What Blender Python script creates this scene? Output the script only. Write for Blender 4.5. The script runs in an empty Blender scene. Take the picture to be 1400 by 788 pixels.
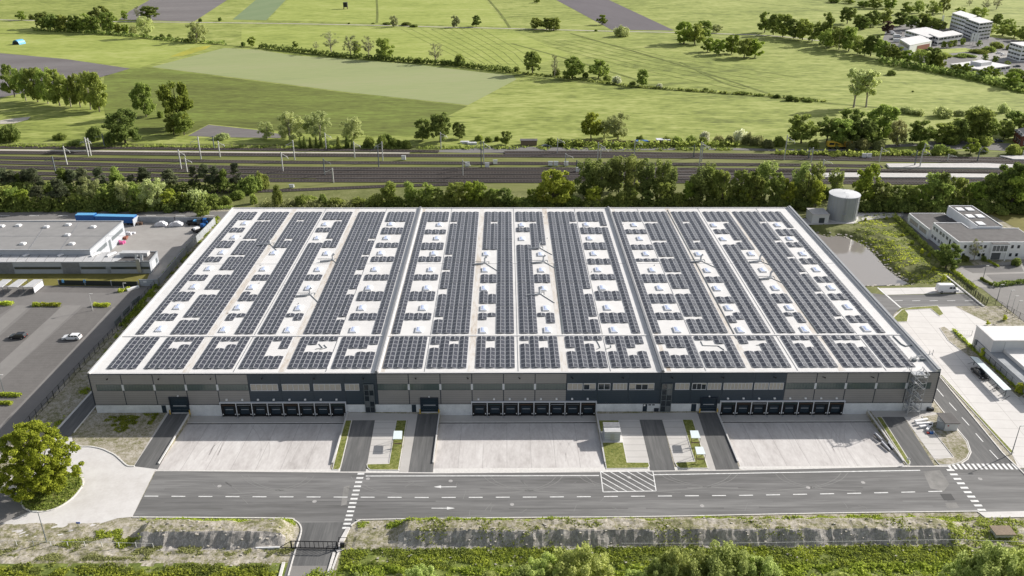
import bpy, bmesh, math, random
import numpy as np
from mathutils import Vector, Matrix
from mathutils.geometry import tessellate_polygon
random.seed(7); rng = np.random.default_rng(7)
scene = bpy.context.scene
COL = scene.collection
R = math.radians

# ---------------------------------------------------------------- camera fit
CF, CP, CR, CY = 1152.54, 0.43520, 0.0022, 0.0090
CX, CYY, CZ = 91.6736, -160.79, 105.4994
_f = np.array([math.sin(CY)*math.cos(CP), math.cos(CY)*math.cos(CP), -math.sin(CP)])
_r = np.array([math.cos(CY), -math.sin(CY), 0.0])
_u = np.cross(_r, _f)
def proj(x, y, z):
    p = np.array([x-CX, y-CYY, z-CZ]); d = p@_f
    a, b = CF*(p@_r)/d, -CF*(p@_u)/d
    c, s = math.cos(CR), math.sin(CR)
    return 700+c*a-s*b, 394+s*a+c*b
def ray(px, py):
    a, b = px-700, py-394; c, s = math.cos(-CR), math.sin(-CR)
    a, b = c*a-s*b, s*a+c*b
    return _f*CF+_r*a-_u*b
def G(px, py, z=0.0):
    d = ray(px, py); t = (z-CZ)/d[2]
    return (CX+t*d[0], CYY+t*d[1])
def WL(px, py, yy=0.0):
    d = ray(px, py); t = (yy-CYY)/d[1]
    return (CX+t*d[0], CZ+t*d[2])
def height_at(px, py, top):
    x, y = G(px, py); lo, hi = 0.0, 60.0
    for _ in range(30):
        m = (lo+hi)/2
        if proj(x, y, m)[1] > top: lo = m
        else: hi = m
    return lo
def ppm(px, py):
    x, y = G(px, py); return proj(x+1, y, 0)[0]-proj(x, y, 0)[0]

# ---------------------------------------------------------------- materials
MATS = {}
def new_mat(name):
    m = bpy.data.materials.new(name); m.use_nodes = True
    nt = m.node_tree; b = nt.nodes['Principled BSDF']
    MATS[name] = m
    return m, nt, b
def plain(name, col, rough=0.6, metal=0.0, spec=0.4, var=0.0, scale=1.0, emit=None):
    m, nt, b = new_mat(name)
    b.inputs['Roughness'].default_value = rough; b.inputs['Metallic'].default_value = metal
    b.inputs['Specular IOR Level'].default_value = spec
    b.inputs['Base Color'].default_value = (*col, 1)
    if var > 0:
        g = nt.nodes.new('ShaderNodeNewGeometry'); n = nt.nodes.new('ShaderNodeTexNoise')
        n.inputs['Scale'].default_value = scale; n.inputs['Detail'].default_value = 5
        nt.links.new(g.outputs['Position'], n.inputs['Vector'])
        r = nt.nodes.new('ShaderNodeValToRGB')
        r.color_ramp.elements[0].position = 0.3; r.color_ramp.elements[1].position = 0.7
        r.color_ramp.elements[0].color = (*[c*(1-var) for c in col], 1)
        r.color_ramp.elements[1].color = (*[min(1, c*(1+var)) for c in col], 1)
        nt.links.new(n.outputs['Fac'], r.inputs['Fac']); nt.links.new(r.outputs['Color'], b.inputs['Base Color'])
    return m
def ground_mat(name, stops, s1=0.05, s2=0.8, s3=4.0, w=(0.5, 0.3, 0.2), rough=0.9, bump=0.0, stretch=None, contrast=1.0, rot=0.0, spec=0.2, bdist=0.1):
    """three octaves of world-space noise through a colour ramp; stops = [(pos, rgb), ...]"""
    m, nt, b = new_mat(name); N = nt.nodes; L = nt.links
    g = N.new('ShaderNodeNewGeometry'); vec = g.outputs['Position']
    if stretch or rot:
        mp = N.new('ShaderNodeMapping'); mp.vector_type = 'POINT'
        mp.inputs['Scale'].default_value = (*(stretch or (1, 1)), 1); mp.inputs['Rotation'].default_value = (0, 0, rot)
        # rotate first, then scale
        m2 = N.new('ShaderNodeMapping'); m2.inputs['Rotation'].default_value = (0, 0, rot)
        mp.inputs['Rotation'].default_value = (0, 0, 0)
        L.new(vec, m2.inputs['Vector']); L.new(m2.outputs['Vector'], mp.inputs['Vector']); vec = mp.outputs['Vector']
    acc = None
    for sc, ww in zip((s1, s2, s3), w):
        n = N.new('ShaderNodeTexNoise'); n.inputs['Scale'].default_value = sc; n.inputs['Detail'].default_value = 4
        n.inputs['Roughness'].default_value = 0.6
        L.new(vec, n.inputs['Vector'])
        mu = N.new('ShaderNodeMath'); mu.operation = 'MULTIPLY_ADD'
        L.new(n.outputs['Fac'], mu.inputs[0]); mu.inputs[1].default_value = ww
        if acc is None: mu.inputs[2].default_value = 0.0
        else: L.new(acc, mu.inputs[2])
        acc = mu.outputs[0]
    mr = N.new('ShaderNodeMapRange'); h = 0.16/contrast
    mr.inputs['From Min'].default_value = 0.5-h; mr.inputs['From Max'].default_value = 0.5+h
    L.new(acc, mr.inputs['Value'])
    r = N.new('ShaderNodeValToRGB'); el = r.color_ramp.elements
    el[0].position, el[0].color = stops[0][0], (*stops[0][1], 1)
    el[1].position, el[1].color = stops[-1][0], (*stops[-1][1], 1)
    for p, c in stops[1:-1]:
        e = el.new(p); e.color = (*c, 1)
    L.new(mr.outputs['Result'], r.inputs['Fac']); L.new(r.outputs['Color'], b.inputs['Base Color'])
    b.inputs['Roughness'].default_value = rough; b.inputs['Specular IOR Level'].default_value = spec
    if bump:
        bp = N.new('ShaderNodeBump'); bp.inputs['Strength'].default_value = bump; bp.inputs['Distance'].default_value = bdist
        L.new(acc, bp.inputs['Height']); L.new(bp.outputs['Normal'], b.inputs['Normal'])
    return m
def add_lines(m, scale_x, scale_y, width, col, mixf=0.5, rot=0.0, off=(0, 0)):
    """darker joint lines on a slab grid (period in metres), mixed over the existing base colour"""
    nt = m.node_tree; N = nt.nodes; L = nt.links; b = N['Principled BSDF']
    src = b.inputs['Base Color'].links[0].from_socket
    g = N.new('ShaderNodeNewGeometry'); mp = N.new('ShaderNodeMapping')
    mp.inputs['Rotation'].default_value = (0, 0, rot); mp.inputs['Location'].default_value = (off[0], off[1], 0)
    L.new(g.outputs['Position'], mp.inputs['Vector'])
    sp = N.new('ShaderNodeSeparateXYZ'); L.new(mp.outputs['Vector'], sp.inputs[0])
    outs = []
    for ax, per in (('X', scale_x), ('Y', scale_y)):
        if not per: continue
        d = N.new('ShaderNodeMath'); d.operation = 'PINGPONG'; d.inputs[1].default_value = per/2
        L.new(sp.outputs[ax], d.inputs[0])
        c = N.new('ShaderNodeMath'); c.operation = 'LESS_THAN'; c.inputs[1].default_value = width/2
        L.new(d.outputs[0], c.inputs[0]); outs.append(c.outputs[0])
    if len(outs) == 2:
        mx = N.new('ShaderNodeMath'); mx.operation = 'MAXIMUM'; L.new(outs[0], mx.inputs[0]); L.new(outs[1], mx.inputs[1]); o = mx.outputs[0]
    else: o = outs[0]
    mu = N.new('ShaderNodeMath'); mu.operation = 'MULTIPLY'; mu.inputs[1].default_value = mixf; L.new(o, mu.inputs[0])
    mix = N.new('ShaderNodeMix'); mix.data_type = 'RGBA'
    L.new(mu.outputs[0], mix.inputs[0]); L.new(src, mix.inputs[6]); mix.inputs[7].default_value = (*col, 1)
    L.new(mix.outputs[2], b.inputs['Base Color'])
def leaf_mat(name, dark, light, trans=0.25, hue=0.25):
    m = bpy.data.materials.new(name); m.use_nodes = True; MATS[name] = m
    nt = m.node_tree; N = nt.nodes; L = nt.links
    for n in list(N): N.remove(n)
    dark = [c*2.1 for c in dark]; light = [c*1.95 for c in light]; trans += 0.26
    out = N.new('ShaderNodeOutputMaterial'); g = N.new('ShaderNodeNewGeometry'); oi = N.new('ShaderNodeObjectInfo')
    ns = N.new('ShaderNodeTexNoise'); ns.inputs['Scale'].default_value = 0.35; ns.inputs['Detail'].default_value = 2
    L.new(g.outputs['Position'], ns.inputs['Vector'])
    a = N.new('ShaderNodeMath'); a.operation = 'MULTIPLY_ADD'; a.inputs[1].default_value = 0.85
    L.new(g.outputs['Random Per Island'], a.inputs[0]); 
    a0 = N.new('ShaderNodeMath'); a0.operation = 'MULTIPLY_ADD'; a0.inputs[1].default_value = 1.1; a0.inputs[2].default_value = -0.50
    L.new(ns.outputs['Fac'], a0.inputs[0]); L.new(a0.outputs[0], a.inputs[2])
    mix = N.new('ShaderNodeMix'); mix.data_type = 'RGBA'; mix.clamp_factor = True
    L.new(a.outputs[0], mix.inputs[0]); mix.inputs[6].default_value = (*dark, 1); mix.inputs[7].default_value = (*light, 1)
    hs = N.new('ShaderNodeHueSaturation')
    h1 = N.new('ShaderNodeMapRange'); h1.inputs['To Min'].default_value = 0.488; h1.inputs['To Max'].default_value = 0.512
    L.new(oi.outputs['Random'], h1.inputs['Value']); L.new(h1.outputs[0], hs.inputs['Hue'])
    h2 = N.new('ShaderNodeMapRange'); h2.inputs['To Min'].default_value = 0.88; h2.inputs['To Max'].default_value = 1.5
    wn = N.new('ShaderNodeMath'); wn.operation = 'FRACT'
    w2 = N.new('ShaderNodeMath'); w2.operation = 'MULTIPLY'; w2.inputs[1].default_value = 7.31
    L.new(oi.outputs['Random'], w2.inputs[0]); L.new(w2.outputs[0], wn.inputs[0]); L.new(wn.outputs[0], h2.inputs['Value'])
    L.new(h2.outputs[0], hs.inputs['Value']); L.new(mix.outputs[2], hs.inputs['Color'])
    d = N.new('ShaderNodeBsdfDiffuse'); t = N.new('ShaderNodeBsdfTranslucent'); ms = N.new('ShaderNodeMixShader')
    ms.inputs[0].default_value = trans
    L.new(hs.outputs[0], d.inputs['Color']); L.new(hs.outputs[0], t.inputs['Color'])
    L.new(d.outputs[0], ms.inputs[1]); L.new(t.outputs[0], ms.inputs[2]); L.new(ms.outputs[0], out.inputs['Surface'])
    return m

# ---------------------------------------------------------------- mesh helper
class MB:
    def __init__(s): s.v = []; s.f = []; s.m = []
    def quad(s, a, b, c, d, m=0):
        n = len(s.v); s.v += [a, b, c, d]; s.f.append((n, n+1, n+2, n+3)); s.m.append(m)
    def poly(s, pts, z, m=0):
        """flat polygon facing up"""
        pts = [tuple(p) for p in pts]
        tris = tessellate_polygon([[Vector((p[0], p[1], 0)) for p in pts]])
        n = len(s.v); s.v += [(p[0], p[1], z) for p in pts]
        for t in tris:
            a, b, c = [Vector(pts[i][:2]) for i in t]
            if (b-a).cross(c-a) < 0: t = (t[0], t[2], t[1])
            s.f.append(tuple(n+i for i in t)); s.m.append(m)
        return s
    def prism(s, pts, z0, z1, m=0, mtop=None):
        a = sum(pts[i][0]*pts[(i+1) % len(pts)][1]-pts[(i+1) % len(pts)][0]*pts[i][1] for i in range(len(pts)))
        if a < 0: pts = list(pts)[::-1]
        s.poly(pts, z1, m if mtop is None else mtop)
        n = len(pts)
        for i in range(n):
            p, q = pts[i], pts[(i+1) % n]
            s.quad((p[0], p[1], z0), (q[0], q[1], z0), (q[0], q[1], z1), (p[0], p[1], z1), m)
        return s
    def box(s, x0, x1, y0, y1, z0, z1, m=0, bottom=False):
        s.quad((x0,y0,z0),(x1,y0,z0),(x1,y0,z1),(x0,y0,z1),m); s.quad((x1,y0,z0),(x1,y1,z0),(x1,y1,z1),(x1,y0,z1),m)
        s.quad((x1,y1,z0),(x0,y1,z0),(x0,y1,z1),(x1,y1,z1),m); s.quad((x0,y1,z0),(x0,y0,z0),(x0,y0,z1),(x0,y1,z1),m)
        s.quad((x0,y0,z1),(x1,y0,z1),(x1,y1,z1),(x0,y1,z1),m)
        if bottom: s.quad((x0,y1,z0),(x1,y1,z0),(x1,y0,z0),(x0,y0,z0),m)
        return s
    def bar(s, p, q, w, h=None, m=0):
        """square bar from p to q"""
        h = h or w; p, q = Vector(p), Vector(q); d = (q-p)
        if d.length < 1e-6: return s
        d.normalize(); up = Vector((0, 0, 1)) if abs(d.z) < 0.95 else Vector((0, 1, 0))
        a = d.cross(up).normalized()*w/2; b = a.cross(d).normalized()*h/2
        c = [p-a-b, p+a-b, p+a+b, p-a+b, q-a-b, q+a-b, q+a+b, q-a+b]; c = [tuple(k) for k in c]
        for i in range(4):
            j = (i+1) % 4; s.quad(c[i], c[j], c[j+4], c[i+4], m)
        s.quad(c[3], c[2], c[1], c[0], m); s.quad(c[4], c[5], c[6], c[7], m)
        return s
    def tube(s, p, q, r0, r1=None, n=8, m=0, cap=True):
        r1 = r0 if r1 is None else r1; p, q = Vector(p), Vector(q); d = (q-p).normalized()
        up = Vector((0, 0, 1)) if abs(d.z) < 0.95 else Vector((0, 1, 0))
        a = d.cross(up).normalized(); b = a.cross(d).normalized(); k = len(s.v)
        for i in range(n):
            t = 2*math.pi*i/n; o = a*math.cos(t)+b*math.sin(t)
            s.v.append(tuple(p+o*r0)); s.v.append(tuple(q+o*r1))
        for i in range(n):
            j = (i+1) % n; s.f.append((k+2*i, k+2*i+1, k+2*j+1, k+2*j)); s.m.append(m)
        if cap:
            s.f.append(tuple(k+2*i+1 for i in range(n))[::-1]); s.m.append(m)
            s.f.append(tuple(k+2*i for i in range(n))); s.m.append(m)
        return s
    def strip(s, pts, w, z, m=0, off=0.0, h=None):
        """ribbon of width w along ground polyline; with h it becomes a solid kerb"""
        P = [Vector((p[0], p[1])) for p in pts]; L = []; Rr = []
        for i, p in enumerate(P):
            d = (P[min(i+1, len(P)-1)]-P[max(i-1, 0)]).normalized(); nrm = Vector((-d.y, d.x))
            L.append(p+nrm*(off+w/2)); Rr.append(p+nrm*(off-w/2))
        for i in range(len(P)-1):
            a, b, c, d = Rr[i], Rr[i+1], L[i+1], L[i]
            if h is None: s.quad((a.x,a.y,z),(b.x,b.y,z),(c.x,c.y,z),(d.x,d.y,z),m)
            else:
                s.quad((a.x,a.y,z+h),(b.x,b.y,z+h),(c.x,c.y,z+h),(d.x,d.y,z+h),m)
                s.quad((a.x,a.y,z),(b.x,b.y,z),(b.x,b.y,z+h),(a.x,a.y,z+h),m)
                s.quad((c.x,c.y,z),(d.x,d.y,z),(d.x,d.y,z+h),(c.x,c.y,z+h),m)
                if i == 0: s.quad((d.x,d.y,z),(a.x,a.y,z),(a.x,a.y,z+h),(d.x,d.y,z+h),m)
                if i == len(P)-2: s.quad((b.x,b.y,z),(c.x,c.y,z),(c.x,c.y,z+h),(b.x,b.y,z+h),m)
        return s
    def build(s, name, mats, parent=None, world=True, kind=None, label=None, cat=None, group=None, smooth=False):
        if not isinstance(mats, (list, tuple)): mats = [mats]
        me = bpy.data.meshes.new(name)
        off = parent['_o'] if (parent is not None and world and '_o' in parent) else (0, 0, 0)
        v = s.v
        if any(off): v = [(a[0]-off[0], a[1]-off[1], a[2]-off[2]) for a in v]
        me.from_pydata(v, [], s.f)
        for m in mats: me.materials.append(MATS[m] if isinstance(m, str) else m)
        if len(mats) > 1: me.polygons.foreach_set('material_index', s.m)
        if smooth: me.polygons.foreach_set('use_smooth', [True]*len(s.f))
        me.update()
        o = bpy.data.objects.new(name, me); COL.objects.link(o)
        if parent is not None:
            o.parent = parent
            if world: o['_o'] = off
            else: o['_o'] = (0, 0, 0)
        if kind: o['kind'] = kind
        if label: o['label'] = label
        if cat: o['category'] = cat
        if group: o['group'] = group
        return o
def thing(name, label, cat, loc=(0, 0, 0), rotz=0.0, group=None):
    o = bpy.data.objects.new(name, None); COL.objects.link(o); o.location = loc; o.rotation_euler = (0, 0, rotz)
    o.empty_display_size = 0.5
    o['label'] = label; o['category'] = cat; o['_o'] = tuple(loc)
    if group: o['group'] = group
    return o
def dup(root, loc, rotz=0.0, scale=None, label=None, group=None):
    r = root.copy(); COL.objects.link(r); r.location = loc; r.rotation_euler = (0, 0, rotz)
    if scale is not None: r.scale = scale
    if label: r['label'] = label
    if group: r['group'] = group
    for ch in list(root.children):
        c = ch.copy(); COL.objects.link(c); c.parent = r
        for g in list(ch.children):
            d = g.copy(); COL.objects.link(d); d.parent = c
    return r
ONES = ['', 'first', 'second', 'third', 'fourth', 'fifth', 'sixth', 'seventh', 'eighth', 'ninth', 'tenth', 'eleventh', 'twelfth',
        'thirteenth', 'fourteenth', 'fifteenth', 'sixteenth', 'seventeenth', 'eighteenth', 'nineteenth']
TENS = {2: ('twentieth', 'twenty'), 3: ('thirtieth', 'thirty'), 4: ('fortieth', 'forty'), 5: ('fiftieth', 'fifty'), 6: ('sixtieth', 'sixty'), 7: ('seventieth', 'seventy')}
def nth(n):
    if n < 20: return ONES[n]
    t, o = divmod(n, 10)
    return TENS[t][0] if o == 0 else TENS[t][1]+'-'+ONES[o]
def GP(pts, z=0.0): return [G(x, y, z) for x, y in pts]
def sheet(name, pts, z, mat, px=True, kind='structure', zz=0.0):
    """flat ground sheet from outline points found on the ground plane"""
    p = GP(pts, zz) if px else pts
    return MB().poly(p, z, 0).build(name, mat, kind=kind)
def smooth_line(pts, n=6, closed=False):
    """Catmull-Rom through 2-d points"""
    out = []; N = len(pts)
    rngi = range(N) if closed else range(N-1)
    for i in rngi:
        g = (lambda k: pts[k % N]) if closed else (lambda k: pts[max(0, min(N-1, k))])
        p0, p1, p2, p3 = g(i-1), g(i), g(i+1), g(i+2)
        for k in range(n):
            t = k/n
            out.append(tuple(0.5*((2*p1[a])+(-p0[a]+p2[a])*t+(2*p0[a]-5*p1[a]+4*p2[a]-p3[a])*t*t+(-p0[a]+3*p1[a]-3*p2[a]+p3[a])*t**3) for a in (0, 1)))
    if not closed: out.append(tuple(pts[-1][:2]))
    return out

# ---------------------------------------------------------------- material library
GR = ground_mat('meadow', [(0, (0.12, 0.145, 0.032)), (0.45, (0.235, 0.275, 0.062)), (1, (0.37, 0.39, 0.13))], 0.012, 0.08, 0.26, (0.28, 0.34, 0.38), stretch=(0.6, 1.5), contrast=1.5)
ground_mat('meadow_bright', [(0, (0.17, 0.21, 0.042)), (0.5, (0.285, 0.33, 0.075)), (1, (0.39, 0.41, 0.14))], 0.014, 0.08, 0.26, (0.3, 0.32, 0.38), stretch=(0.6, 1.5), contrast=1.15)
ground_mat('meadow_rough', [(0, (0.085, 0.095, 0.022)), (0.5, (0.135, 0.16, 0.034)), (1, (0.19, 0.245, 0.05))], 0.015, 0.12, 0.4, (0.35, 0.3, 0.35), stretch=(0.6, 2.2), contrast=1.3)
ground_mat('young_crop', [(0, (0.22, 0.25, 0.12)), (0.5, (0.27, 0.305, 0.135)), (1, (0.31, 0.31, 0.17))], 0.01, 0.2, 0.5, (0.4, 0.35, 0.25), stretch=(0.25, 2.2), rot=R(-17))
ground_mat('blue_crop', [(0, (0.15, 0.21, 0.10)), (1, (0.20, 0.25, 0.13))], 0.02, 0.2, 0.9, stretch=(3, 0.3), rot=R(20))
ground_mat('ploughed', [(0, (0.12, 0.108, 0.105)), (0.6, (0.17, 0.157, 0.155)), (1, (0.235, 0.22, 0.21))], 0.02, 0.3, 1.0, (0.4, 0.3, 0.3), stretch=(0.3, 2.0), rot=R(-12))
ground_mat('ploughed_dark', [(0, (0.10, 0.09, 0.095)), (1, (0.155, 0.14, 0.15))], 0.02, 0.3, 1.0, (0.4, 0.3, 0.3), stretch=(2.0, 0.3), rot=R(-28))
ground_mat('dirt_track', [(0, (0.36, 0.33, 0.28)), (1, (0.52, 0.49, 0.43))], 0.1, 0.5, 2.0)
ground_mat('rough_grass', [(0, (0.055, 0.065, 0.018)), (0.4, (0.12, 0.135, 0.04)), (0.7, (0.19, 0.195, 0.075)), (1, (0.30, 0.27, 0.17))], 0.15, 0.9, 4.0, (0.35, 0.3, 0.35), bump=0.5, contrast=0.9)
ground_mat('olive_lawn', [(0, (0.13, 0.12, 0.03)), (1, (0.21, 0.19, 0.055))], 0.15, 0.9, 4.0)
ground_mat('island_grass', [(0, (0.07, 0.09, 0.022)), (0.45, (0.16, 0.18, 0.042)), (0.75, (0.235, 0.24, 0.075)), (1, (0.33, 0.30, 0.15))], 0.3, 1.4, 3.6, (0.25, 0.37, 0.38), bump=0.5, contrast=1.25)
ground_mat('gravel_verge', [(0, (0.11, 0.12, 0.045)), (0.3, (0.20, 0.19, 0.10)), (0.55, (0.33, 0.30, 0.235)), (1, (0.52, 0.48, 0.42))], 0.16, 0.9, 3.2, (0.3, 0.33, 0.37), bump=0.6, contrast=1.25)
ground_mat('soil_face', [(0, (0.19, 0.18, 0.165)), (0.5, (0.31, 0.29, 0.265)), (1, (0.54, 0.51, 0.47))], 0.5, 1.7, 4.5, (0.28, 0.36, 0.36), stretch=(1.5, 0.8), bump=1.0, contrast=1.2)
ground_mat('mossy_ground', [(0, (0.06, 0.08, 0.02)), (0.5, (0.14, 0.175, 0.038)), (0.8, (0.21, 0.235, 0.065)), (1, (0.40, 0.35, 0.27))], 0.22, 0.9, 3.2, (0.33, 0.33, 0.34), stretch=(0.6, 1.5), bump=0.6, contrast=1.2)
ground_mat('rail_grass', [(0, (0.08, 0.10, 0.028)), (0.5, (0.15, 0.165, 0.048)), (1, (0.22, 0.215, 0.09))], 0.04, 0.3, 2.0, stretch=(0.3, 1.4))
ground_mat('ballast', [(0, (0.045, 0.040, 0.037)), (0.6, (0.075, 0.067, 0.063)), (1, (0.13, 0.117, 0.108))], 0.05, 0.6, 5.0, (0.35, 0.25, 0.4), stretch=(0.3, 1.6))
ground_mat('asphalt', [(0, (0.105, 0.103, 0.10)), (0.5, (0.165, 0.163, 0.16)), (1, (0.25, 0.247, 0.24))], 0.045, 0.3, 1.3, (0.36, 0.39, 0.25), stretch=(0.12, 1.7), rough=0.85, contrast=1.15)
ground_mat('asphalt_ns', [(0, (0.09, 0.09, 0.09)), (0.5, (0.13, 0.13, 0.128)), (1, (0.19, 0.187, 0.182))], 0.07, 0.45, 1.5, (0.35, 0.4, 0.25), stretch=(2.0, 0.14), rough=0.85, contrast=1.2)
ground_mat('old_asphalt', [(0, (0.15, 0.145, 0.14)), (1, (0.22, 0.21, 0.20))], 0.05, 0.4, 3.0, stretch=(0.3, 1.5))
ground_mat('yard_concrete', [(0, (0.40, 0.375, 0.36)), (0.45, (0.52, 0.495, 0.478)), (1, (0.64, 0.62, 0.60))], 0.07, 0.4, 1.7, (0.40, 0.35, 0.25), stretch=(1.4, 0.45), rough=0.8, contrast=1.1)
pc = ground_mat('paved_concrete', [(0, (0.50, 0.475, 0.45)), (0.5, (0.58, 0.56, 0.54)), (1, (0.65, 0.635, 0.615))], 0.06, 0.4, 2.0, (0.45, 0.33, 0.22), rough=0.8, contrast=1.15)
ps = ground_mat('slab_paving', [(0, (0.52, 0.50, 0.475)), (0.5, (0.60, 0.58, 0.555)), (1, (0.66, 0.64, 0.62))], 0.06, 0.5, 3.0, (0.5, 0.3, 0.2), rough=0.8, contrast=0.75)
add_lines(ps, 6.0, 3.4, 0.12, (0.30, 0.28, 0.26), 0.6, R(4))
pp = ground_mat('pad_paving', [(0, (0.49, 0.47, 0.44)), (1, (0.58, 0.56, 0.535))], 0.06, 0.5, 3.0, rough=0.8)
add_lines(pp, 0, 2.15, 0.10, (0.22, 0.21, 0.20), 0.75)
gp = ground_mat('grey_paving', [(0, (0.42, 0.40, 0.375)), (1, (0.50, 0.48, 0.455))], 0.1, 0.7, 3.0, rough=0.85)
ground_mat('dark_paving', [(0, (0.17, 0.165, 0.16)), (1, (0.23, 0.22, 0.21))], 0.1, 0.7, 3.0, rough=0.85)
cp = ground_mat('bay_paving', [(0, (0.125, 0.117, 0.11)), (0.5, (0.15, 0.142, 0.135)), (1, (0.185, 0.175, 0.165))], 0.05, 0.5, 4.0, (0.35, 0.3, 0.35), rough=0.9)
add_lines(cp, 0, 1.2, 0.15, (0.20, 0.19, 0.18), 0.4)
ground_mat('lane_paving', [(0, (0.20, 0.19, 0.18)), (1, (0.255, 0.245, 0.232))], 0.05, 0.5, 4.0, rough=0.9)
ground_mat('aisle_paving', [(0, (0.165, 0.157, 0.15)), (1, (0.215, 0.205, 0.195))], 0.05, 0.5, 4.0, rough=0.9)
ground_mat('lot_concrete', [(0, (0.27, 0.255, 0.24)), (1, (0.37, 0.355, 0.335))], 0.07, 0.4, 3.0, rough=0.85)
plain('kerb', (0.62, 0.60, 0.57), 0.8, var=0.1, scale=2)
plain('kerb_dark', (0.12, 0.115, 0.11), 0.8, var=0.1, scale=2)
plain('paint', (0.68, 0.68, 0.665), 0.6, var=0.18, scale=1.5)
plain('worn_paint', (0.42, 0.42, 0.41), 0.7, var=0.2, scale=3)
plain('dark_patch', (0.07, 0.07, 0.07), 0.9)
ground_mat('plinth', [(0, (0.52, 0.535, 0.55)), (1, (0.78, 0.79, 0.80))], 0.2, 0.9, 4.0, rough=0.8)
ground_mat('retaining', [(0, (0.46, 0.45, 0.44)), (1, (0.62, 0.61, 0.59))], 0.3, 1.0, 4.0, rough=0.8)
rf = ground_mat('roof_sheet', [(0, (0.585, 0.575, 0.56)), (0.5, (0.655, 0.645, 0.63)), (1, (0.70, 0.69, 0.675))], 0.05, 0.4, 2.0, (0.5, 0.3, 0.2), rough=0.6)
add_lines(rf, 0, 5.35, 0.08, (0.50, 0.48, 0.45), 0.5)
ground_mat('roof_valley', [(0, (0.36, 0.28, 0.21)), (0.3, (0.53, 0.48, 0.42)), (0.6, (0.62, 0.60, 0.57)), (1, (0.67, 0.66, 0.64))], 0.12, 0.9, 4.0, (0.45, 0.35, 0.2), stretch=(1.6, 0.35), rough=0.6)
plain('roof_edge', (0.65, 0.64, 0.625), 0.5, var=0.04, scale=0.5)
plain('coping', (0.60, 0.59, 0.58), 0.35, metal=0.2, var=0.05, scale=1)
plain('firewall', (0.20, 0.205, 0.215), 0.5, var=0.15, scale=1.5)
plain('firewall_right', (0.30, 0.31, 0.32), 0.5, var=0.1, scale=1.5)
def cladding(name, col, per=0.25):
    m, nt, b = new_mat(name); N = nt.nodes; L = nt.links
    g = N.new('ShaderNodeNewGeometry'); sp = N.new('ShaderNodeSeparateXYZ'); L.new(g.outputs['Position'], sp.inputs[0])
    pg = N.new('ShaderNodeMath'); pg.operation = 'PINGPONG'; pg.inputs[1].default_value = per; L.new(sp.outputs['Z'], pg.inputs[0])
    mr = N.new('ShaderNodeMapRange'); mr.inputs['From Max'].default_value = per; L.new(pg.outputs[0], mr.inputs['Value'])
    n = N.new('ShaderNodeTexNoise'); n.inputs['Scale'].default_value = 0.35; n.inputs['Detail'].default_value = 3; L.new(g.outputs['Position'], n.inputs['Vector'])
    ad = N.new('ShaderNodeMath'); ad.operation = 'MULTIPLY_ADD'; ad.inputs[1].default_value = 0.55; L.new(mr.outputs[0], ad.inputs[0])
    n2 = N.new('ShaderNodeMath'); n2.operation = 'MULTIPLY'; n2.inputs[1].default_value = 0.5; L.new(n.outputs['Fac'], n2.inputs[0]); L.new(n2.outputs[0], ad.inputs[2])
    mix = N.new('ShaderNodeMix'); mix.data_type = 'RGBA'; L.new(ad.outputs[0], mix.inputs[0])
    mix.inputs[6].default_value = (*[c*0.78 for c in col], 1); mix.inputs[7].default_value = (*[c*1.2 for c in col], 1)
    L.new(mix.outputs[2], b.inputs['Base Color']); b.inputs['Roughness'].default_value = 0.45
    return m
cladding('clad_grey', (0.265, 0.253, 0.245)); cladding('clad_navy', (0.034, 0.050, 0.068)); cladding('clad_light', (0.40, 0.42, 0.45), 0.3)
cladding('clad_silver', (0.33, 0.345, 0.36), 0.15)
plain('navy_trim', (0.022, 0.030, 0.045), 0.5); plain('black', (0.012, 0.012, 0.014), 0.5); plain('dark_door', (0.02, 0.035, 0.05), 0.4, var=0.1, scale=2)
plain('rubber', (0.010, 0.010, 0.011), 0.8); plain('white', (0.78, 0.78, 0.78), 0.5); plain('white_frame', (0.62, 0.63, 0.66), 0.5)
plain('yellow', (0.62, 0.40, 0.04), 0.5); plain('blind', (0.46, 0.42, 0.37), 0.7, var=0.08, scale=3)
def glass(name, col, rough=0.08, spec=0.8):
    return plain(name, col, rough, spec=spec)
glass('glass', (0.02, 0.028, 0.035)); glass('glass_green', (0.045, 0.085, 0.08), 0.12); glass('glass_grey', (0.13, 0.14, 0.145), 0.15)
m = glass('ribbon_glass', (0.075, 0.105, 0.10), 0.2)
plain('translucent_roof', (0.68, 0.76, 0.76), 0.2)
plain('cell', (0.038, 0.040, 0.052), 0.30, spec=0.55, var=0.12, scale=0.7)
plain('cell_frame', (0.47, 0.48, 0.50), 0.45, metal=0.2)
plain('skylight_dome', (0.56, 0.63, 0.82), 0.12, spec=0.8); plain('steel', (0.45, 0.46, 0.47), 0.4, metal=0.6, var=0.1, scale=2)
plain('galv', (0.40, 0.41, 0.42), 0.5, metal=0.3); plain('mast', (0.50, 0.50, 0.48), 0.6); plain('mast_dark', (0.13, 0.15, 0.16), 0.6)
plain('grey_roof', (0.25, 0.245, 0.24), 0.8, var=0.08, scale=0.4); plain('dark_roof', (0.095, 0.09, 0.088), 0.85, var=0.2, scale=0.5)
plain('metal_roof', (0.50, 0.50, 0.50), 0.4, var=0.1, scale=0.5); plain('stucco', (0.80, 0.80, 0.80), 0.8, var=0.05, scale=0.5)
plain('concrete_wall', (0.30, 0.315, 0.33), 0.8, var=0.15, scale=0.5); plain('brick', (0.16, 0.055, 0.038), 0.8, var=0.2, scale=3)
plain('brown_wall', (0.24, 0.09, 0.06), 0.8, var=0.1, scale=1); plain('light_panel', (0.58, 0.585, 0.59), 0.6, var=0.05, scale=0.5)
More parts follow.
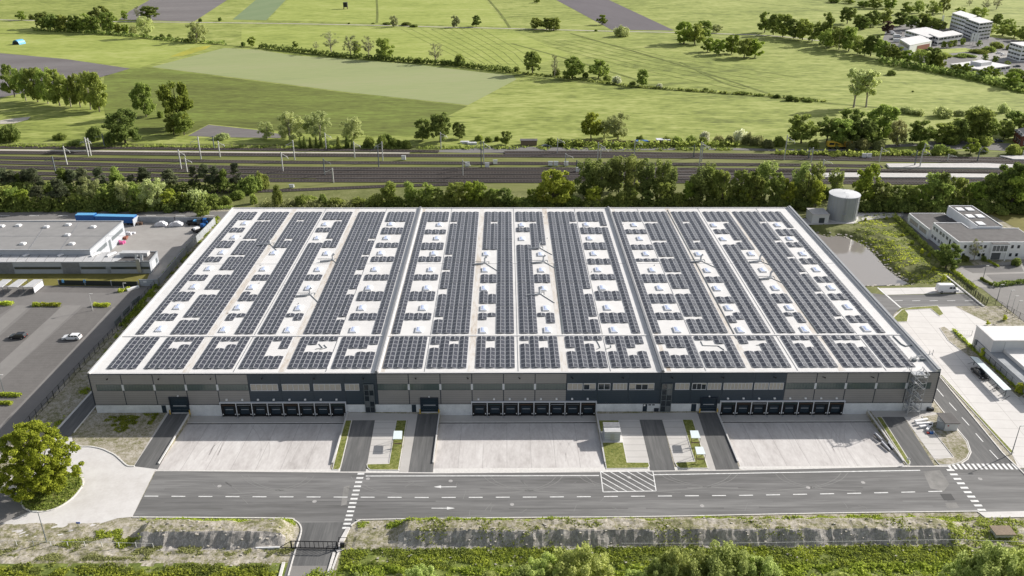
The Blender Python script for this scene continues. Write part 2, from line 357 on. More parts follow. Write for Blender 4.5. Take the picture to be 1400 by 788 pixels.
plain('blue', (0.015, 0.10, 0.32), 0.45); plain('blue_light', (0.12, 0.36, 0.62), 0.5); plain('red', (0.35, 0.03, 0.02), 0.5); plain('pink', (0.50, 0.09, 0.24), 0.6)
plain('orange', (0.45, 0.24, 0.03), 0.5); plain('car_white', (0.80, 0.80, 0.80), 0.25, spec=0.6); plain('car_black', (0.012, 0.014, 0.016), 0.2, spec=0.7)
plain('car_grey', (0.05, 0.06, 0.07), 0.25, spec=0.6); plain('car_silver', (0.45, 0.46, 0.47), 0.25, metal=0.4); plain('cover_sheet', (0.62, 0.62, 0.65), 0.5, var=0.15, scale=2)
plain('wood', (0.20, 0.15, 0.10), 0.8, var=0.2, scale=3); plain('bark', (0.10, 0.085, 0.065), 0.9, var=0.25, scale=3); plain('bark_pale', (0.28, 0.25, 0.21), 0.9, var=0.2, scale=3)
plain('fence_green', (0.02, 0.025, 0.022), 0.6); plain('fence_wood', (0.13, 0.10, 0.075), 0.9)
plain('platform', (0.48, 0.46, 0.44), 0.8, var=0.1, scale=1); plain('rust', (0.12, 0.075, 0.05), 0.7, metal=0.2); plain('sign_blue', (0.02, 0.08, 0.35), 0.4)
plain('stone', (0.42, 0.39, 0.34), 0.9, var=0.25, scale=2)
m, nt, b = new_mat('water')
b.inputs['Base Color'].default_value = (0.24, 0.22, 0.20, 1); b.inputs['Roughness'].default_value = 0.04; b.inputs['Specular IOR Level'].default_value = 0.9; b.inputs['IOR'].default_value = 1.45
g = nt.nodes.new('ShaderNodeNewGeometry'); n = nt.nodes.new('ShaderNodeTexNoise'); n.inputs['Scale'].default_value = 0.9; n.inputs['Detail'].default_value = 4
nt.links.new(g.outputs['Position'], n.inputs['Vector']); bp = nt.nodes.new('ShaderNodeBump'); bp.inputs['Strength'].default_value = 0.03; bp.inputs['Distance'].default_value = 0.3
nt.links.new(n.outputs['Fac'], bp.inputs['Height']); nt.links.new(bp.outputs['Normal'], b.inputs['Normal'])
LEAF = dict(oak=leaf_mat('leaf_oak', (0.060, 0.080, 0.020), (0.205, 0.235, 0.062)), bright=leaf_mat('leaf_bright', (0.075, 0.100, 0.016), (0.235, 0.262, 0.046)),
            dark=leaf_mat('leaf_dark', (0.046, 0.064, 0.019), (0.155, 0.182, 0.050)), willow=leaf_mat('leaf_willow', (0.105, 0.120, 0.050), (0.29, 0.31, 0.14)),
            pine=leaf_mat('leaf_pine', (0.032, 0.040, 0.024), (0.095, 0.105, 0.055)), sparse=leaf_mat('leaf_sparse', (0.09, 0.10, 0.05), (0.19, 0.20, 0.105)),
            purple=leaf_mat('leaf_purple', (0.03, 0.02, 0.02), (0.09, 0.06, 0.05)), blossom=leaf_mat('leaf_blossom', (0.16, 0.17, 0.09), (0.42, 0.42, 0.33)),
            maple=leaf_mat('leaf_maple', (0.070, 0.096, 0.012), (0.25, 0.28, 0.038)), shrub=leaf_mat('leaf_shrub', (0.10, 0.125, 0.035), (0.30, 0.33, 0.12)), birch=leaf_mat('leaf_birch', (0.058, 0.074, 0.022), (0.20, 0.225, 0.07)), round=leaf_mat('leaf_round', (0.052, 0.076, 0.016), (0.19, 0.23, 0.045)), yellow=leaf_mat('leaf_yellow', (0.14, 0.17, 0.02), (0.32, 0.34, 0.06)), brown=leaf_mat('leaf_brown', (0.08, 0.085, 0.035), (0.19, 0.195, 0.085)))
# ================================================================ GROUND
YX = [(20.9, 56.1), (77.0, 112.0), (139.6, 173.5)]; YY0, YYD = -21.6, -3.0; YD = -0.95
def yard_z(y):
    if y <= YY0: return 0.0
    if y >= YYD: return YD
    return YD*(y-YY0)/(YYD-YY0)
pond_px = [(1100, 318), (1130, 324), (1146, 323), (1160, 326), (1180, 335), (1196, 349), (1211, 366), (1226, 378), (1241, 388), (1222, 390), (1190, 391), (1160, 391), (1120, 389)]
WATER_Z = -1.3
pond = smooth_line(GP(pond_px, WATER_Z), 4, closed=True)
pond = [(max(189.0, x), y) for x, y in pond]
pa = np.array(pond)
def inside(x, y, poly):
    x0, y0 = poly[:, 0], poly[:, 1]; x1, y1 = np.roll(x0, -1), np.roll(y0, -1)
    c = ((y0 > y) != (y1 > y)) & (x < (x1-x0)*(y-y0)/(y1-y0+1e-12)+x0)
    return np.count_nonzero(c) % 2 == 1
def pdist(x, y, poly):
    a = poly; b = np.roll(poly, -1, axis=0); ab = b-a; p = np.array([x, y])
    t = np.clip(((p-a)*ab).sum(1)/((ab*ab).sum(1)+1e-9), 0, 1)
    return np.sqrt((((a+ab*t[:, None])-p)**2).sum(1)).min()
def vnoise(x, y, seed=0):
    xi, yi = math.floor(x), math.floor(y); fx, fy = x-xi, y-yi
    def h(a, b):
        n = (a*374761393+b*668265263+seed*1442695041) & 0xffffffff; n = ((n ^ (n >> 13))*1274126177) & 0xffffffff
        return ((n ^ (n >> 16)) & 0xffff)/65535.0
    sx, sy = fx*fx*(3-2*fx), fy*fy*(3-2*fy)
    return (h(xi, yi)*(1-sx)+h(xi+1, yi)*sx)*(1-sy)+(h(xi, yi+1)*(1-sx)+h(xi+1, yi+1)*sx)*sy
def fbm(x, y, o=3, seed=0):
    s = 0; a = 0.5
    for i in range(o): s += a*(vnoise(x, y, seed+i)-0.5)*2; x *= 2.1; y *= 2.1; a *= 0.5
    return s
bl0, bl1 = G(190, 735)[0], G(392, 735)[0]; br0, br1 = G(545, 735)[0], G(1305, 730)[0]
gate_x = (G(404, 745)[0], G(470, 745)[0])
def sstep(a, b, x):
    t = min(1, max(0, (x-a)/(b-a))); return t*t*(3-2*t)
def berm_profile(y):
    if y > -36.2 or y < -44.4: return 0.0
    if y > -39.0: return 1.9*(1-sstep(-39.0, -36.4, y))
    if y > -41.6: return 1.9
    return 1.9*min(1, max(0, (y+43.7)/2.1))
def berm_mask(x):
    a = sstep(bl0-1.0, bl0+1.6, x)*(1-sstep(bl1-2.0, bl1+1.5, x)); b = sstep(br0-1.5, br0+2.0, x)*(1-sstep(br1-3, br1+3, x))
    return max(a, b)
def hgt(x, y):
    z = 0.0
    if y < -36.0:
        jag = 0.26*math.sin(0.37*x+2*math.sin(0.113*x))+0.16*math.sin(1.07*x+1.6*math.sin(0.43*x))+(0.11*math.sin(2.9*x+2.2*math.sin(0.83*x))+0.14*fbm(x*1.9+y*0.7, y*0.8, 2, 6) if y < -40.8 else 0)
        z += berm_profile(y+jag)*berm_mask(x)
        if y < -36.5 and not (gate_x[0]-1.5 < x < gate_x[1]+1.5 and y > -60):
            edge = min(1, (-36.5-y)/2)
            z += edge*(0.12+0.22*fbm(x*0.5, y*0.9, 3, 2)+0.10*fbm(x*1.9, y*1.9, 2, 9))
            if berm_mask(x) > 0.5 and -44.6 < y < -41.3: z += 0.18*fbm(x*1.6, y*0.6, 3, 21)
    elif 186 < x < 240 and 50 < y < 150:
        ins = inside(x, y, pa); d = pdist(x, y, pa)
        if ins: z = WATER_Z-0.15-min(0.8, d*0.3)
        else:
            z = WATER_Z-0.15+(1.45)*sstep(0, 3.6, d)
            if x > 205 and y > 71: z += 0.9*sstep(3, 8, d)*(1-sstep(9, 15, d))*sstep(71, 76, y)*(1-sstep(110, 117, y))
            z += 0.25*fbm(x*0.6, y*0.6, 3, 4)*(1-sstep(8, 14, d))*(0.0 if y < 71.5 else 1)
    return z
def axis(segs):
    out = []
    for a, b, st in segs:
        n = max(1, int(round((b-a)/st))); out += [a+(b-a)*i/n for i in range(n)]
    out.append(segs[-1][1]); return out
def add_exact(ax, vals):
    ax = [a for a in ax if all(abs(a-v) > 0.06 for v in vals)]
    return sorted(ax+list(vals))
ex = []
for a, b in YX: ex += [a, a+0.02, b-0.02, b]
# strip A: everything in front of the facade and road
def grid(xs, ys, f, mf=None):
    mb = MB(); nx = len(xs)
    for y in ys:
        for x in xs: mb.v.append((x, y, f(x, y)))
    for j in range(len(ys)-1):
        for i in range(nx-1):
            k = j*nx+i; mb.f.append((k, k+1, k+nx+1, k+nx)); mb.m.append(mf((xs[i]+xs[i+1])/2, (ys[j]+ys[j+1])/2) if mf else 0)
    return mb
def ztot(x, y):
    for a, b in YX:
        if a+0.01 < x < b-0.01 and YY0-0.001 < y < 0.5: return yard_z(y)-0.03
    return hgt(x, y)
xs = add_exact(axis([(-4000, -300, 925), (-300, -20, 20), (-20, 205, 0.55), (205, 260, 2.5), (260, 4000, 935)]), ex)
ysA = axis([(-1500, -90, 235), (-90, -56, 3), (-56, -46, 0.7), (-46, -41.5, 0.3), (-41.5, -36, 0.5)])
def fgm(x, y):
    e = 0.5*fbm(x*0.5, y*0.5, 2, 44)
    if -44.3+e*0.6 < y < -41.5+e*0.5 and berm_mask(x) > 0.45: return 1
    if x > gate_x[1] and y < -44.2+e: return 2
    if x < gate_x[0] and y < -47.8+e: return 2
    return 0
grid(xs, ysA, lambda x, y: ztot(x, y), fgm).build('ground_foreground', ['gravel_verge', 'soil_face', 'mossy_ground'], kind='structure')
xsB = add_exact(axis([(-4000, -300, 925), (-300, -20, 40), (-20, 186, 6), (186, 240, 54), (240, 4000, 940)]), ex)
ysB = add_exact(axis([(-36, 50, 6)]), [YY0, YYD, 0.45, 0.62])
grid(xsB, ysB, lambda x, y: ztot(x, y) if y < 0.61 else 0.0).build('ground_site', 'gravel_verge', kind='structure')
# band with pond
grid(axis([(186, 240, 0.9)]), axis([(50, 150, 0.9)]), lambda x, y: hgt(x, y) if (186 < x < 240 and 50 < y < 150) else 0.0).build('pond_bank', 'rough_grass', kind='structure')
grid([-4000, -300, 0, 186], [50, 100, 150], lambda x, y: 0.0).build('ground_middle', 'gravel_verge', kind='structure')
grid([240, 400, 4000], [50, 100, 150], lambda x, y: 0.0).build('ground_east', 'gravel_verge', kind='structure')
grid([-5000, -1000, 0, 1000, 5000], [150, 200, 600, 1200, 5000], lambda x, y: 0.0).build('ground_fields', 'meadow', kind='structure')
MB().poly([(x, y) for x, y in pond], WATER_Z).build('pond_water', 'water', kind='structure')

# ---------------------------------------------------------------- far fields
def field(name, pts, mat, z): return sheet(name, pts, z, mat)
field('meadow', [(-60, 34), (165, 48), (292, 62), (190, 93), (0, 72), (-60, 66)], 'meadow_bright', 0.05)
field('ploughed_field', [(-160, 72), (0, 73), (90, 81), (178, 94), (145, 104), (0, 134), (-160, 150)], 'ploughed', 0.06)
field('ploughed_field', [(216, -6), (318, -6), (311, 0), (265, 30), (163, 27), (178, 15)], 'ploughed', 0.06)
field('crop_field', [(354, -6), (400, -6), (391, 0), (364, 28), (318, 27), (350, 0)], 'blue_crop', 0.07)
field('ploughed_field', [(752, -6), (822, -6), (832, 0), (922, 42), (836, 41), (760, 0)], 'ploughed_dark', 0.06)
field('meadow', [(400, -6), (650, -6), (663, 0), (694, 37), (515, 32), (366, 28)], 'meadow_bright', 0.05)
field('crop_field', [(207, 92), (306, 66), (350, 68), (402, 76), (560, 88), (700, 102), (706, 109), (640, 144), (480, 127), (350, 110)], 'young_crop', 0.07)
field('rough_meadow', [(143, 104), (178, 95), (207, 93), (350, 111), (480, 128), (640, 145), (604, 163), (590, 186), (420, 183), (350, 176), (286, 170), (257, 184), (150, 182), (140, 140)], 'meadow_rough', 0.06)
field('ploughed_field', [(257, 186), (285, 171), (350, 178), (384, 184), (384, 189), (300, 188)], 'ploughed', 0.08)
field('meadow', [(700, 39), (838, 43), (925, 44), (860, -6), (1000, -6), (1190, 20), (1330, 45), (1180, 70), (1060, 52), (990, 46)], 'meadow', 0.05)
field('meadow', [(370, 36), (515, 38), (700, 42), (780, 75), (700, 98), (620, 88), (500, 78), (402, 72), (330, 62), (330, 40)], 'meadow_bright', 0.04)
# buttercup strip
field('flower_strip', [(232, 78), (262, 66), (290, 62), (280, 68), (250, 77)], ground_mat('buttercup', [(0, (0.24, 0.27, 0.05)), (0.6, (0.34, 0.33, 0.05)), (1, (0.5, 0.40, 0.05))], 0.05, 0.3, 1.0), 0.09)
def ribbon(name, pts, w, z, mat, n=4, zz=0.0):
    return MB().strip(smooth_line(GP(pts, zz), n), w, z).build(name, mat, kind='structure')
ribbon('farm_track', [(-20, 27), (80, 29), (165, 30), (350, 32), (515, 35), (590, 37), (700, 39.5), (835, 43), (930, 45), (1050, 49), (1120, 56)], 3.4, 0.12, 'dirt_track')
ribbon('drainage_ditch', [(0, 46), (50, 47), (160, 49), (240, 57), (330, 64), (400, 72), (540, 85), (700, 103), (860, 119), (1050, 133), (1130, 141), (1250, 152)], 3.0, 0.10, 'meadow_rough')
ribbon('drainage_ditch', [(930, 85), (985, 112), (1020, 122)], 2.0, 0.10, 'meadow_rough')
for a, b, c in [((515, 0), (516, 20), (515, 32)), ((668, 0), (685, 20), (697, 38)), ((1000, 0), (1100, 12), (1190, 26)), ((1110, 0), (1180, 8), (1260, 17)), ((700, 60), (780, 82), (880, 112)), ((780, 46), (920, 86), (1050, 128))]:
    ribbon('field_margin', [a, b, c], 2.2, 0.11, 'meadow_rough')
field('sandy_patch', [(0, 165), (20, 162), (42, 160), (38, 164), (20, 169), (0, 170)], 'dirt_track', 0.09)
mb = MB()
for k in range(9):
    t = k/8; mb.strip(GP([(548+t*110, 40), (600+t*118, 66+t*8), (640+t*92, 86+t*6)]), 0.5, 0.09)
for k in range(6):
    t = k/5; mb.strip(GP([(735+60*t, 60-8*t), (860+60*t, 92-12*t), (1010+80*t, 124-18*t)]), 0.5, 0.09)
mb.build('tractor_lines', 'meadow_rough', kind='structure')
# ---------------------------------------------------------------- railway corridor
sheet('railway_land', [(-60, 196), (400, 197), (700, 201), (1000, 203), (1200, 205), (1460, 209), (1460, 262), (1100, 262), (700, 270), (300, 284), (-60, 292)], 0.02, 'rail_grass')
sheet('scrub_land', [(-60, 250), (350, 258), (700, 262), (1460, 256), (1460, 292), (1180, 291), (1085, 287), (319, 284), (280, 287), (-60, 290)], 0.06, 'rough_grass')
sheet('service_track', [(-60, 204.0), (150, 206.2), (350, 208), (560, 209), (560, 210.5), (350, 209.8), (-60, 206)], 0.10, 'dirt_track')
sheet('service_road', [(560, 207.5), (700, 201), (800, 202), (960, 202), (1110, 205), (1160, 204), (1215, 198), (1270, 196), (1275, 199), (1220, 202), (1150, 207), (1060, 207), (960, 205), (830, 206.5), (760, 208), (640, 209.5)], 0.11, 'old_asphalt')
sheet('station_forecourt', [(1255, 205), (1262, 195), (1300, 192), (1400, 198), (1460, 204), (1460, 211), (1380, 207), (1320, 204), (1285, 206)], 0.12, 'old_asphalt')
tracks = [([(-60, 201.5), (200, 203.5), (350, 205), (520, 206.5), (600, 208)], 3.6),
          ([(-60, 208.8), (200, 211), (400, 212.8), (700, 213.8), (900, 215), (1100, 217.5), (1460, 224)], 4.4),
          ([(690, 209.5), (800, 209.5), (950, 212), (1100, 214), (1460, 219.5)], 5.0),
          ([(-60, 215.2), (200, 219.5), (400, 222.6), (700, 224), (900, 225), (1080, 226.2), (1205, 228)], 4.0),
          ([(-60, 221), (200, 227), (400, 231), (700, 232), (900, 232.4), (1100, 233.6), (1460, 236)], 4.8),
          ([(-60, 228), (200, 233), (400, 236.5), (700, 237.3), (900, 237), (1090, 236.8), (1460, 240)], 4.6),
          ([(-60, 236), (200, 240.4), (400, 242), (700, 242.8), (900, 243.6), (1100, 245.6), (1460, 248.5)], 4.4),
          ([(-60, 242), (200, 246.8), (400, 247.5), (700, 248.6), (900, 249), (1100, 249.8), (1460, 253)], 3.8),
          ([(-60, 268), (150, 264), (350, 262.3), (525, 255.5), (640, 252)], 3.2)]
for pts, w in tracks:
    L = smooth_line(GP(pts), 5)
    mb = MB(); mb.strip(L, w, 0.05, h=0.22)
    t = mb.build('railway_track', 'ballast', kind='structure')
    for s in (-0.72, 0.72): MB().strip(L, 0.09, 0.36, off=s, h=0.12).build('rail', 'rust', t)
    mb = MB()
    for i in range(len(L)-1):
        a, b = Vector(L[i]), Vector(L[i+1]); d = b-a; n = max(1, int(d.length/1.3)); dn = d.normalized(); nn = Vector((-dn.y, dn.x))
        for k in range(n):
            p = a+d*k/n; q0, q1 = p-nn*1.25, p+nn*1.25
            mb.bar((q0.x, q0.y, 0.30), (q1.x, q1.y, 0.30), 0.26, 0.10)
    mb.build('sleepers', plain('sleeper%d' % len(MATS), (0.11, 0.10, 0.092), 0.9), t)
sheet('ballast_bed', [(350, 230), (700, 233), (900, 234), (1120, 240), (1120, 247), (900, 247), (700, 248), (440, 246)], 0.04, 'ballast')
sheet('ballast_bed', [(640, 207.5), (1050, 212), (1460, 219), (1460, 225), (1100, 219.5), (860, 215), (700, 211)], 0.035, 'ballast')
def platform(pts):
    P = GP(pts); mb = MB().prism(P, 0.0, 0.75, 0, 1)
    return mb.build('station_platform', ['retaining', 'platform'], kind='structure')
platform([(1211, 226), (1345, 225.5), (1460, 230), (1460, 234.5), (1345, 231.5), (1216, 231)])
platform([(1098, 239.5), (1150, 238.4), (1340, 240), (1460, 243), (1460, 248), (1340, 245), (1120, 244.5)])
platform([(1366, 215), (1460, 214.5), (1460, 221), (1385, 219.8)])
for y0 in (226.6, 230.8):
    MB().strip(GP([(1213, y0), (1345, y0-0.1), (1460, y0+3.9)]), 0.35, 0.765).build('platform_edge_line', 'paint', kind='structure')

# ---------------------------------------------------------------- near ground
sheet('back_road', [(-60, 291), (170, 290.5), (320, 289.3), (330, 284), (700, 284), (700, 287), (316, 300), (190, 297), (-60, 303)], 0.08, 'old_asphalt')
mb = MB()
for x in range(-40, 320, 40):
    y = 295.4+(0.3 if x < 100 else -0.4)*0; p, q = G(x, y), G(x+13, y); mb.strip([p, q], 0.35, 0.10)
mb.build('lane_dashes', 'paint', kind='structure')
sheet('works_yard', [(-60, 300), (190, 297), (293, 299), (218, 379), (208, 392), (120, 392), (-60, 345)], 0.03, 'lot_concrete')
sheet('lawn', [(-60, 370), (205, 373), (197, 392), (-60, 390)], 0.05, 'olive_lawn')
sheet('car_park', [(-160, 388), (212, 391), (160, 446), (95, 515), (0, 622), (-40, 665), (-160, 665)], 0.04, 'aisle_paving')
for q in [[(-60, 418.5), (18, 419), (-60, 470)], [(46, 419), (86, 419), (0, 497), (0, 543), (-60, 595), (-60, 512)], [(113, 420.5), (154, 420.5), (0, 582), (0, 521)]]:
    sheet('parking_bays', q, 0.046, 'bay_paving')
for q in [[(22, 418), (42, 418), (-60, 507), (-60, 482)], [(86, 418), (111, 418), (0, 521), (0, 497)], [(154, 420), (160, 420), (18, 567), (-30, 610), (-60, 630), (-60, 600), (0, 585)]]:
    sheet('parking_lane', q, 0.05, 'lane_paving')
sheet('parking_bays', [(60, 391.5), (155, 391.8), (160, 401), (40, 400)], 0.046, 'bay_paving')
# verge left of the warehouse
sheet('verge', [(318, 284), (330, 284), (131, 556), (83, 592), (0, 668), (-20, 650), (60, 556), (120, 495), (165, 446), (212, 391), (232, 373), (296, 299)], 0.055, 'gravel_verge')
A_ = [(79, 588), (126, 536), (200, 450), (212, 450), (131, 556), (101, 591)]
sheet('side_lane', [(74, 594), (79, 588), (126, 536), (140, 518), (148, 530), (131, 555), (101, 591), (96, 597)], 0.07, 'asphalt_ns')
MB().strip(GP([(76, 590), (79, 587), (126, 535.5)]), 0.5, 0.0, h=0.14).strip(GP([(101, 592), (131, 556)]), 0.25, 0.0, h=0.14).build('kerb', 'kerb', kind='structure')
# front patch left
sheet('gravel_patch', [(101, 594), (131, 564), (230, 566), (183, 638), (174, 637), (166, 629), (158, 623), (150, 618), (138, 613), (122, 610), (109, 611), (98, 604)], 0.02, 'gravel_verge')
sheet('turning_area', [(212, 644), (181, 707), (160, 709), (110, 725), (62, 742), (30, 746), (-60, 750), (-160, 700), (-60, 640), (0, 622), (60, 602), (98, 597), (100, 606), (109, 611), (124, 611), (139, 614), (150, 618.6), (158, 623), (166, 629.5), (174.5, 637.6), (183.5, 638), (215, 642)], 0.03, 'paved_concrete')
sheet('asphalt_patch', [(-60, 690), (0, 672), (24, 672), (30, 690), (40, 700), (22, 708), (0, 717), (-60, 730)], 0.036, 'lane_paving')
C = smooth_line(GP([(100, 605), (110, 610.6), (124, 611), (139, 614), (150, 618.6), (158, 623), (166, 630), (174.5, 637.2), (184, 638)]), 4)
MB().strip(C, 0.28, 0.0, h=0.16).build('kerb', 'kerb', kind='structure')
isl = smooth_line(GP([(29, 690), (34, 697), (50, 701), (75, 697), (97, 684), (110, 670), (115, 659), (110, 651), (98, 646), (78, 646), (55, 655), (38, 668), (30, 680)]), 4, closed=True)
MB().prism(isl, 0.0, 0.14, 0).build('kerb_island', 'kerb', kind='structure')
cI = np.array(isl).mean(0); isl2 = [tuple(cI+(np.array(p)-cI)*0.955) for p in isl]
MB().poly(isl2, 0.148).build('grass_island', 'island_grass', kind='structure')
# main road
sheet('road', [(213, 644.6), (452, 645.5), (600, 646.5), (830, 645), (1010, 643), (1240, 638), (1300, 637.5), (1392, 641), (1460, 640), (1460, 700), (1337, 700), (1130, 702), (900, 706.5), (700, 708), (500, 711), (484, 714), (480, 722), (466, 745), (452, 800), (385, 800), (406, 745), (412, 722), (406, 714), (392, 709), (181, 707.5)], 0.02, 'asphalt')
sheet('gate_lane', [(484, 714), (478, 722), (463, 745), (440, 840), (372, 840), (402, 745), (412, 722), (408, 715)], 0.024, 'asphalt_ns')
sheet('gate_lane_end', [(397, 774), (452, 774), (436, 850), (366, 850)], 0.03, 'lane_paving')
# side road
SR = [(1270, 530), (1284, 517), (1319, 556), (1371, 620), (1393, 641), (1300, 637), (1314, 634), (1323, 628), (1327, 619), (1322, 604), (1306.5, 585), (1276, 546)]
sheet('side_road', SR, 0.026, 'asphalt_ns')
MB().poly([(188.6, 0), (197, 14.5), (197, 75), (188.6, 75)][::1], 0.022).build('side_road', 'asphalt_ns', kind='structure')
sheet('back_lane', [(1180, 398), (1190, 401), (1215, 404), (1318, 401.5), (1347, 418), (1232, 421), (1222, 430), (1218, 440), (1190, 440), (1170, 420)], 0.028, 'asphalt')
# large slab paving on the right
PV = [(1218, 444), (1222, 432), (1233, 423), (1300, 418.5), (1330, 421), (1345, 433), (1357, 444.5), (1338, 447), (1333, 460), (1332, 475), (1345, 498), (1400, 545), (1460, 590), (1460, 640), (1392, 640), (1383.5, 621), (1283.5, 512), (1250, 475)]
sheet('slab_paving', PV, 0.024, 'slab_paving')
sheet('parking_pad', [(1202, 394.3), (1290, 393), (1310, 393), (1319, 400.5), (1213, 403.5)], 0.034, 'slab_paving')
MB().strip(GP([(1200, 393.5), (1231.5, 421)]), 0.5, 0.04).build('stop_line', 'paint', kind='structure')
def grassbed(name, px, mat='island_grass', kerb='kerb', k=0.16, h=0.11):
    P = GP(px); c = np.array(P).mean(0)
    MB().prism(P, 0.0, h, 0).build('kerb', kerb, kind='structure')
    # inset
    Q = []
    n = len(P)
    area = sum(P[i][0]*P[(i+1) % n][1]-P[(i+1) % n][0]*P[i][1] for i in range(n))
    sg = 1 if area > 0 else -1
    for i in range(n):
        a, b, c2 = Vector(P[i-1]), Vector(P[i]), Vector(P[(i+1) % n])
        d1, d2 = (b-a).normalized(), (c2-b).normalized(); n1, n2 = Vector((-d1.y, d1.x))*sg, Vector((-d2.y, d2.x))*sg
        m_ = (n1+n2); 
        if m_.length < 0.2: m_ = n1
        m_ = m_.normalized(); kk = k/max(0.4, m_.dot(n1)); q = b+m_*kk; Q.append((q.x, q.y))
    MB().poly(Q, h+0.012).build(name, mat, kind='structure')
grassbed('grass_strip', [(454, 642.8), (463, 643), (466, 640), (481.4, 575), (471.5, 575)])
grassbed('grass_strip', [(501, 635), (531.4, 634.4), (541.6, 575), (556.6, 575), (545.3, 643.6), (506, 643.4), (502, 640)])
grassbed('grass_strip', [(817.7, 575), (846.3, 575), (857.7, 632.6), (887, 632.8), (888.4, 638), (886, 641), (828.6, 641.6)])
grassbed('grass_strip', [(932, 574), (947.3, 574), (968.6, 641), (930, 641.2), (925, 638), (922.3, 632.8), (949.5, 631.4)])
grassbed('grass_strip', [(1197.5, 570.6), (1205.4, 570.4), (1244.6, 632), (1244, 636), (1239.5, 635.6)])
grassbed('gravel_island', [(1260, 570), (1284, 566), (1306.5, 586.5), (1321, 604), (1326, 618), (1322, 627), (1313, 633), (1298, 636.3), (1284, 636), (1277.5, 628.5), (1303.4, 625.5)], 'gravel_verge')
grassbed('grass_strip', [(1284.5, 513), (1287.5, 513), (1387, 619.5), (1381.5, 620.5)])
grassbed('grass_strip', [(1233, 423.5), (1246, 420.5), (1282, 418.2), (1290.5, 430), (1284.5, 433), (1272, 422.6), (1238, 424.5), (1242.5, 430.5), (1240.5, 440.5), (1222, 441), (1218.5, 437.5)])
grassbed('gravel_island', [(1284, 448.6), (1291, 446.8), (1297, 451), (1310, 462), (1345, 489), (1400, 541), (1393, 545), (1345, 503), (1316, 482), (1296, 466)], 'gravel_verge')
sheet('gravel_patch', [(1306, 419.5), (1345, 418.5), (1372, 419), (1400, 441), (1460, 470), (1356, 444)], 0.05, 'gravel_verge')
sheet('parking_stalls', [(1322, 497), (1330, 495), (1384, 543), (1371, 548)], 0.036, 'slab_paving')
mb = MB()
for i in range(9):
    t = i/8; a = (1323+47*t, 498+50*t); b = (1331+50*t, 495.5+46*t); mb.strip(GP([a, b]), 0.14, 0.042)
mb.build('stall_lines', 'dark_patch', kind='structure')
# asphalt ramps, pads, walkways
for q in [[(183, 638.5), (215.8, 642), (213, 645), (259, 564.3), (231.5, 564.3)],]:
    sheet('ramp_lane', [(183, 638.5), (215.6, 642), (259, 564.3), (231.5, 564.3)], 0.028, 'asphalt_ns')
sheet('ramp_lane', [(465, 645), (500, 645), (512.6, 575), (482, 575)], 0.028, 'asphalt_ns')
sheet('ramp_lane', [(558.2, 646), (592, 646), (599.3, 566.4), (571, 566.4)], 0.028, 'asphalt_ns')
sheet('ramp_lane', [(888.8, 644), (923, 643.4), (905.3, 574.3), (874.2, 574.3)], 0.028, 'asphalt_ns')
sheet('ramp_lane', [(978.6, 643.2), (1011.5, 642.8), (982.3, 564.5), (953, 564.5)], 0.028, 'asphalt_ns')
sheet('ramp_lane', [(1245.2, 638), (1278, 637.6), (1235.4, 570.3), (1205.7, 570.3)], 0.028, 'asphalt_ns')
sheet('walkway', [(470.4, 564.2), (571, 566.2), (571, 574.6), (470.4, 575)], 0.026, 'grey_paving')
sheet('walkway', [(816, 566), (953, 564.3), (956, 573.6), (817, 574.6)], 0.026, 'grey_paving')
sheet('walkway', [(1189.6, 561.5), (1272, 560), (1290, 571), (1258, 571), (1196.5, 571)], 0.026, 'grey_paving')
sheet('walkway', [(228, 564), (234, 564), (188, 636), (183, 637)], 0.024, 'grey_paving')
sheet('parking_pad', [(502, 635), (531.4, 634.4), (541.6, 575), (512.6, 575), (501, 641)], 0.03, 'pad_paving')
sheet('footpath', [(545.6, 645.4), (558.2, 645.4), (571, 566.4), (557.3, 574.8)], 0.03, 'grey_paving')
sheet('parking_pad', [(857.7, 632.4), (888, 632.6), (874.2, 574.3), (846.3, 574.3)], 0.03, 'pad_paving')
sheet('parking_pad', [(905.3, 574.3), (932, 573.6), (950, 631.4), (922, 632.7)], 0.03, 'pad_paving')
sheet('footpath', [(947.5, 573.5), (954, 566), (978.6, 643), (969.3, 643)], 0.03, 'grey_paving')
sheet('parking_pad', [(1235.4, 570), (1258.3, 570), (1302.9, 625.3), (1277, 627.5)], 0.03, 'pad_paving')
sheet('footpath', [(1270, 562), (1276, 546), (1290, 562), (1306, 585), (1284, 566)], 0.03, 'gravel_verge')
# yards
for i, (a, b) in enumerate(YX):
    mb = MB(); n = 12
    for k in range(n):
        y0 = YY0+(YYD-0.0-YY0)*k/n; y1 = YY0+(YYD-YY0)*(k+1)/n
        mb.quad((a, y0, yard_z(y0)+0.004), (b, y0, yard_z(y0)+0.004), (b, y1, yard_z(y1)+0.004), (a, y1, yard_z(y1)+0.004))
    mb.build('loading_yard', 'yard_concrete', kind='structure')
    MB().box(a, b, YYD-0.5, YYD-0.02, YD-0.3, YD+0.02).build('drainage_channel', 'black', kind='structure'); MB().box(a, b, YYD-0.02, YYD+0.22, YD-0.3, YD+0.13).build('kerb', 'kerb', kind='structure')  # channel is a solid strip, black imitates the shade inside a recess
    MB().box(a, b, YYD+0.22, 0.0, YD-0.3, YD+0.09).build('dock_apron', 'grey_paving', kind='structure')
    for s, x in ((0, a), (1, b)):
        x0, x1 = (x-0.28, x+0.0) if s == 0 else (x, x+0.28)
        MB().box(x0, x1, YY0+2.5, -0.02, YD-0.3, 0.30).build('retaining_wall', 'retaining', kind='structure')
sheet('kerb_line', [(213, 643.4), (1300, 636.3), (1300, 637.6), (900, 643.3), (600, 647.2), (213, 645.2)], 0.01, 'kerb')
kl = GP([(216, 643.6), (452, 645.8), (592, 646.9), (830, 645.3), (1011, 643.0), (1238, 637.9), (1300, 637.8)])
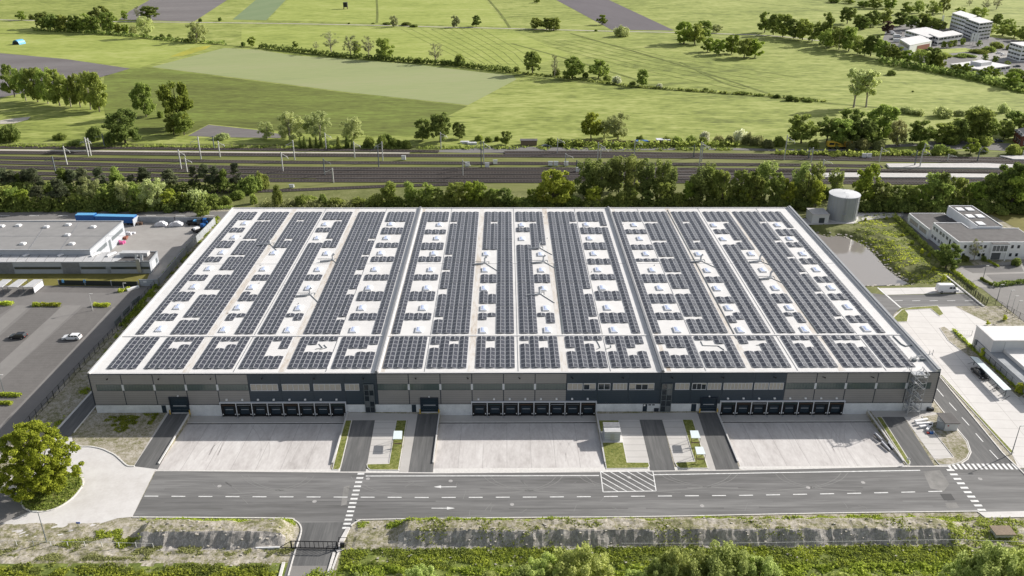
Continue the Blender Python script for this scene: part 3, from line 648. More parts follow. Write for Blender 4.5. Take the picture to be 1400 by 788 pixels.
MB().strip(kl, 0.28, 0.032).build('kerb', 'kerb', kind='structure')
bk = smooth_line(GP([(484, 745), (480, 722), (484, 716), (492, 712.4), (505, 710.9), (700, 708.4), (900, 706.8), (1130, 702.2), (1337, 699.6)]), 5)
MB().strip(bk[6:], 0.22, 0.0, h=0.13).build('kerb', 'kerb', kind='structure')
bk = smooth_line(GP([(181, 707.6), (300, 708.4), (392, 709.2), (402, 711.6), (409, 716.5), (412, 724), (410, 735), (403, 756), (394, 788)]), 5)
MB().strip(bk, 0.25, 0.0, h=0.13).build('kerb', 'kerb', kind='structure')
MB().strip(GP([(478, 722), (464, 752), (447, 800)]), 0.3, 0.0, h=0.13).build('kerb', 'kerb', kind='structure')
MB().strip(GP([(388, 770), (380, 800)]), 0.5, 0.0, h=0.25).strip(GP([(457, 756), (447, 790)]), 0.45, 0.0, h=0.2).build('kerb', 'kerb', kind='structure')
MB().strip(GP([(1276, 546), (1306.5, 584.6), (1322.5, 603.5), (1327.5, 619), (1323, 628.5), (1314, 634.5)]), 0.22, 0.0, h=0.12).strip(GP([(1284, 514.5), (1371, 620), (1393, 641), (1420, 668)]), 0.25, 0.0, h=0.13).build('kerb', 'kerb', kind='structure')
MB().strip(GP([(1337, 700), (1347, 708), (1460, 706)]), 0.25, 0.0, h=0.13).build('kerb', 'kerb', kind='structure')
sheet('pavement', [(1338, 700.5), (1460, 698), (1460, 706), (1348, 707.5)], 0.05, 'paved_concrete')
sheet('footpath', [(478, 724), (470, 737), (470, 752), (462, 757), (458, 752), (466, 736), (474, 722)], 0.16, 'paved_concrete')
# ---------------------------------------------------------------- markings
mb = MB()
for x0 in np.arange(197.5, 1300, 36.95):
    def yy(x): return np.interp(x, [180, 330, 600, 730, 1020, 1200, 1320], [678.6, 679.4, 680.6, 680.0, 677.6, 674.2, 671.2])
    if 1310 < x0: break
    if 476 < x0+10 < 492: continue
    mb.strip(GP([(x0, yy(x0)), (x0+19, yy(x0+19))]), 0.24, 0.034)
mb.build('centre_line_dashes', 'paint', kind='structure')
mb = MB()
for a, b in [((500, 651.2), (819, 650.6)), ((894, 649.4), (1258, 643.4))]: mb.strip(GP([a, b]), 0.26, 0.034)
mb.build('edge_line', 'paint', kind='structure')
mb = MB()
for i in range(14):
    t = i/13; x = 493.5-20.5*t; y = 648.2+74*t; c = G(x, y); mb.box(c[0]-0.68, c[0]+0.68, c[1]-0.26, c[1]+0.26, 0.03, 0.036)
for i in range(10):
    t = i/9; x = 1299.5+42.5*t; y = 643+54.5*t; c = G(x, y); mb.box(c[0]-0.75, c[0]+0.75, c[1]-0.28, c[1]+0.28, 0.03, 0.036)
for i in range(14):
    x = 1298+i*6.9; c = G(x, 638.2); mb.box(c[0]-0.27, c[0]+0.27, c[1]-0.95, c[1]+0.95, 0.03, 0.037)
mb.build('crosswalk_stripes', 'paint', kind='structure')
mb = MB(); H = [(821, 644.8), (892.5, 644.2), (897, 671.6), (824.5, 673)]
for i in range(4): mb.strip(GP([H[i], H[(i+1) % 4]]), 0.2, 0.034)
for i in range(-2, 7):
    # diagonals running down to the right, clipped to the box
    pts = []
    for k in range(41):
        t = k/40; u_ = i/6.0+t*0.62; 
        if 0 <= u_ <= 1: 
            x = (821*(1-t)+824.5*t)*(1-u_)+(892.5*(1-t)+897*t)*u_; y = (644.8*(1-t)+673*t)*(1-u_)+(644.2*(1-t)+671.6*t)*u_; pts.append((x, y))
    if len(pts) > 3: mb.strip(GP([pts[0], pts[-1]]), 0.2, 0.0345)
mb.build('hatched_marking', 'paint', kind='structure')
mb = MB()
for y, d in ((666, -1), (695.2, 1)):
    a, b = ((597, y), (624, y)) if d < 0 else ((590, y), (617, y)); mb.strip(GP([a, b]), 0.2, 0.034)
    tip, base = ((593, y), 603) if d < 0 else ((622, y), 611); mb.poly(GP([tip, (base, y-1.9), (base, y+1.9)]), 0.0345)
mb.build('direction_arrows', 'paint', kind='structure')
mb = MB()
for a, b in [((1281, 532), (1290, 542.5)), ((1297.7, 551), (1307.5, 561.7)), ((1315, 571), (1325, 582)), ((1334, 593), (1344, 604.4)), ((1353, 615.6), (1364.5, 628))]: mb.strip(GP([a, b]), 0.2, 0.036)
for x in range(1223, 1330, 24): mb.strip(GP([(x, 411.6), (x+11, 411.2)]), 0.2, 0.036)
mb.build('side_road_dashes', 'paint', kind='structure')
sheet('asphalt_patch', [(1285, 675.4), (1300, 675.2), (1306, 684.2), (1291, 684.6)], 0.038, 'dark_patch')
# tyre scuffs on the road: thin pale worn strips
mb = MB()
for _ in range(26):
    x = random.uniform(215, 1300); y = random.uniform(652, 700); l = random.uniform(6, 30); mb.strip(GP([(x, y), (x+l*0.35*random.choice((-1, 1)), y+random.uniform(-6, 6)), (x+l*0.6*random.choice((-1, 1)), y+random.uniform(4, 12))]), 0.10, 0.031)
for px, py, dx in [(330, 650, 40), (420, 652, -50), (660, 650, 46), (760, 652, -46), (790, 650, 60), (1060, 648, 50), (1150, 647, -44), (900, 646, 60), (480, 652, 30), (1000, 648, -50)]:
    for o_ in (0, 9): mb.strip(smooth_line(GP([(px+o_, py), (px+o_+dx*0.25, py+10), (px+o_+dx*0.9, py+19), (px+o_+dx*2.2, py+24)]), 5), 0.13, 0.0312)
mb.build('tyre_scuffs', plain('scuff', (0.22, 0.218, 0.21), 0.9), kind='structure')

# stains, tyre arcs, joints and covers
mb = MB(); rr = random.Random(3)
for a, b in YX:
    for _ in range(7):
        x = rr.uniform(a+3, b-3); y0 = rr.uniform(YY0+1, YY0+6); dx = rr.uniform(-6, 6); P = []
        for k in range(9):
            t = k/8; yy_ = y0+(YYD-1.0-y0)*t; xx = min(b-0.6, max(a+0.6, x+dx*t*t)); P.append((xx, yy_))
        for o_ in (-0.9, 0.9):
            for k in range(8):
                (xa, ya), (xb, yb_) = P[k], P[k+1]; w_ = 0.13
                mb.quad((xa+o_-w_, ya, yard_z(ya)+0.008), (xa+o_+w_, ya, yard_z(ya)+0.008), (xb+o_+w_, yb_, yard_z(yb_)+0.008), (xb+o_-w_, yb_, yard_z(yb_)+0.008)) if a+0.3 < min(xa, xb)+o_-w_ and max(xa, xb)+o_+w_ < b-0.3 else None
ground_mat('tyre_mark', [(0, (0.475, 0.45, 0.435)), (1, (0.55, 0.525, 0.508))], 0.2, 0.9, 3.0, rough=0.85)
mb.build('tyre_marks', 'tyre_mark', kind='structure')
mb = MB()
for a, b in YX:
    n = 7
    for k in range(1, n): x = a+(b-a)*k/n; mb.quad((x-0.04, YY0, 0.006), (x+0.04, YY0, 0.006), (x+0.04, YYD-0.4, yard_z(YYD-0.4)+0.006), (x-0.04, YYD-0.4, yard_z(YYD-0.4)+0.006))
mb.build('slab_joints', plain('joint', (0.33, 0.31, 0.30), 0.9), kind='structure')
mb = MB()
for px, py in [(503, 655), (616, 658), (860, 653), (1105, 667), (430, 686), (700, 690), (960, 692), (1180, 660), (1340, 655), (300, 665)]:
    x, y = G(px, py); mb.poly([(x+0.42*math.cos(t*math.pi/6), y+0.42*math.sin(t*math.pi/6)) for t in range(12)], 0.033)
mb.build('manhole_covers', plain('manhole', (0.36, 0.35, 0.34), 0.8, var=0.3, scale=4), kind='structure')
mb = MB()
for y0 in (653, 660, 669, 687, 696):
    x = 225
    while x < 1290:
        l = rr.uniform(60, 220); yy0 = y0+rr.uniform(-1.2, 1.2); x2 = min(1295, x+l); q = [G(x, yy0-(x-225)*0.0022*1), G(x2, yy0-(x2-225)*0.0022)]; mb.strip(q, rr.uniform(0.25, 0.5), 0.0285); x = x2+rr.uniform(10, 120)
mb.build('wheel_tracks', ground_mat('wheel_track', [(0, (0.11, 0.108, 0.105)), (0.5, (0.15, 0.148, 0.145)), (1, (0.235, 0.232, 0.226))], 0.05, 0.35, 1.6, (0.36, 0.39, 0.25), stretch=(0.12, 1.7), contrast=1.2), kind='structure')
mb = MB()
for pts in [[(1262, 645), (1285, 643), (1298, 662), (1290, 672), (1272, 668), (1266, 655)], [(1292, 688), (1307, 687.5), (1312, 695), (1296, 696)], [(470, 666), (478, 664), (474, 690), (466, 692)]]: mb.poly(GP(pts), 0.0295)
mb.build('dust_patch', ground_mat('dust', [(0, (0.17, 0.168, 0.16)), (1, (0.30, 0.29, 0.275))], 0.15, 0.6, 2.5), kind='structure')
# ================================================================ WAREHOUSE
W_, D_, H_ = 188.0, 108.3, 10.1
WH = thing('warehouse', 'huge white flat-roofed logistics warehouse with grey and navy facade and loading docks', 'warehouse', (0, 0, 0))
def UX(px): return (px-121.2)/1163.7*W_          # facade position from the roof edge
HALL = [(0.0, UX(512.5)), (UX(512.5), UX(904)), (UX(904), W_)]
GREY = [(0.0, UX(336.5)), (UX(512.5), UX(773)), (UX(1074.9), W_)]
NAVY = [(UX(336.5), UX(512.5)), (UX(773), UX(1074.9))]
Z0, ZT = 2.15, H_-0.22
# core volumes
mb = MB().box(0.12, W_-0.12, 0.12, D_-0.12, -1.3, H_-0.12, 0); mb.build('wall', 'clad_grey', WH)
mb = MB()
for a, b in HALL: mb.box(a+0.55 if a > 0 else 0.35, b-0.55 if b < W_ else b-1.0, 0.35, D_-0.35, H_-0.2, H_, 0)
mb.build('roof', 'roof_sheet', WH)
# side walls, grey cladding seams on left and right, back
for xa_, xb_ in ((-0.0, 0.12), (W_-0.12, W_)):
    mb = MB()
    for k in range(18): y = D_*k/18; mb.box(xa_, xb_, y+0.05, y+D_/18-0.05, Z0, ZT, 0)
    mb.build('side_cladding', 'clad_grey', WH)
mb = MB().box(0.02, W_-0.02, D_-0.12, D_, 0, ZT, 0); mb.build('rear_cladding', 'clad_grey', WH)
# facade panels
RZ0, RZ1 = 5.72, 7.38
seamG = []
for a, b in GREY:
    n = max(1, round((b-a)/6.98)); seamG += [a+(b-a)*i/n for i in range(n+1)]
n_panel = 0
for a, b in GREY:
    n = max(1, round((b-a)/6.98)); w = (b-a)/n
    for i in range(n):
        x0, x1 = a+i*w+0.10, a+(i+1)*w-0.10
        MB().box(x0, x1, -0.06, 0.12, RZ1, ZT, 0).box(x0, x1, -0.06, 0.12, Z0, RZ0, 0).build('cladding_panel', 'clad_grey', WH)
        xa = x0 if not (a == 0 and i == 0) else x0+1.0
        xb = x1 if not (b > 187 and i == n-1) else x1-1.2
        if xa > x0: MB().box(x0, xa, -0.06, 0.12, RZ0, RZ1, 0).build('cladding_panel', 'clad_grey', WH)
        if xb < x1: MB().box(xb, x1, -0.06, 0.12, RZ0, RZ1, 0).build('cladding_panel', 'clad_grey', WH)
        t = MB().box(xa+0.02, xb-0.02, -0.02, 0.12, RZ0+0.06, RZ1-0.06, 0).build('ribbon_window', 'ribbon_glass', WH)
        m2 = MB(); m2.box(xa, xb, -0.05, 0.12, RZ0, RZ0+0.06).box(xa, xb, -0.05, 0.12, RZ1-0.06, RZ1)
        nn = int((xb-xa)/0.62)
        for k in range(1, nn): xx = xa+(xb-xa)*k/nn; m2.box(xx-0.018, xx+0.018, -0.035, 0.1, RZ0+0.06, RZ1-0.06)
        m2.build('window_frame', 'navy_trim', t)
for x in seamG:
    sm_ = MB().box(x-0.10, x+0.10, -0.04, 0.12, Z0, ZT, 0).build('facade_seam', 'navy_trim', WH)
    if 1 < x < 187 and all(abs(x-e) > 0.5 for a, b in GREY for e in (a, b)): MB().box(x-0.24, x+0.24, -0.075, -0.04, RZ0+0.08, RZ1-0.08, 0).build('joint_cover', 'white_frame', sm_)
for a, b in NAVY:
    n = max(1, round((b-a)/6.98)); w = (b-a)/n
    for i in range(n):
        x0, x1 = a+i*w+0.02, a+(i+1)*w-0.02
        MB().box(x0, x1, -0.06, 0.12, RZ1, ZT, 0).box(x0, x1, -0.06, 0.12, Z0-0.3, RZ0, 0).box(x0, x1, -0.0, 0.12, RZ0, RZ1, 0).build('cladding_panel', 'clad_navy', WH)
# navy-zone window groups  (pixel spans along the ribbon, with blinds)
def wspan(px): return WL(px, 530)[0]
groups = [(343, 380, 5), (386, 423, 5), (429, 466, 5), (472, 491, 3), (776, 796, 3), (798, 814, 2), (818, 834, 2), (838, 857, 4), (860.5, 894, 4), (923, 942, 3), (946, 965, 3), (967, 985.5, 4), (989, 1028, 8), (1031, 1050, 4), (1051.5, 1070.5, 4)]
for gi, (p0, p1, n) in enumerate(groups):
    x0, x1 = wspan(p0), wspan(p1); dark = gi in (5, 6, 8, 10)
    fr = MB(); fr.box(x0-0.05, x1+0.05, -0.14, -0.02, RZ0-0.05, RZ0+0.05).box(x0-0.05, x1+0.05, -0.14, -0.02, RZ1-0.05, RZ1+0.05)
    for k in range(n+1): xx = x0+(x1-x0)*k/n; fr.box(xx-0.045, xx+0.045, -0.139, -0.02, RZ0+0.05, RZ1-0.05)
    t = fr.build('office_window', 'white_frame', WH)
    pn = MB()
    for k in range(n):
        a_ = x0+(x1-x0)*k/n+0.045; b_ = x0+(x1-x0)*(k+1)/n-0.045
        h = RZ0+0.05 if not dark else RZ1-0.05-random.choice((0.2, 0.35, 1.4))
        if h > RZ0+0.06: pn.box(a_, b_, -0.03, -0.01, RZ0+0.05, h, 1)
        pn.box(a_, b_, -0.035, -0.01, max(h, RZ0+0.05), RZ1-0.05, 0)
    pn.build('window_blind', ['blind', 'glass'], t)
# plinth
docks = [(27.94, 55.92), (84.12, 112.08), (140.06, 168.0)]
xs_ = [0.0]+[v for d in docks for v in d]+[W_]
for i in range(0, len(xs_), 2): MB().box(xs_[i]+0.01, xs_[i+1]-0.01, -0.10, 0.12, -1.3, Z0, 0).build('plinth', 'plinth', WH)
for a, b in docks: MB().box(a+0.01, b-0.01, -0.10, 0.12, -1.3, -0.78, 0).build('dock_base', 'plinth', WH)
# navy zone reaches slightly lower: trim line
mb = MB().box(0, W_, -0.13, 0.12, Z0-0.10, Z0+0.0, 0).box(-0.08, W_+0.08, -0.16, 0.12, ZT, H_+0.02, 0)
mb.build('base_trim', 'navy_trim', WH)
MB().box(-0.10, 0.06, -0.16, 0.2, Z0-0.1, H_, 0).build('corner_trim', 'navy_trim', WH); MB().box(W_-0.06, W_+0.10, -0.16, 0.2, Z0-0.1, H_, 0).build('corner_trim', 'navy_trim', WH)
# docks
for (a, b) in docks:
    w = (b-a)/8
    MB().box(a-0.12, b+0.12, -0.55, -0.06, 2.66, 2.84, 0).build('dock_canopy', 'white_frame', WH)
    MB().box(a+0.02, b-0.02, -0.02, 0.12, -0.78, 2.62, 0).build('dock_backing', 'navy_trim', WH)
    for i in range(9): xx = a+i*w; MB().box(xx-0.09, xx+0.09, -0.52, -0.02, -0.5, 2.62, 0).build('dock_divider', 'white_frame', WH)
    for i in range(8):
        x0, x1 = a+i*w+0.14, a+(i+1)*w-0.14
        s_ = MB()
        s_.box(x0, x0+0.5, -0.48, -0.03, -0.85, 2.45, 0).box(x1-0.5, x1, -0.48, -0.03, -0.85, 2.45, 0).box(x0, x1, -0.5, -0.03, 1.75, 2.46, 0)
        s_.box(x0, x1, -0.40, -0.03, -0.85, -0.42, 0)
        t = s_.build('loading_dock', 'rubber', WH)
        MB().box(x0+0.5, x1-0.5, -0.12, -0.04, -0.42, 1.75, 0).build('dock_door', 'dark_door', t)
        MB().box(x0+0.75, x1-0.75, -0.135, -0.12, 0.72, 0.86, 0).build('door_window', 'cell_frame', t)
        MB().box(x0+0.12, x1-0.12, -0.52, -0.505, 2.12, 2.26, 0).build('number_strip', random.choice(['glass_green', 'glass_grey', 'concrete_wall', 'rust']), t)
        MB().box(x0+0.14, x0+0.34, -0.53, -0.485, -0.35, -0.1, 0).build('marker_lamp', 'white', t); MB().box(x1-0.34, x1-0.14, -0.53, -0.485, -0.35, -0.1, 0).build('marker_lamp', 'white', t)
        MB().box(x0-0.02, x0+0.22, -1.35, -0.75, YD+0.1, YD+0.24, 0).build('wheel_guide', 'galv', t)
        xc = (x0+x1)/2-0.2
        MB().box(xc-0.2, xc+0.2, -0.4, -0.06, 3.3, 3.6, 0, True).build('wall_lamp', 'white', WH)
# sectional gates and doors
for (p0, p1, ptop, pbot) in [(231, 255, 544, 562.5), (574.3, 597.3, 545, 562.6), (958, 979, 544.5, 563)]:
    x0, zt = WL(p0+1, ptop); x1, _ = WL(p1+1, ptop); z1 = min(zt, 3.9)
    mb = MB().box(x0-0.15, x0, -0.4, -0.05, 0, z1+0.1).box(x1, x1+0.15, -0.4, -0.05, 0, z1+0.1).box(x0-0.15, x1+0.15, -0.4, -0.05, z1+0.1, z1+0.3)
    t = mb.build('gate_frame', 'navy_trim', WH)
    g_ = MB(); nz = 5
    for k in range(nz): g_.box(x0, x1, -0.16, -0.10, 0.05+k*z1/nz, (k+1)*z1/nz, 0)
    g_.build('roller_door', 'dark_door', t); MB().box(x0+0.5, x1-0.5, -0.18, -0.16, 1.75, 1.95).build('door_window', 'cell_frame', t)
    MB().box(x0, x1, -0.5, -0.05, 0.0, 0.1).build('threshold', 'kerb', t)
    for xx in (x0-0.25, x1+0.25): MB().tube((xx, -0.75, 0), (xx, -0.75, 1.1), 0.13).build('bollard', 'yellow', t)
    MB().box((x0+x1)/2-0.15, (x0+x1)/2+0.15, -0.3, -0.06, z1+0.45, z1+0.65, 0, True).build('wall_lamp', 'white', WH)
for (p0, p1) in [(221.5, 227.5), (563, 569), (878.5, 884.5), (944.7, 951.5)]:
    x0, x1 = WL(p0, 558)[0], WL(p1, 558)[0]; MB().box(x0, x1, -0.13, -0.09, 0.02, 1.95).build('service_door', 'dark_door', WH)
x0 = WL(881, 558)[0]; MB().box(x0-0.25, x0+0.15, -0.145, -0.13, 1.45, 1.85).build('door_sign', 'white', WH)
for p in (888, 893): x0 = WL(p, 556)[0]; MB().box(x0-0.3, x0+0.3, -0.14, -0.1, 1.6, 1.9).build('notice_board', 'navy_trim', WH)
x0 = WL(897, 560)[0]; MB().box(x0-0.5, x0+0.5, -0.35, -0.1, 0.1, 0.9).build('post_box', 'navy_trim', WH)
# glazed stair shafts
for p0, p1 in [(499, 512), (903.5, 917.5)]:
    x0, x1 = WL(p0, 545)[0], WL(p1, 545)[0]; zt = 7.35
    fr = MB()
    for k in range(3): xx = x0+(x1-x0)*k/2; fr.box(xx-0.06, xx+0.06, -0.34, -0.20, 0.05, zt)
    for k in range(6): zz = 0.05+(zt-0.05)*k/5; fr.box(x0, x1, -0.335, -0.20, zz-0.05, zz+0.05)
    t = fr.build('stair_glazing', 'mast_dark', WH)
    pn = MB()
    for k in range(5):
        for j in range(2):
            za = 0.05+(zt-0.05)*k/5+0.05; pn.box(x0+(x1-x0)*j/2+0.06, x0+(x1-x0)*(j+1)/2-0.06, -0.28, -0.22, za, za+(zt-0.05)/5-0.1, random.choice((0, 0, 1)))
    pn.build('glass_pane', ['glass', 'glass_grey'], t); MB().box(x0-0.05, x1+0.05, -0.21, -0.05, 0.0, zt+0.1).build('shaft', 'navy_trim', t)
# small wall floodlights high on the facade
for px in (147, 217, 288, 358, 429, 496, 567.5, 638.5, 709, 781, 850, 917, 986, 1057, 1124, 1190):
    x0 = WL(px, 518)[0]; MB().bar((x0, -0.06, 8.9), (x0+0.25, -0.75, 9.15), 0.12).box(x0+0.1, x0+0.4, -0.95, -0.65, 9.05, 9.2).build('floodlight_arm', 'black', WH)
# roof edges and fire walls
mb = MB().box(-0.08, 0.35, -0.1, D_+0.05, H_-0.2, H_+0.30).box(0.35, W_-1.0, D_-0.35, D_+0.05, H_-0.2, H_+0.22).box(0.35, W_-1.0, -0.12, 0.35, H_-0.2, H_+0.06)
mb.build('parapet', 'coping', WH)
mb = MB().box(W_-1.0, W_-0.55, -0.1, D_+0.05, H_-0.3, H_+0.5, 0).box(W_-0.55, W_+0.1, -0.1, D_+0.05, H_-0.3, H_+0.75, 1); mb.build('parapet', ['coping', 'firewall_right'], WH)
for x in (HALL[0][1], HALL[1][1]):
    MB().box(x-0.55, x-0.2, 0.1, D_-0.1, H_-0.2, H_+0.25, 0).box(x-0.2, x+0.28, -0.1, D_, H_-0.2, H_+0.62, 1).box(x+0.28, x+0.55, 0.1, D_-0.1, H_-0.2, H_+0.3, 0).build('fire_wall', ['coping', 'firewall'], WH)
MB().box(0.35, W_-1.0, 17.1, 17.55, H_, H_+0.16).build('roof_curb', 'roof_edge', WH)
# valleys with dirt, and dotted ridge lines
for p in (257, 387, 644, 772, 1026, 1150):
    x = G(p, 503, 10.35)[0]; MB().box(x-0.75, x+0.75, 0.5, D_-0.5, H_, H_+0.012).build('roof_valley', 'roof_valley', WH)
for x in (HALL[0][1]+1.35, HALL[1][1]+1.5): MB().box(x-0.45, x+0.45, 0.5, D_-0.5, H_, H_+0.012).build('roof_valley', 'roof_valley', WH)
mb = MB()
for x in (31.65, 53.0-1.0, 73.8, 94.55, 115.0, 135.8+0.35, 156.6, 176.3): mb.box(x-0.06, x+0.06, 0.6, D_-0.6, H_, H_+0.05)
mb.build('ridge_seam', 'firewall', WH)
mb = MB()
for y in (60.9,): mb.box(1, W_-2, y-0.04, y+0.04, H_, H_+0.04)
for _ in range(60):
    x = random.uniform(3, W_-4); y = random.uniform(2, D_-3); mb.box(x-0.1, x+0.1, y-0.1, y+0.1, H_, H_+0.2)
mb.build('roof_drain', 'firewall', WH)

# ---------------------------------------------------------------- solar arrays
PXF = dict(a=145.2, b=196.3, c=263.4, d=325.4, e=392.4, f=452.4, g=522.6, h=582.9, i=649.4, j=712, k=777.5, l=836.6, m=908.6, n=966.4, o=1029.3, p=1093.6, q=1154.3, r=1213.6)
U0 = {k: G(v, 503, 10.35)[0] for k, v in PXF.items()}
ZP = H_+0.12; TP = 2.245
def vy(u, y):
    lo, hi = 0.0, 108.0
    for _ in range(24):
        m_ = (lo+hi)/2
        if proj(u, m_, 10.35)[1] > y: lo = m_
        else: hi = m_
    return lo
FR = [2.0+1.83*k for k in range(8)]
MR = []; v_ = 18.35
for k in range(47):
    if k in (8, 16, 24, 33, 41): v_ += 0.28
    MR.append(v_); v_ += 1.795
full = set(range(8))
FRONT = dict(a={0: full, 1: full, 2: full}, b={0: full, 1: {0,1,2,3,4,7}, 2: {0,1,2,3,4,5,7}, 3: full}, c={0: full, 1: {0,1,2,3,4,7}, 2: {0,1,2,3,4,5,7}, 3: full},
 d={0: full, 1: full, 2: {0,1,2,7}, 3: {0,1,2,5,6,7}}, e={0: full, 1: {0,1,2,3,6,7}, 2: {0,1,2,3,7}, 3: {0,1,2,3,7}}, f={0: full, 1: {0,1,2,5,6,7}, 2: {0,1,2,3,5,6,7}, 3: {0,1,2,3,6,7}},
 g={t: full for t in range(4)}, h={0: {0,1,2,3,4,6,7}, 1: full, 2: {0,1,2,3,4,5,7}, 3: full}, i={0: full, 1: {0,1,2,3,4,7}, 2: full, 3: full},
 j={0: {0,1,2,3,4,5,7}, 1: full, 2: {0,1,2,3,4,7}, 3: full}, k={0: {0,1,2,3,5,6,7}, 1: full, 2: {0,1,2,3,4,5,7}, 3: {0,1,2,3,7}}, l={0: {0,1,2,3,6,7}, 1: full, 2: {0,1,2,5,6,7}, 3: {0,1,2,3,6,7}},
 m={0: {0,1,2,3,6,7}, 1: {0,1,2,5,6,7}, 2: {0,1,2,5,6,7}, 3: full}, n={0: {0,1,2,3,7}, 1: {0,1,2,3,7}, 2: {0,1,2,3,6,7}, 3: full}, o={0: {0,1,2,3,6,7}, 1: {0,1,2,3,7}, 2: {0,1,2,3,4,5,7}, 3: full},
 p={0: full, 1: {0,1,2,3,4,5,7}, 2: {0,1,2,3,4,7}, 3: full}, q={0: full, 1: {0,1,2,3,4,5,7}, 2: {0,1,2,3,4,5,7}, 3: {0,1,2,3,4,7}}, r={0: full, 1: full, 2: full})
B_, T_ = 457.0, 288.0
def blocks(*b): return list(b)
def full_less(*gaps):
    """from front to rear with gaps (rear_y, front_y) taken out"""
    out = []; y = B_
    for r_, f_ in sorted(gaps, key=lambda g: -g[1]): out.append((f_, y)); y = r_
    out.append((T_, y)); return out
ALL = [(T_, B_)]
MAIN = {
 'a': {0: ALL, 1: [(427.9, 437.9), (398.3, 411.1), (375, 383.6), (350.7, 358.3), (329, 338.9), (311.9, 317.9), (T_, 301.1)]},
 'b': {0: full_less((433, 437), (395, 402), (368.8, 375), (348, 350.7), (326.4, 329), (301.1, 303.3)), 2: ALL, 3: ALL},
 'c': {0: [(428.6, 438.6), (399.3, 411.7), (376, 384), (T_, 339.3)], 1: [(428.6, 434), (402.9, 411.7), (376, 384), (329.5, 339.3), (304, 327), (T_, 301.4)], 2: ALL, 3: ALL},
 'd': {0: [(332.9, B_), (312, 318), (T_, 301.4)], 2: [(428.6, 433.6), (376.4, 384), (329.4, 339.3), (304, 326.4), (T_, 301.4)], 3: [(429, 438.6), (376.4, 384), (T_, 339.3)]},
 'e': {0: ALL, 1: ALL, 2: ALL, 3: full_less((369.7, 376.4), (395.7, 403), (433.9, 438.3), (301.4, 304), (326.7, 329.3), (348.9, 351.7))},
 'f': {0: [(428.6, 438.6), (399.3, 411.7), (376.4, 384), (352.1, 358.6), (332.9, 339.3), (312, 318.6), (T_, 301.4)], 3: ALL},
 'g': {0: ALL, 1: [(428.9, 438.3), (399.3, 411.7), (376, 384), (352, 358.9), (333.1, 339.8), (312.8, 318.6), (T_, 301.7)]},
 'h': {0: full_less((369.7, 372.6), (395.7, 403), (433.9, 438.3), (301.7, 304.2), (326.9, 329.7), (348.9, 351.8)), 1: ALL, 2: ALL, 3: ALL},
 'i': {0: [(429.7, 438.9), (400, 412.4), (376.7, 384.6), (T_, 340)], 1: [(429.3, 434.3), (403.6, 412.4), (376.7, 384.6), (329.7, 340), (304.2, 327), (T_, 301.7)], 2: ALL, 3: ALL},
 'j': {0: [(333.3, B_), (310.3, 316), (T_, 301.7)], 2: [(429.3, 434), (376.4, 384.6), (330, 340), (304.3, 327.8), (T_, 301.9)], 3: [(429.6, 438.9), (376.4, 384.6), (T_, 333.7)]},
 'k': {0: ALL, 1: ALL, 2: ALL, 3: full_less((369.7, 372.9), (395.7, 403.3), (433.9, 437.9), (301.7, 304.2), (327.4, 330), (349.1, 352))},
 'l': {0: [(428.3, 442.1), (398.9, 411.4), (376, 384), (358.9, 362.5), (353.9, 357.7), (332, 341.7), (311.7, 320.2), (T_, 302.3)], 3: full_less((308, 309.7), (357.7, 358.9))},
 'm': {0: ALL, 1: [(428.6, 438.3), (403.3, 412.1), (376.4, 384.3), (352.2, 359), (333.5, 340), (313.1, 319), (T_, 302.5)]},
 'n': {0: full_less((369.9, 376), (395.7, 402.9), (433.9, 437), (349, 352.2), (327.4, 330), (302.5, 305)), 2: ALL, 3: ALL},
 'o': {0: [(429.5, 438.9), (404.3, 412.4), (376.9, 384.7), (T_, 340.5)], 1: [(429, 434), (404.3, 412.4), (376.9, 384.7), (330.5, 340.5), (305, 328), (T_, 302.5)], 2: ALL, 3: ALL},
 'p': {0: [(333.5, B_), (313, 319.4), (T_, 302.9)], 2: [(429, 433.6), (403.3, 411.7), (330.3, 340.6), (305.4, 327.8), (T_, 302.9)], 3: [(429, 438.3), (403.3, 411.7), (T_, 340.6)]},
 'q': {0: ALL, 1: ALL, 2: ALL, 3: full_less((369.7, 376), (395.7, 402.9), (432.6, 436.9), (302.5, 305), (327.7, 330), (349.5, 352.2))},
 'r': {0: [(429.3, 438.6), (400.4, 408.6), (377.4, 385.4), (353.7, 360), (331.7, 338.5), (312.2, 320.6), (T_, 302.9)], 2: full_less((310.8, 312.4))}}
NT = {k: (3 if k in 'ar' else 4) for k in PXF}
cells = {}
def module(mb, x0, x1, y0, y1, zl, zr):
    """one tilted module: frame ring and glass, 4 cm thick"""
    f = 0.055; t = (x1-x0)
    def z(x): return zl+(zr-zl)*(x-x0)/t
    a = [(x0, y0, z(x0)), (x1, y0, z(x1)), (x1, y1, z(x1)), (x0, y1, z(x0))]
    xi0, xi1, yi0, yi1 = x0+f, x1-f, y0+f, y1-f
    b = [(xi0, yi0, z(xi0)), (xi1, yi0, z(xi1)), (xi1, yi1, z(xi1)), (xi0, yi1, z(xi0))]
    for i in range(4): j = (i+1) % 4; mb.quad(a[i], a[j], b[j], b[i], 1)
    mb.quad(*b, 0)
    d = [(p[0], p[1], p[2]-0.05) for p in a]
    for i in range(4): j = (i+1) % 4; mb.quad(d[i], d[j], a[j], a[i], 1)
def bayname(ix): return nth(ix+1)
order = 'abcdefghijklmnopqr'
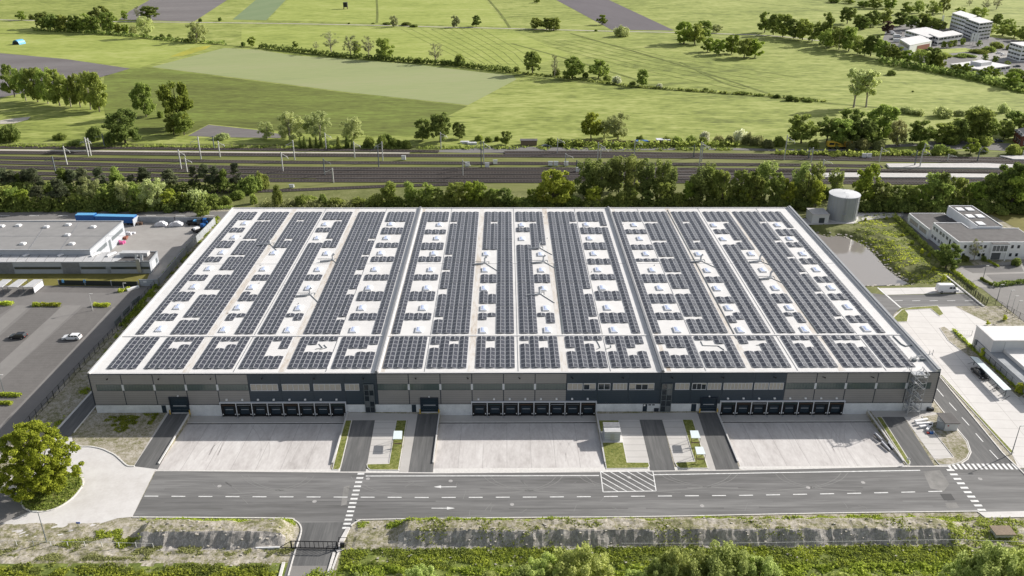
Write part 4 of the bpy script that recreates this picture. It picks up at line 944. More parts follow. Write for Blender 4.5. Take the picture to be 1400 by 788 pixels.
for hi_, key in enumerate(order):
    u0 = U0[key]; occ = {}
    for t in range(NT[key]):
        for r_ in FRONT[key].get(t, ()): occ[(t, r_)] = FR[r_]
    mains = MAIN[key]; cur = None
    for t in range(NT[key]):
        if t in mains: cur = mains[t]
        if key == 'a' and t > 0: cur = mains[1]
        u = u0+TP*(t+0.5)
        rr = [(vy(u, f_), vy(u, r_)) for r_, f_ in cur]
        for k, v in enumerate(MR):
            vc = v+0.85
            if any(a_ < vc < b_ for a_, b_ in rr): occ[(t, 100+k)] = v
    # connected components
    left = set(occ); comps = []
    while left:
        st = [left.pop()]; comp = [st[0]]
        while st:
            t, r_ = st.pop()
            for nb in ((t-1, r_), (t+1, r_), (t, r_-1), (t, r_+1)):
                if nb in left: left.remove(nb); st.append(nb); comp.append(nb)
        comps.append(comp)
    comps.sort(key=lambda c: (min(r_ for t, r_ in c), min(t for t, r_ in c)))
    for ci, comp in enumerate(comps):
        mb = MB(); n = len(comp); vmin = min(occ[c] for c in comp)
        for (t, r_) in comp:
            v = occ[(t, r_)]; x = u0+TP*t
            module(mb, x+0.04, x+1.08, v+0.03, v+1.74, ZP, ZP+0.24); module(mb, x+1.14, x+2.18, v+0.03, v+1.74, ZP+0.24, ZP)
        ts = [t for t, _ in comp]; rs = [r_ for _, r_ in comp]
        size = 'small' if n <= 8 else ('medium' if n <= 30 else ('large' if n < 90 else 'very long'))
        tiers = 'front roof strip' if max(rs) < 100 else 'main roof field'
        lab = '%s solar panel block, %s from front, %s panel column from left' % (size, nth(ci+1), nth(hi_+1))
        o = mb.build('solar_array', ['cell', 'cell_frame'], None, label=lab, cat='solar panels', group='solar panel blocks on the white warehouse roof')
# ---------------------------------------------------------------- skylights (fixed to the roof)
SKY = [(219.3,448.6),(243.6,418.6),(265.4,391.1),(285.6,366.4),(304,344.3),(320,323.6),(334.7,304.6),(306.4,449.6),(326,419.3),(344,391.7),(360.7,366.9),(374.3,345),
 (444.6,305.9),(433.9,324.7),(446.4,345.7),(435.3,367.5),(422,393),(408.6,420.3),(394.3,450),(483.6,450),(494.3,420),(504.3,392.9),(512.6,367.4),(520.7,345.3),(528.3,324.7),(534.3,305.7),
 (572.9,450),(578.6,420),(583.6,392.9),(589,367.9),(593,345.7),(597.5,325),(601,306.5),(660.7,450.7),(661.4,420.7),(662,393.3),(663.3,368.3),(664.6,346.3),
 (713.4,306.9),(713.4,325.7),(739.1,346.9),(740.3,368.4),(742.9,393.6),(746.4,420.7),(748.6,450.3),(839.3,450),(830.7,419.7),(823.6,392.6),(817.6,367.9),(811.7,346),(806.3,325.1),(801.4,306.3),
 (925.7,450),(913,420),(902,392.9),(891.7,368.3),(882.9,346.3),(874.9,325.5),(866.9,307),(1012,450.3),(996,420.3),(980,393.6),(967,368.9),(954.9,346.9),
 (976,307.4),(988.6,326),(1027,346.3),(1042.9,368.4),(1060,393),(1079.3,420),(1100,449.7),(1184.3,448.6),(1159.3,418.9),(1136.4,392.6),(1116,367.9),(1097.4,346.3),(1079.5,325.7),(1063,307.2)]
base_me = None
for px, py in SKY:
    x, y = G(px, py, H_+0.35); x0, x1, y0, y1 = x-0.78, x+0.78, y-1.35, y+1.35
    mb = MB(); z0, z1 = H_+0.001, H_+0.32
    b = [(x0-0.1, y0-0.1), (x1+0.1, y0-0.1), (x1+0.1, y1+0.1), (x0-0.1, y1+0.1)]
    t = [(x0, y0), (x1, y0), (x1, y1), (x0, y1)]
    for i in range(4):
        j = (i+1) % 4; mb.quad((*b[i], z0), (*b[j], z0), (*t[j], z1), (*t[i], z1), 0)
    mb.quad(*[(*p, z1) for p in t], 0)
    s_ = mb.build('skylight', 'white', WH)
    xc = x; d = MB(); q = 0.14; zt = z1+0.14
    # shallow pyramid dome
    e = [(x0+q, y0+q), (x1-q, y0+q), (x1-q, y1-q), (x0+q, y1-q)]; f = [(x-0.2, y-0.7), (x+0.2, y-0.7), (x+0.2, y+0.7), (x-0.2, y+0.7)]
    for i in range(4):
        j = (i+1) % 4; d.quad((*e[i], z1+0.01), (*e[j], z1+0.01), (*f[j], zt), (*f[i], zt))
    d.quad(*[(*p, zt) for p in f]); d.build('dome', 'skylight_dome', s_)
# ---------------------------------------------------------------- smoke / ventilation stacks with cable trays on the roof
VENT = [(369, 334, 0), (455, 356, 1), (424, 403, 1), (663, 360, 0), (737, 339, 1), (743, 358, 1), (738, 402, 1), (958, 357, 0), (1038.5, 357, 1), (1053, 380, 1)]
for i, (px, py, sd) in enumerate(VENT):
    x, y = G(px, py, H_)
    T = thing('exhaust_stack', 'pale exhaust stack with cables on the white roof, %s such stack from the left' % nth(i+1), 'exhaust stack', (x, y, H_), group='exhaust stacks on the warehouse roof')
    MB().tube((x, y, H_+0.001), (x, y, H_+1.5), 0.28, n=10).tube((x, y, H_+1.5), (x+0.5, y+0.3, H_+1.9), 0.25, 0.32, n=10).build('pipe', 'light_panel', T, smooth=False)
    MB().box(x-0.5, x+0.5, y-0.5, y+0.5, H_+0.001, H_+0.25).build('base', 'steel', T)
    MB().tube((x-3.4, y-1.5, H_+0.3), (x-0.3, y-0.9, H_+0.35), 0.26, n=8).build('duct', 'concrete_wall', T)
    MB().bar((x+0.4, y-0.6, H_+0.06), (x+3.6, y-5.6, H_+0.06), 0.14).bar((x-4.5, y+0.9, H_+0.05), (x+1.2, y+0.9, H_+0.05), 0.09).bar((x+1.2, y+0.9, H_+0.05), (x+1.2, y-0.5, H_+0.05), 0.09).build('cable_tray', 'mast_dark', T)
# cables lying on the front strip and along two valleys
for pts in [[(436, 470.5), (439, 474), (441, 476), (431, 478)], [(443, 472), (447, 476), (437, 478.5)], [(815.5, 466), (819, 472), (820.5, 476), (816, 478)], [(835, 472.5), (835.5, 475.5), (828, 478)],
            [(958, 467), (961, 473), (982, 473.5), (990, 479)], [(1060, 471), (1034, 472.5)]]:
    P = [G(a, b, H_) for a, b in pts]
    mb = MB()
    for i in range(len(P)-1): mb.bar((*P[i], H_+0.06), (*P[i+1], H_+0.06), 0.12)
    mb.build('roof_cable', 'mast_dark', WH)
for a, b in [((700+850/4, 180+430/4), (1007, 463)), ((1016, 310), (1119, 457)), ((758, 361), (769.5, 457))]:
    p, q = G(*a, H_), G(*b, H_); MB().bar((*p, H_+0.08), (*q, H_+0.08), 0.14).build('roof_cable', 'mast_dark', WH)
mb = MB()
p = [G(1221, 460, H_), G(1226, 465, H_), G(1232, 471, H_), G(1238, 474, H_), G(1249, 472.5, H_)]
for i in range(4): mb.bar((*p[i], H_+0.1), (*p[i+1], H_+0.1), 0.2)
mb.build('roof_cable', 'mast_dark', WH)
# antenna cluster near the right front corner of the roof
x, y = G(1252, 492, H_); T = thing('antenna_rack', 'small rack of antennas and pipes at the right front corner of the white roof', 'antenna', (x, y, H_))
mb = MB()
for dx in (-1.6, 0, 1.5, 3.6, 4.6): mb.tube((x+dx, y+0.4*dx, H_+0.01), (x+dx, y+0.4*dx, H_+1.3+0.25*(dx > 3)), 0.06, n=5)
mb.bar((x-1.8, y-0.6, H_+0.5), (x+4.6, y+1.9, H_+0.5), 0.12).bar((x-1.6, y-0.8, H_+1.0), (x+1.6, y+0.4, H_+1.0), 0.1); mb.build('frame', 'galv', T)
MB().box(x-1.2, x-0.2, y-0.9, y-0.3, H_+0.01, H_+0.5).box(x+0.8, x+1.8, y-0.6, y, H_+0.01, H_+0.45).build('equipment_box', 'mast_dark', T)

# ---------------------------------------------------------------- external steel stair tower
x0, x1 = WL(1244, 512)[0], WL(1260.5, 512)[0]; yf, yb = -2.6, -0.25
T = thing('stair_tower', 'open galvanised steel zigzag fire stair against the right end of the facade', 'fire stairs', ((x0+x1)/2, -1.5, 0))
mb = MB()
for xx in (x0, x1):
    for yy_ in (yf, yb): mb.tube((xx, yy_, 0), (xx, yy_, H_+1.2), 0.07, n=6)
for k in range(7):
    z = 1.45*k+1.4
    for yy_ in (yf, yb): mb.bar((x0, yy_, z), (x1, yy_, z), 0.07)
    for xx in (x0, x1): mb.bar((xx, yf, z), (xx, yb, z), 0.07)
    mb.bar((x0, yf, z-1.4), (x0, yb, z), 0.05); mb.bar((x1, yf, z), (x1, yb, z-1.4), 0.05)
mb.build('frame', 'galv', T)
for k in range(7):
    za, zb = 1.44*k, 1.44*(k+1); l = k % 2
    ya = yf+0.55 if l else yb-0.6; xa, xb = (x0+0.5, x1-0.5) if l == 0 else (x1-0.5, x0+0.5)
    f = MB()
    for s in range(8):
        t0 = s/8; xx = xa+(xb-xa)*t0; zz = za+(zb-za)*(s+1)/8; f.box(min(xx, xx+(xb-xa)/8), max(xx, xx+(xb-xa)/8), ya-0.45, ya+0.45, zz-0.05, zz, 0, True)
    f.bar((xa, ya-0.48, za+0.05), (xb, ya-0.48, zb), 0.06, 0.22).bar((xa, ya+0.48, za+0.05), (xb, ya+0.48, zb), 0.06, 0.22)
    fl = f.build('stair_flight', 'galv', T)
    MB().bar((xa, ya-0.48, za+1.0), (xb, ya-0.48, zb+1.0), 0.06).bar((xa, ya+0.48, za+1.0), (xb, ya+0.48, zb+1.0), 0.06).bar((xa, ya-0.48, za+0.55), (xb, ya-0.48, zb+0.55), 0.04).build('handrail', 'white_frame', fl)
    px0, px1 = (x1-0.5, x1+0.1) if l == 0 else (x0-0.1, x0+0.5)
    MB().box(px0, px1, yf, yb, zb-0.06, zb, 0, True).build('landing', 'galv', T)
mb = MB().box(x0-0.1, x1+0.1, yf+1.0, 0.0, H_+0.05, H_+0.15, 0, True)
for a_, b_ in [((x0-0.3, yf), (x1+0.3, yf)), ((x0-0.3, yf), (x0-0.3, 1.0)), ((x1+0.3, yf), (x1+0.3, 1.0))]:
    for z in (H_+0.6, H_+0.75): mb.bar((*a_, z), (*b_, z), 0.07)
    for q in range(5): t = q/4; xx, yy_ = a_[0]+(b_[0]-a_[0])*t, a_[1]+(b_[1]-a_[1])*t; mb.bar((xx, yy_, H_+0.1), (xx, yy_, H_+0.75), 0.06)
mb.build('top_platform', 'galv', T)
# ================================================================ TREES
def leaf_cloud(centers, radii, n, leaf, flat=0.25, seed=0, dens=None):
    """quads scattered in shells of many clumps; returns verts (4n,3)"""
    r = np.random.default_rng(seed); k = len(centers)
    w = radii[:, 0]*radii[:, 1]; w = w/w.sum(); idx = r.choice(k, n, p=w)
    d = r.normal(size=(n, 3)); d /= np.linalg.norm(d, axis=1)[:, None]
    rad = r.uniform(0.35, 1.0, n)**0.55*np.where(r.random(n) < 0.22, r.uniform(1.0, 1.5, n), 1.0)
    p = centers[idx]+d*radii[idx]*rad[:, None]
    nrm = d+r.normal(size=(n, 3))*0.75+np.array([0, 0, 0.35]); nrm /= np.linalg.norm(nrm, axis=1)[:, None]
    t = np.cross(nrm, r.normal(size=(n, 3))); t /= np.linalg.norm(t, axis=1)[:, None]; b = np.cross(nrm, t)
    s = leaf*r.uniform(0.6, 1.35, n)[:, None]/2
    return np.stack([p-t*s-b*s*0.7, p+t*s-b*s*0.8, p+t*s*0.8+b*s, p-t*s*1.1+b*s*0.7], 1).reshape(-1, 3)
def leaf_mesh(name, v, mat):
    me = bpy.data.meshes.new(name); n = len(v)//4
    me.vertices.add(len(v)); me.vertices.foreach_set('co', v.astype(np.float32).ravel())
    me.loops.add(n*4); me.loops.foreach_set('vertex_index', np.arange(n*4, dtype=np.int32))
    me.polygons.add(n); me.polygons.foreach_set('loop_start', np.arange(0, n*4, 4, dtype=np.int32))
    me.polygons.foreach_set('loop_total', np.full(n, 4, dtype=np.int32))
    me.materials.append(mat); me.update(calc_edges=True); me.validate()
    return me
def clumps(kind, seed):
    r = np.random.default_rng(seed); C = []; Rr = []
    def add(p, q): C.append(p); Rr.append(q if hasattr(q, '__len__') else (q, q, q*0.85))
    if kind in ('oak', 'bright', 'dark', 'round', 'purple'):
        for i in range(52):
            a = r.uniform(0, 6.283); h = r.uniform(0.15, 0.92); k = math.sqrt(max(0.05, 1-((h-0.5)/0.48)**2))
            rr = 0.39*k*r.uniform(0.4, 1.0); add((rr*math.cos(a), rr*math.sin(a), h), r.uniform(0.055, 0.105))
        add((0, 0, 0.5), 0.16)
    elif kind == 'willow':
        for i in range(50):
            a = r.uniform(0, 6.283); h = r.uniform(0.14, 0.92); k = math.sqrt(max(0.05, 1-((h-0.5)/0.5)**2))
            rr = 0.42*k*r.uniform(0.3, 1.0); s = r.uniform(0.055, 0.10); add((rr*math.cos(a), rr*math.sin(a), h), (s, s, s*1.2))
    elif kind in ('poplar', 'birch'):
        wd = 0.17 if kind == 'poplar' else 0.24
        for i in range(30):
            a = r.uniform(0, 6.283); h = r.uniform(0.2, 0.94); k = 1-abs(h-0.5)**1.6*1.6
            rr = wd*k*r.uniform(0.2, 1.0); s = r.uniform(0.06, 0.10); add((rr*math.cos(a), rr*math.sin(a), h), (s, s, s*1.3))
    elif kind == 'pine':
        for i in range(34):
            h = r.uniform(0.25, 0.96); k = (1-(h-0.2)/0.85)**0.6
            a = r.uniform(0, 6.283); rr = 0.27*k*r.uniform(0.4, 1.0); s = r.uniform(0.06, 0.10); add((rr*math.cos(a), rr*math.sin(a), h), (s*1.2, s*1.2, s*0.7))
    elif kind == 'sparse':
        for i in range(40):
            a = r.uniform(0, 6.283); h = r.uniform(0.3, 0.97); k = math.sqrt(max(0.05, 1-((h-0.6)/0.45)**2))
            rr = 0.38*k*r.uniform(0.3, 1.0); s = r.uniform(0.04, 0.07); add((rr*math.cos(a), rr*math.sin(a), h), s)
    elif kind == 'bush':
        for i in range(16):
            a = r.uniform(0, 6.283); rr = 0.75*math.sqrt(r.uniform(0, 1)); s = r.uniform(0.2, 0.34); h = (0.8-0.45*rr)*r.uniform(0.45, 1)
            add((rr*math.cos(a)*0.8, rr*math.sin(a)*0.8, max(0.18, h-0.1)), (s, s, s*0.85))
    elif kind == 'high':
        for i in range(40):
            a = r.uniform(0, 6.283); h = r.uniform(0.36, 0.95); k = math.sqrt(max(0.05, 1-((h-0.68)/0.36)**2))
            rr = 0.33*k*r.uniform(0.3, 1.0); add((rr*math.cos(a), rr*math.sin(a), h), r.uniform(0.05, 0.09))
    elif kind == 'shrub':
        for i in range(60):
            a = r.uniform(0, 6.283); rr = 0.78*math.sqrt(r.uniform(0, 1)); s = r.uniform(0.08, 0.17); h = (0.95-0.6*rr*rr)*r.uniform(0.3, 1)
            add((rr*math.cos(a), rr*math.sin(a), max(0.1, h)), (s, s, s*1.25))
    elif kind == 'cypress':
        for i in range(12): h = 0.08+0.86*i/11; s = 0.14*(1-0.75*i/11)+0.03; add((0, 0, h), (s, s, 0.10))
    return np.array(C, float), np.array(Rr, float)
NLEAF = dict(high=3600, shrub=15000, oak=6000, bright=6500, dark=6000, round=6500, purple=4600, willow=5600, poplar=4200, birch=4200, pine=4400, sparse=1500, bush=3200, cypress=1200)
LSIZE = dict(high=0.030, shrub=0.036, oak=0.036, bright=0.035, dark=0.036, round=0.034, purple=0.036, willow=0.030, poplar=0.030, birch=0.028, pine=0.030, sparse=0.024, bush=0.080, cypress=0.045)
def trunk_mesh(kind, seed, C):
    r = np.random.default_rng(seed+99); mb = MB(); pale = kind in ('sparse', 'birch', 'willow', 'high')
    if kind in ('bush', 'shrub'):
        for i in range(4): a = r.uniform(0, 6.28); mb.tube((0, 0, 0), (0.3*math.cos(a), 0.3*math.sin(a), 0.5), 0.03, 0.015, n=4, cap=False)
    elif kind == 'cypress': mb.tube((0, 0, 0), (0, 0, 0.9), 0.02, 0.005, n=5, cap=False)
    else:
        r0 = 0.022 if kind not in ('poplar', 'birch', 'pine') else 0.014
        lean = (r.uniform(-0.03, 0.03), r.uniform(-0.03, 0.03)); p1 = (lean[0], lean[1], 0.32); p2 = (lean[0]*2, lean[1]*2, 0.62); p3 = (lean[0]*2, lean[1]*2, 0.88)
        mb.tube((0, 0, -0.02), p1, r0*1.25, r0*0.85, n=7, cap=False).tube(p1, p2, r0*0.85, r0*0.5, n=6, cap=False).tube(p2, p3, r0*0.5, r0*0.15, n=5, cap=False)
        pick = C[r.choice(len(C), min(len(C), 26 if kind == 'sparse' else 14), replace=False)]
        for c in pick:
            h = max(0.18, c[2]*r.uniform(0.45, 0.7)); t = h/0.62; base = (lean[0]*2*min(1, t), lean[1]*2*min(1, t), h)
            mb.tube(base, tuple(c), r0*0.38, r0*0.08, n=4, cap=False)
            if kind == 'sparse':
                for _ in range(4):
                    q = tuple(c+r.normal(size=3)*0.06); mb.tube(tuple(np.array(base)*0.3+c*0.7), q, r0*0.14, r0*0.04, n=3, cap=False)
    return mb, ('bark_pale' if pale else 'bark')
SRC = {}
KM = dict(high='oak', shrub='willow', round='oak', birch='oak', poplar='oak', cypress='dark')
def tree_meshes(kind, variant, leafmat=None):
    key = (kind, variant, leafmat)
    if key not in SRC:
        seed = sum(ord(ch) for ch in kind)*7+variant*131; C, Rr = clumps(kind, seed)
        v = leaf_cloud(C, Rr, NLEAF[kind], LSIZE[kind], seed=seed); v[:, 2] = np.maximum(v[:, 2], 0.0)
        top = v[:, 2].max(); 
        me = leaf_mesh('crown', v, LEAF[leafmat or (kind if kind in LEAF else KM[kind])] if kind not in ('bush', 'shrub') else LEAF[leafmat or 'oak'])
        mb, bm_ = trunk_mesh(kind, seed, C)
        tm = bpy.data.meshes.new('trunk'); tm.from_pydata(mb.v, [], mb.f); tm.materials.append(MATS[bm_]); tm.update()
        ext = max(v[:, 0].max()-v[:, 0].min(), v[:, 1].max()-v[:, 1].min())
        SRC[key] = (me, tm, top, ext)
    return SRC[key]
TREEGROUPS = {}
COLW = dict(shrub='pale green', birch='olive green slender', round='rounded green', oak='mid-green leafy', bright='bright green leafy', dark='dark green leafy', willow='pale green feathery', pine='dark needle', sparse='thin pale half-bare', purple='purple-brown leafy',
            blossom='white blossoming', yellow='yellow-green', brown='brownish olive')
NAMEK = dict(high=('broadleaf_tree', 'tree'), shrub=('willow_shrub', 'shrub'), oak=('broadleaf_tree', 'tree'), bright=('broadleaf_tree', 'tree'), dark=('broadleaf_tree', 'tree'), round=('broadleaf_tree', 'tree'), purple=('broadleaf_tree', 'tree'), willow=('willow_tree', 'tree'),
             poplar=('poplar_tree', 'tree'), birch=('birch_tree', 'tree'), pine=('pine_tree', 'tree'), sparse=('bare_tree', 'tree'), bush=('bush', 'bush'), cypress=('cypress_tree', 'tree'))
vcount = {}
def tree(kind, px, py, hpx, wpx, group, leafmat=None, z=0.0):
    x, y = G(px, py); H = max(0.5, height_at(px, py, py-hpx)); Wd = wpx/ppm(px, py)
    vcount[kind] = vcount.get(kind, 0)+1
    me, tm, top, ext = tree_meshes(kind, vcount[kind] % 3, leafmat)
    nm, cat = NAMEK[kind]
    r = bpy.data.objects.new(nm, None); COL.objects.link(r); r.location = (x, y, z); r.rotation_euler = (0, 0, random.uniform(0, 6.283)); r['category'] = cat
    sx = Wd/ext; sz = H/top; r.scale = (sx, sx, sz); r.empty_display_size = 0.2
    for m, n2 in ((tm, 'stem' if kind in ('bush', 'shrub') else 'trunk'), (me, 'foliage' if kind in ('bush', 'shrub') else 'crown')):
        o = bpy.data.objects.new(n2, m); COL.objects.link(o); o.parent = r
    lm = leafmat or (kind if kind in COLW else KM.get(kind, 'oak'))
    TREEGROUPS.setdefault(group, []).append((px, r, COLW[lm], cat, hpx))
    return r
def label_trees():
    for g, L in TREEGROUPS.items():
        where = g; L.sort(key=lambda t: t[0]); n = len(L)
        cnt = {}
        for px, r, colw, cat, h in L:
            r['group'] = 'trees and bushes '+where
            cnt.setdefault((colw, cat), []).append(r)
        for (colw, cat), rs in cnt.items():
            for i, r in enumerate(rs):
                r['label'] = ('%s %s %s' % (colw, cat, where)) if len(rs) == 1 else ('%s %s %s, %s from left' % (colw, cat, where, nth(i+1)))
def T(kind, group, *items, lm=None):
    for it in items: tree(kind, it[0], it[1], it[2], it[3], group, lm)
g = 'around the far left grove'
T('bush', g, (44, 27, 8, 10), (222, 54, 9, 8), (232, 54, 8, 8), (243, 56, 6, 9), (257, 57, 5, 7), (333, 63, 6, 8), (301, 29, 6, 7), (274, 30, 6, 6), lm='dark')
T('round', g, (30, 28, 13, 16), (162, 47, 15, 13), (172, 47, 14, 13), (345, 64, 14, 13), (171, 27, 13, 11))
T('dark', g, (60, 39, 23, 24), (75, 42, 24, 24), (103, 44, 24, 22), (206, 28, 20, 30), (138, 37, 30, 30))
T('oak', g, (90, 43, 24, 24), (118, 44, 26, 24), (150, 45, 29, 26), (66, 41, 20, 22), (84, 43, 20, 20), (128, 44, 22, 22), (110, 44, 20, 20))
T('willow', g, (201, 52, 30, 26), (183, 48, 14, 14)); T('sparse', g, (189, 27, 19, 11)); T('willow', g, (269, 58, 30, 33))
g = 'in the left tall grove'
T('oak', g, (20, 133, 47, 30), (52, 140, 48, 30), (82, 145, 52, 32), (110, 147, 48, 26), (136, 153, 56, 32)); T('willow', g, (36, 138, 46, 28), (66, 142, 52, 30), (97, 146, 47, 28), (124, 150, 52, 30), lm='oak')
g = 'north of the railway, left'
T('oak', g, (200, 160, 50, 32)); T('dark', g, (172, 197, 48, 50)); T('round', g, (244, 175, 66, 52)); T('oak', g, (252, 185, 34, 30), (238, 184, 30, 24)); T('bush', g, (220, 161, 10, 11), (82, 191, 10, 21), lm='oak')
T('bush', g, (14, 193, 26, 36), (130, 192, 20, 24), (150, 195, 16, 20), (105, 198, 8, 26), lm='dark'); T('bush', g, (304, 190, 8, 24), lm='willow')
g = 'along the middle hedge'
T('sparse', g, (432, 69, 12, 10), (453, 72, 29, 26), (480, 76, 28, 24), (504, 78, 29, 20), (596, 87, 28, 22), (758, 106, 32, 14)); T('oak', g, (488, 75, 20, 14), (404, 66, 10, 9), (526, 81, 29, 28), (783, 108, 31, 32), (818, 107, 26, 32), (878, 118, 23, 17))
T('dark', g, (728, 102, 32, 28)); T('bush', g, (538, 83, 4, 9), (572, 86, 8, 14), (629, 90, 17, 18), (612, 88, 6, 20), (706, 98, 8, 11), (800, 106, 8, 10), (830, 111, 10, 13), (865, 117, 7, 11), (942, 125, 3, 10), (965, 123, 3, 9), (760, 104, 12, 12), (1015, 128, 3, 20), (1038, 131, 3, 16), lm='dark')
T('bush', g, (844, 115, 13, 14), (901, 121, 7, 12), lm='blossom')
g = 'by the far farm track'
T('bush', g, (850, 50, 17, 25), lm='willow'); T('bush', g, (530, 34, 4, 14), (555, 35, 5, 16), (566, 37, 4, 14), (815, 43, 3, 5), (477, 33, 2, 4), (510, 33, 2, 6), lm='dark'); T('willow', g, (539, 37, 16, 14), (622, 38, 18, 14), lm='sparse'); T('dark', g, (651, 37, 16, 16)); T('round', g, (823, 34, 14, 17))
T('oak', g, (733, 40, 16, 20), (747, 41, 17, 20), (757, 42, 18, 22), (734, 4, 6, 10)); T('willow', g, (980, 45, 11, 18), lm='willow')
g = 'in the right field clump'
T('round', g, (935, 60, 32, 34), (967, 71, 20, 22), (983, 75, 22, 26), (1000, 74, 28, 24), (1032, 79, 27, 26)); T('oak', g, (950, 61, 30, 30), (962, 52, 24, 24), (1017, 79, 28, 28))
g = 'just beyond the railway, middle'
T('willow', g, (365, 190, 24, 26), (396, 192, 42, 42), (437, 192, 38, 42), (483, 192, 32, 36), (845, 190, 37, 40), (826, 190, 26, 22)); T('dark', g, (578, 192, 30, 28), (602, 194, 40, 34), (628, 190, 24, 20)); T('bright', g, (808, 190, 38, 32))
T('cypress', g, (411, 202, 16, 8), (417, 202, 17, 8), (425, 202, 15, 8), (433, 202, 17, 8), (440, 202, 16, 9), (448, 203, 14, 8), (463, 203, 17, 10), (475, 203, 19, 10), (482, 203, 14, 8)); T('dark', g, (692, 198, 19, 18))
T('bush', g, (505, 201, 16, 18), (523, 202, 18, 18), (541, 201, 14, 18), (556, 202, 12, 16), (530, 196, 14, 20), (655, 192, 9, 14), (668, 194, 8, 12), (680, 193, 7, 10), (752, 198, 11, 16), (768, 199, 10, 16), (790, 200, 9, 18), (875, 194, 10, 14), (910, 196, 11, 16), (926, 198, 12, 18), (944, 197, 13, 18), (960, 198, 12, 16), lm='oak')
T('bush', g, (962, 195, 16, 18), (1010, 195, 20, 26), lm='blossom'); T('bush', g, (982, 197, 13, 18), (998, 198, 14, 18), (1022, 198, 18, 20), (1036, 199, 16, 20), (1050, 202, 12, 22), lm='brown')
g = 'in the row to the business park'
T('oak', g, (1045, 45, 30, 22), (1070, 51, 32, 26), (1097, 55, 30, 26), (1125, 60, 44, 28), (1160, 70, 34, 28), (1203, 80, 28, 24), (1228, 85, 22, 22), (1284, 94, 20, 20)); T('dark', g, (1057, 48, 30, 22), (1085, 53, 28, 26), (1140, 64, 28, 26), (1190, 77, 30, 26), (1215, 83, 24, 22), (1272, 91, 27, 30))
T('brown' if False else 'willow', g, (1110, 57, 26, 24), (1130, 66, 28, 26), (1147, 68, 30, 26), (1172, 74, 26, 22), (1182, 76, 24, 22), (1258, 92, 24, 28), lm='oak'); T('round', g, (1240, 88, 20, 20), (1305, 102, 15, 18), (1320, 104, 18, 18), (1345, 109, 17, 18), (1382, 120, 23, 28), (1400, 118, 20, 22), (1362, 106, 12, 16))
g = 'behind the business park'
T('dark', g, (1158, 33, 24, 24), (1190, 37, 24, 24), (1230, 36, 20, 22), (1245, 41, 20, 22), (1362, 36, 18, 18), (1180, 40, 16, 20)); T('purple', g, (1212, 47, 19, 18)); T('oak', g, (1175, 39, 20, 22), (1207, 33, 22, 24), (1262, 40, 22, 24), (1272, 42, 20, 28), (1240, 20, 18, 20), (1195, 12, 14, 22), (1370, 49, 16, 22), (1386, 52, 18, 24), (1400, 56, 20, 24), (1282, 44, 18, 20))
T('willow', g, (1255, 18, 18, 18), (1275, 20, 20, 22), (1290, 18, 22, 18), (1336, 27, 18, 28), (1352, 46, 14, 20), (1378, 40, 14, 20), lm='oak'); T('sparse', g, (1347, 14, 14, 14), (1362, 13, 17, 18), (1325, 8, 8, 10)); T('round', g, (1180, 10, 9, 20), (1215, 12, 14, 22), (1160, 5, 7, 20), (1140, 4, 6, 20), (1312, 22, 12, 16))
g = 'paired in the right meadow'
T('high', g, (1167, 147, 54, 34), (1184, 147, 54, 38), lm='willow')
g = 'in the right meadow edge'
T('bush', g, (1062, 134, 6, 12), (1105, 139, 5, 17), (1080, 138, 8, 16), (1090, 139, 5, 10), (1218, 103, 8, 14), (1248, 126, 2, 4), lm='dark'); T('bush', g, (1288, 160, 16, 30), (1340, 158, 16, 28), (1240, 155, 9, 26), (1372, 154, 14, 18), (1255, 157, 9, 20), (1310, 158, 8, 18), lm='willow')
g = 'beyond the railway on the right'
T('oak', g, (1095, 196, 42, 46), (1150, 199, 36, 42), (1205, 190, 50, 46), (1258, 197, 34, 40), (1330, 190, 42, 54), (1345, 192, 36, 36)); T('dark', g, (1130, 195, 34, 36), (1175, 200, 40, 42), (1160, 190, 42, 40), (1385, 182, 30, 36), (1310, 195, 34, 36), (1372, 190, 26, 26), (1402, 190, 32, 30))
T('willow', g, (1225, 199, 36, 30), lm='brown'); T('oak', g, (1190, 198, 30, 34), (1290, 196, 28, 40)); T('bush', g, (1300, 197, 16, 30), (1345, 198, 14, 26), (1065, 200, 14, 20), (1112, 203, 14, 18), lm='oak'); T('bush', g, (1160, 204, 14, 24), (1180, 204, 15, 24), (1200, 204, 14, 24), (1140, 203, 8, 18), lm='brown')
g = 'between station road and tracks'
T('round', g, (1326, 211, 22, 26)); T('bush', g, (1262, 205, 13, 18), (1283, 210, 14, 28), (1300, 211, 8, 18), (1385, 212, 15, 22), (1345, 209, 9, 14), (1240, 211, 7, 22), (1218, 210, 7, 24), (1190, 212, 5, 26), (1165, 213, 5, 26), (1140, 213, 4, 24), (1095, 211, 6, 24), (1398, 211, 12, 14), lm='oak')
g = 'beside the railway, left of warehouse'
T('pine', g, (5, 260, 30, 30), (18, 260, 28, 26), (50, 260, 30, 34), (102, 257, 26, 26), (117, 260, 32, 26), (140, 260, 32, 26), (200, 256, 28, 24), (233, 260, 30, 30), (268, 260, 34, 22), (282, 260, 36, 22), (297, 260, 34, 24), (325, 258, 36, 24), (55, 284, 30, 24), (85, 284, 42, 32), (182, 259, 20, 20), (40, 258, 26, 24))
T('poplar', g, (28, 259, 24, 12), (163, 260, 34, 24), (89, 258, 30, 20), (308, 261, 32, 18), (381, 283, 32, 18))
T('bright', g, (33, 284, 25, 28), (232, 285, 26, 28)); T('oak', g, (8, 283, 30, 40), (145, 283, 32, 28), (162, 285, 30, 26), (188, 285, 37, 26), (278, 297, 23, 26), (20, 284, 28, 24), (108, 284, 20, 26))
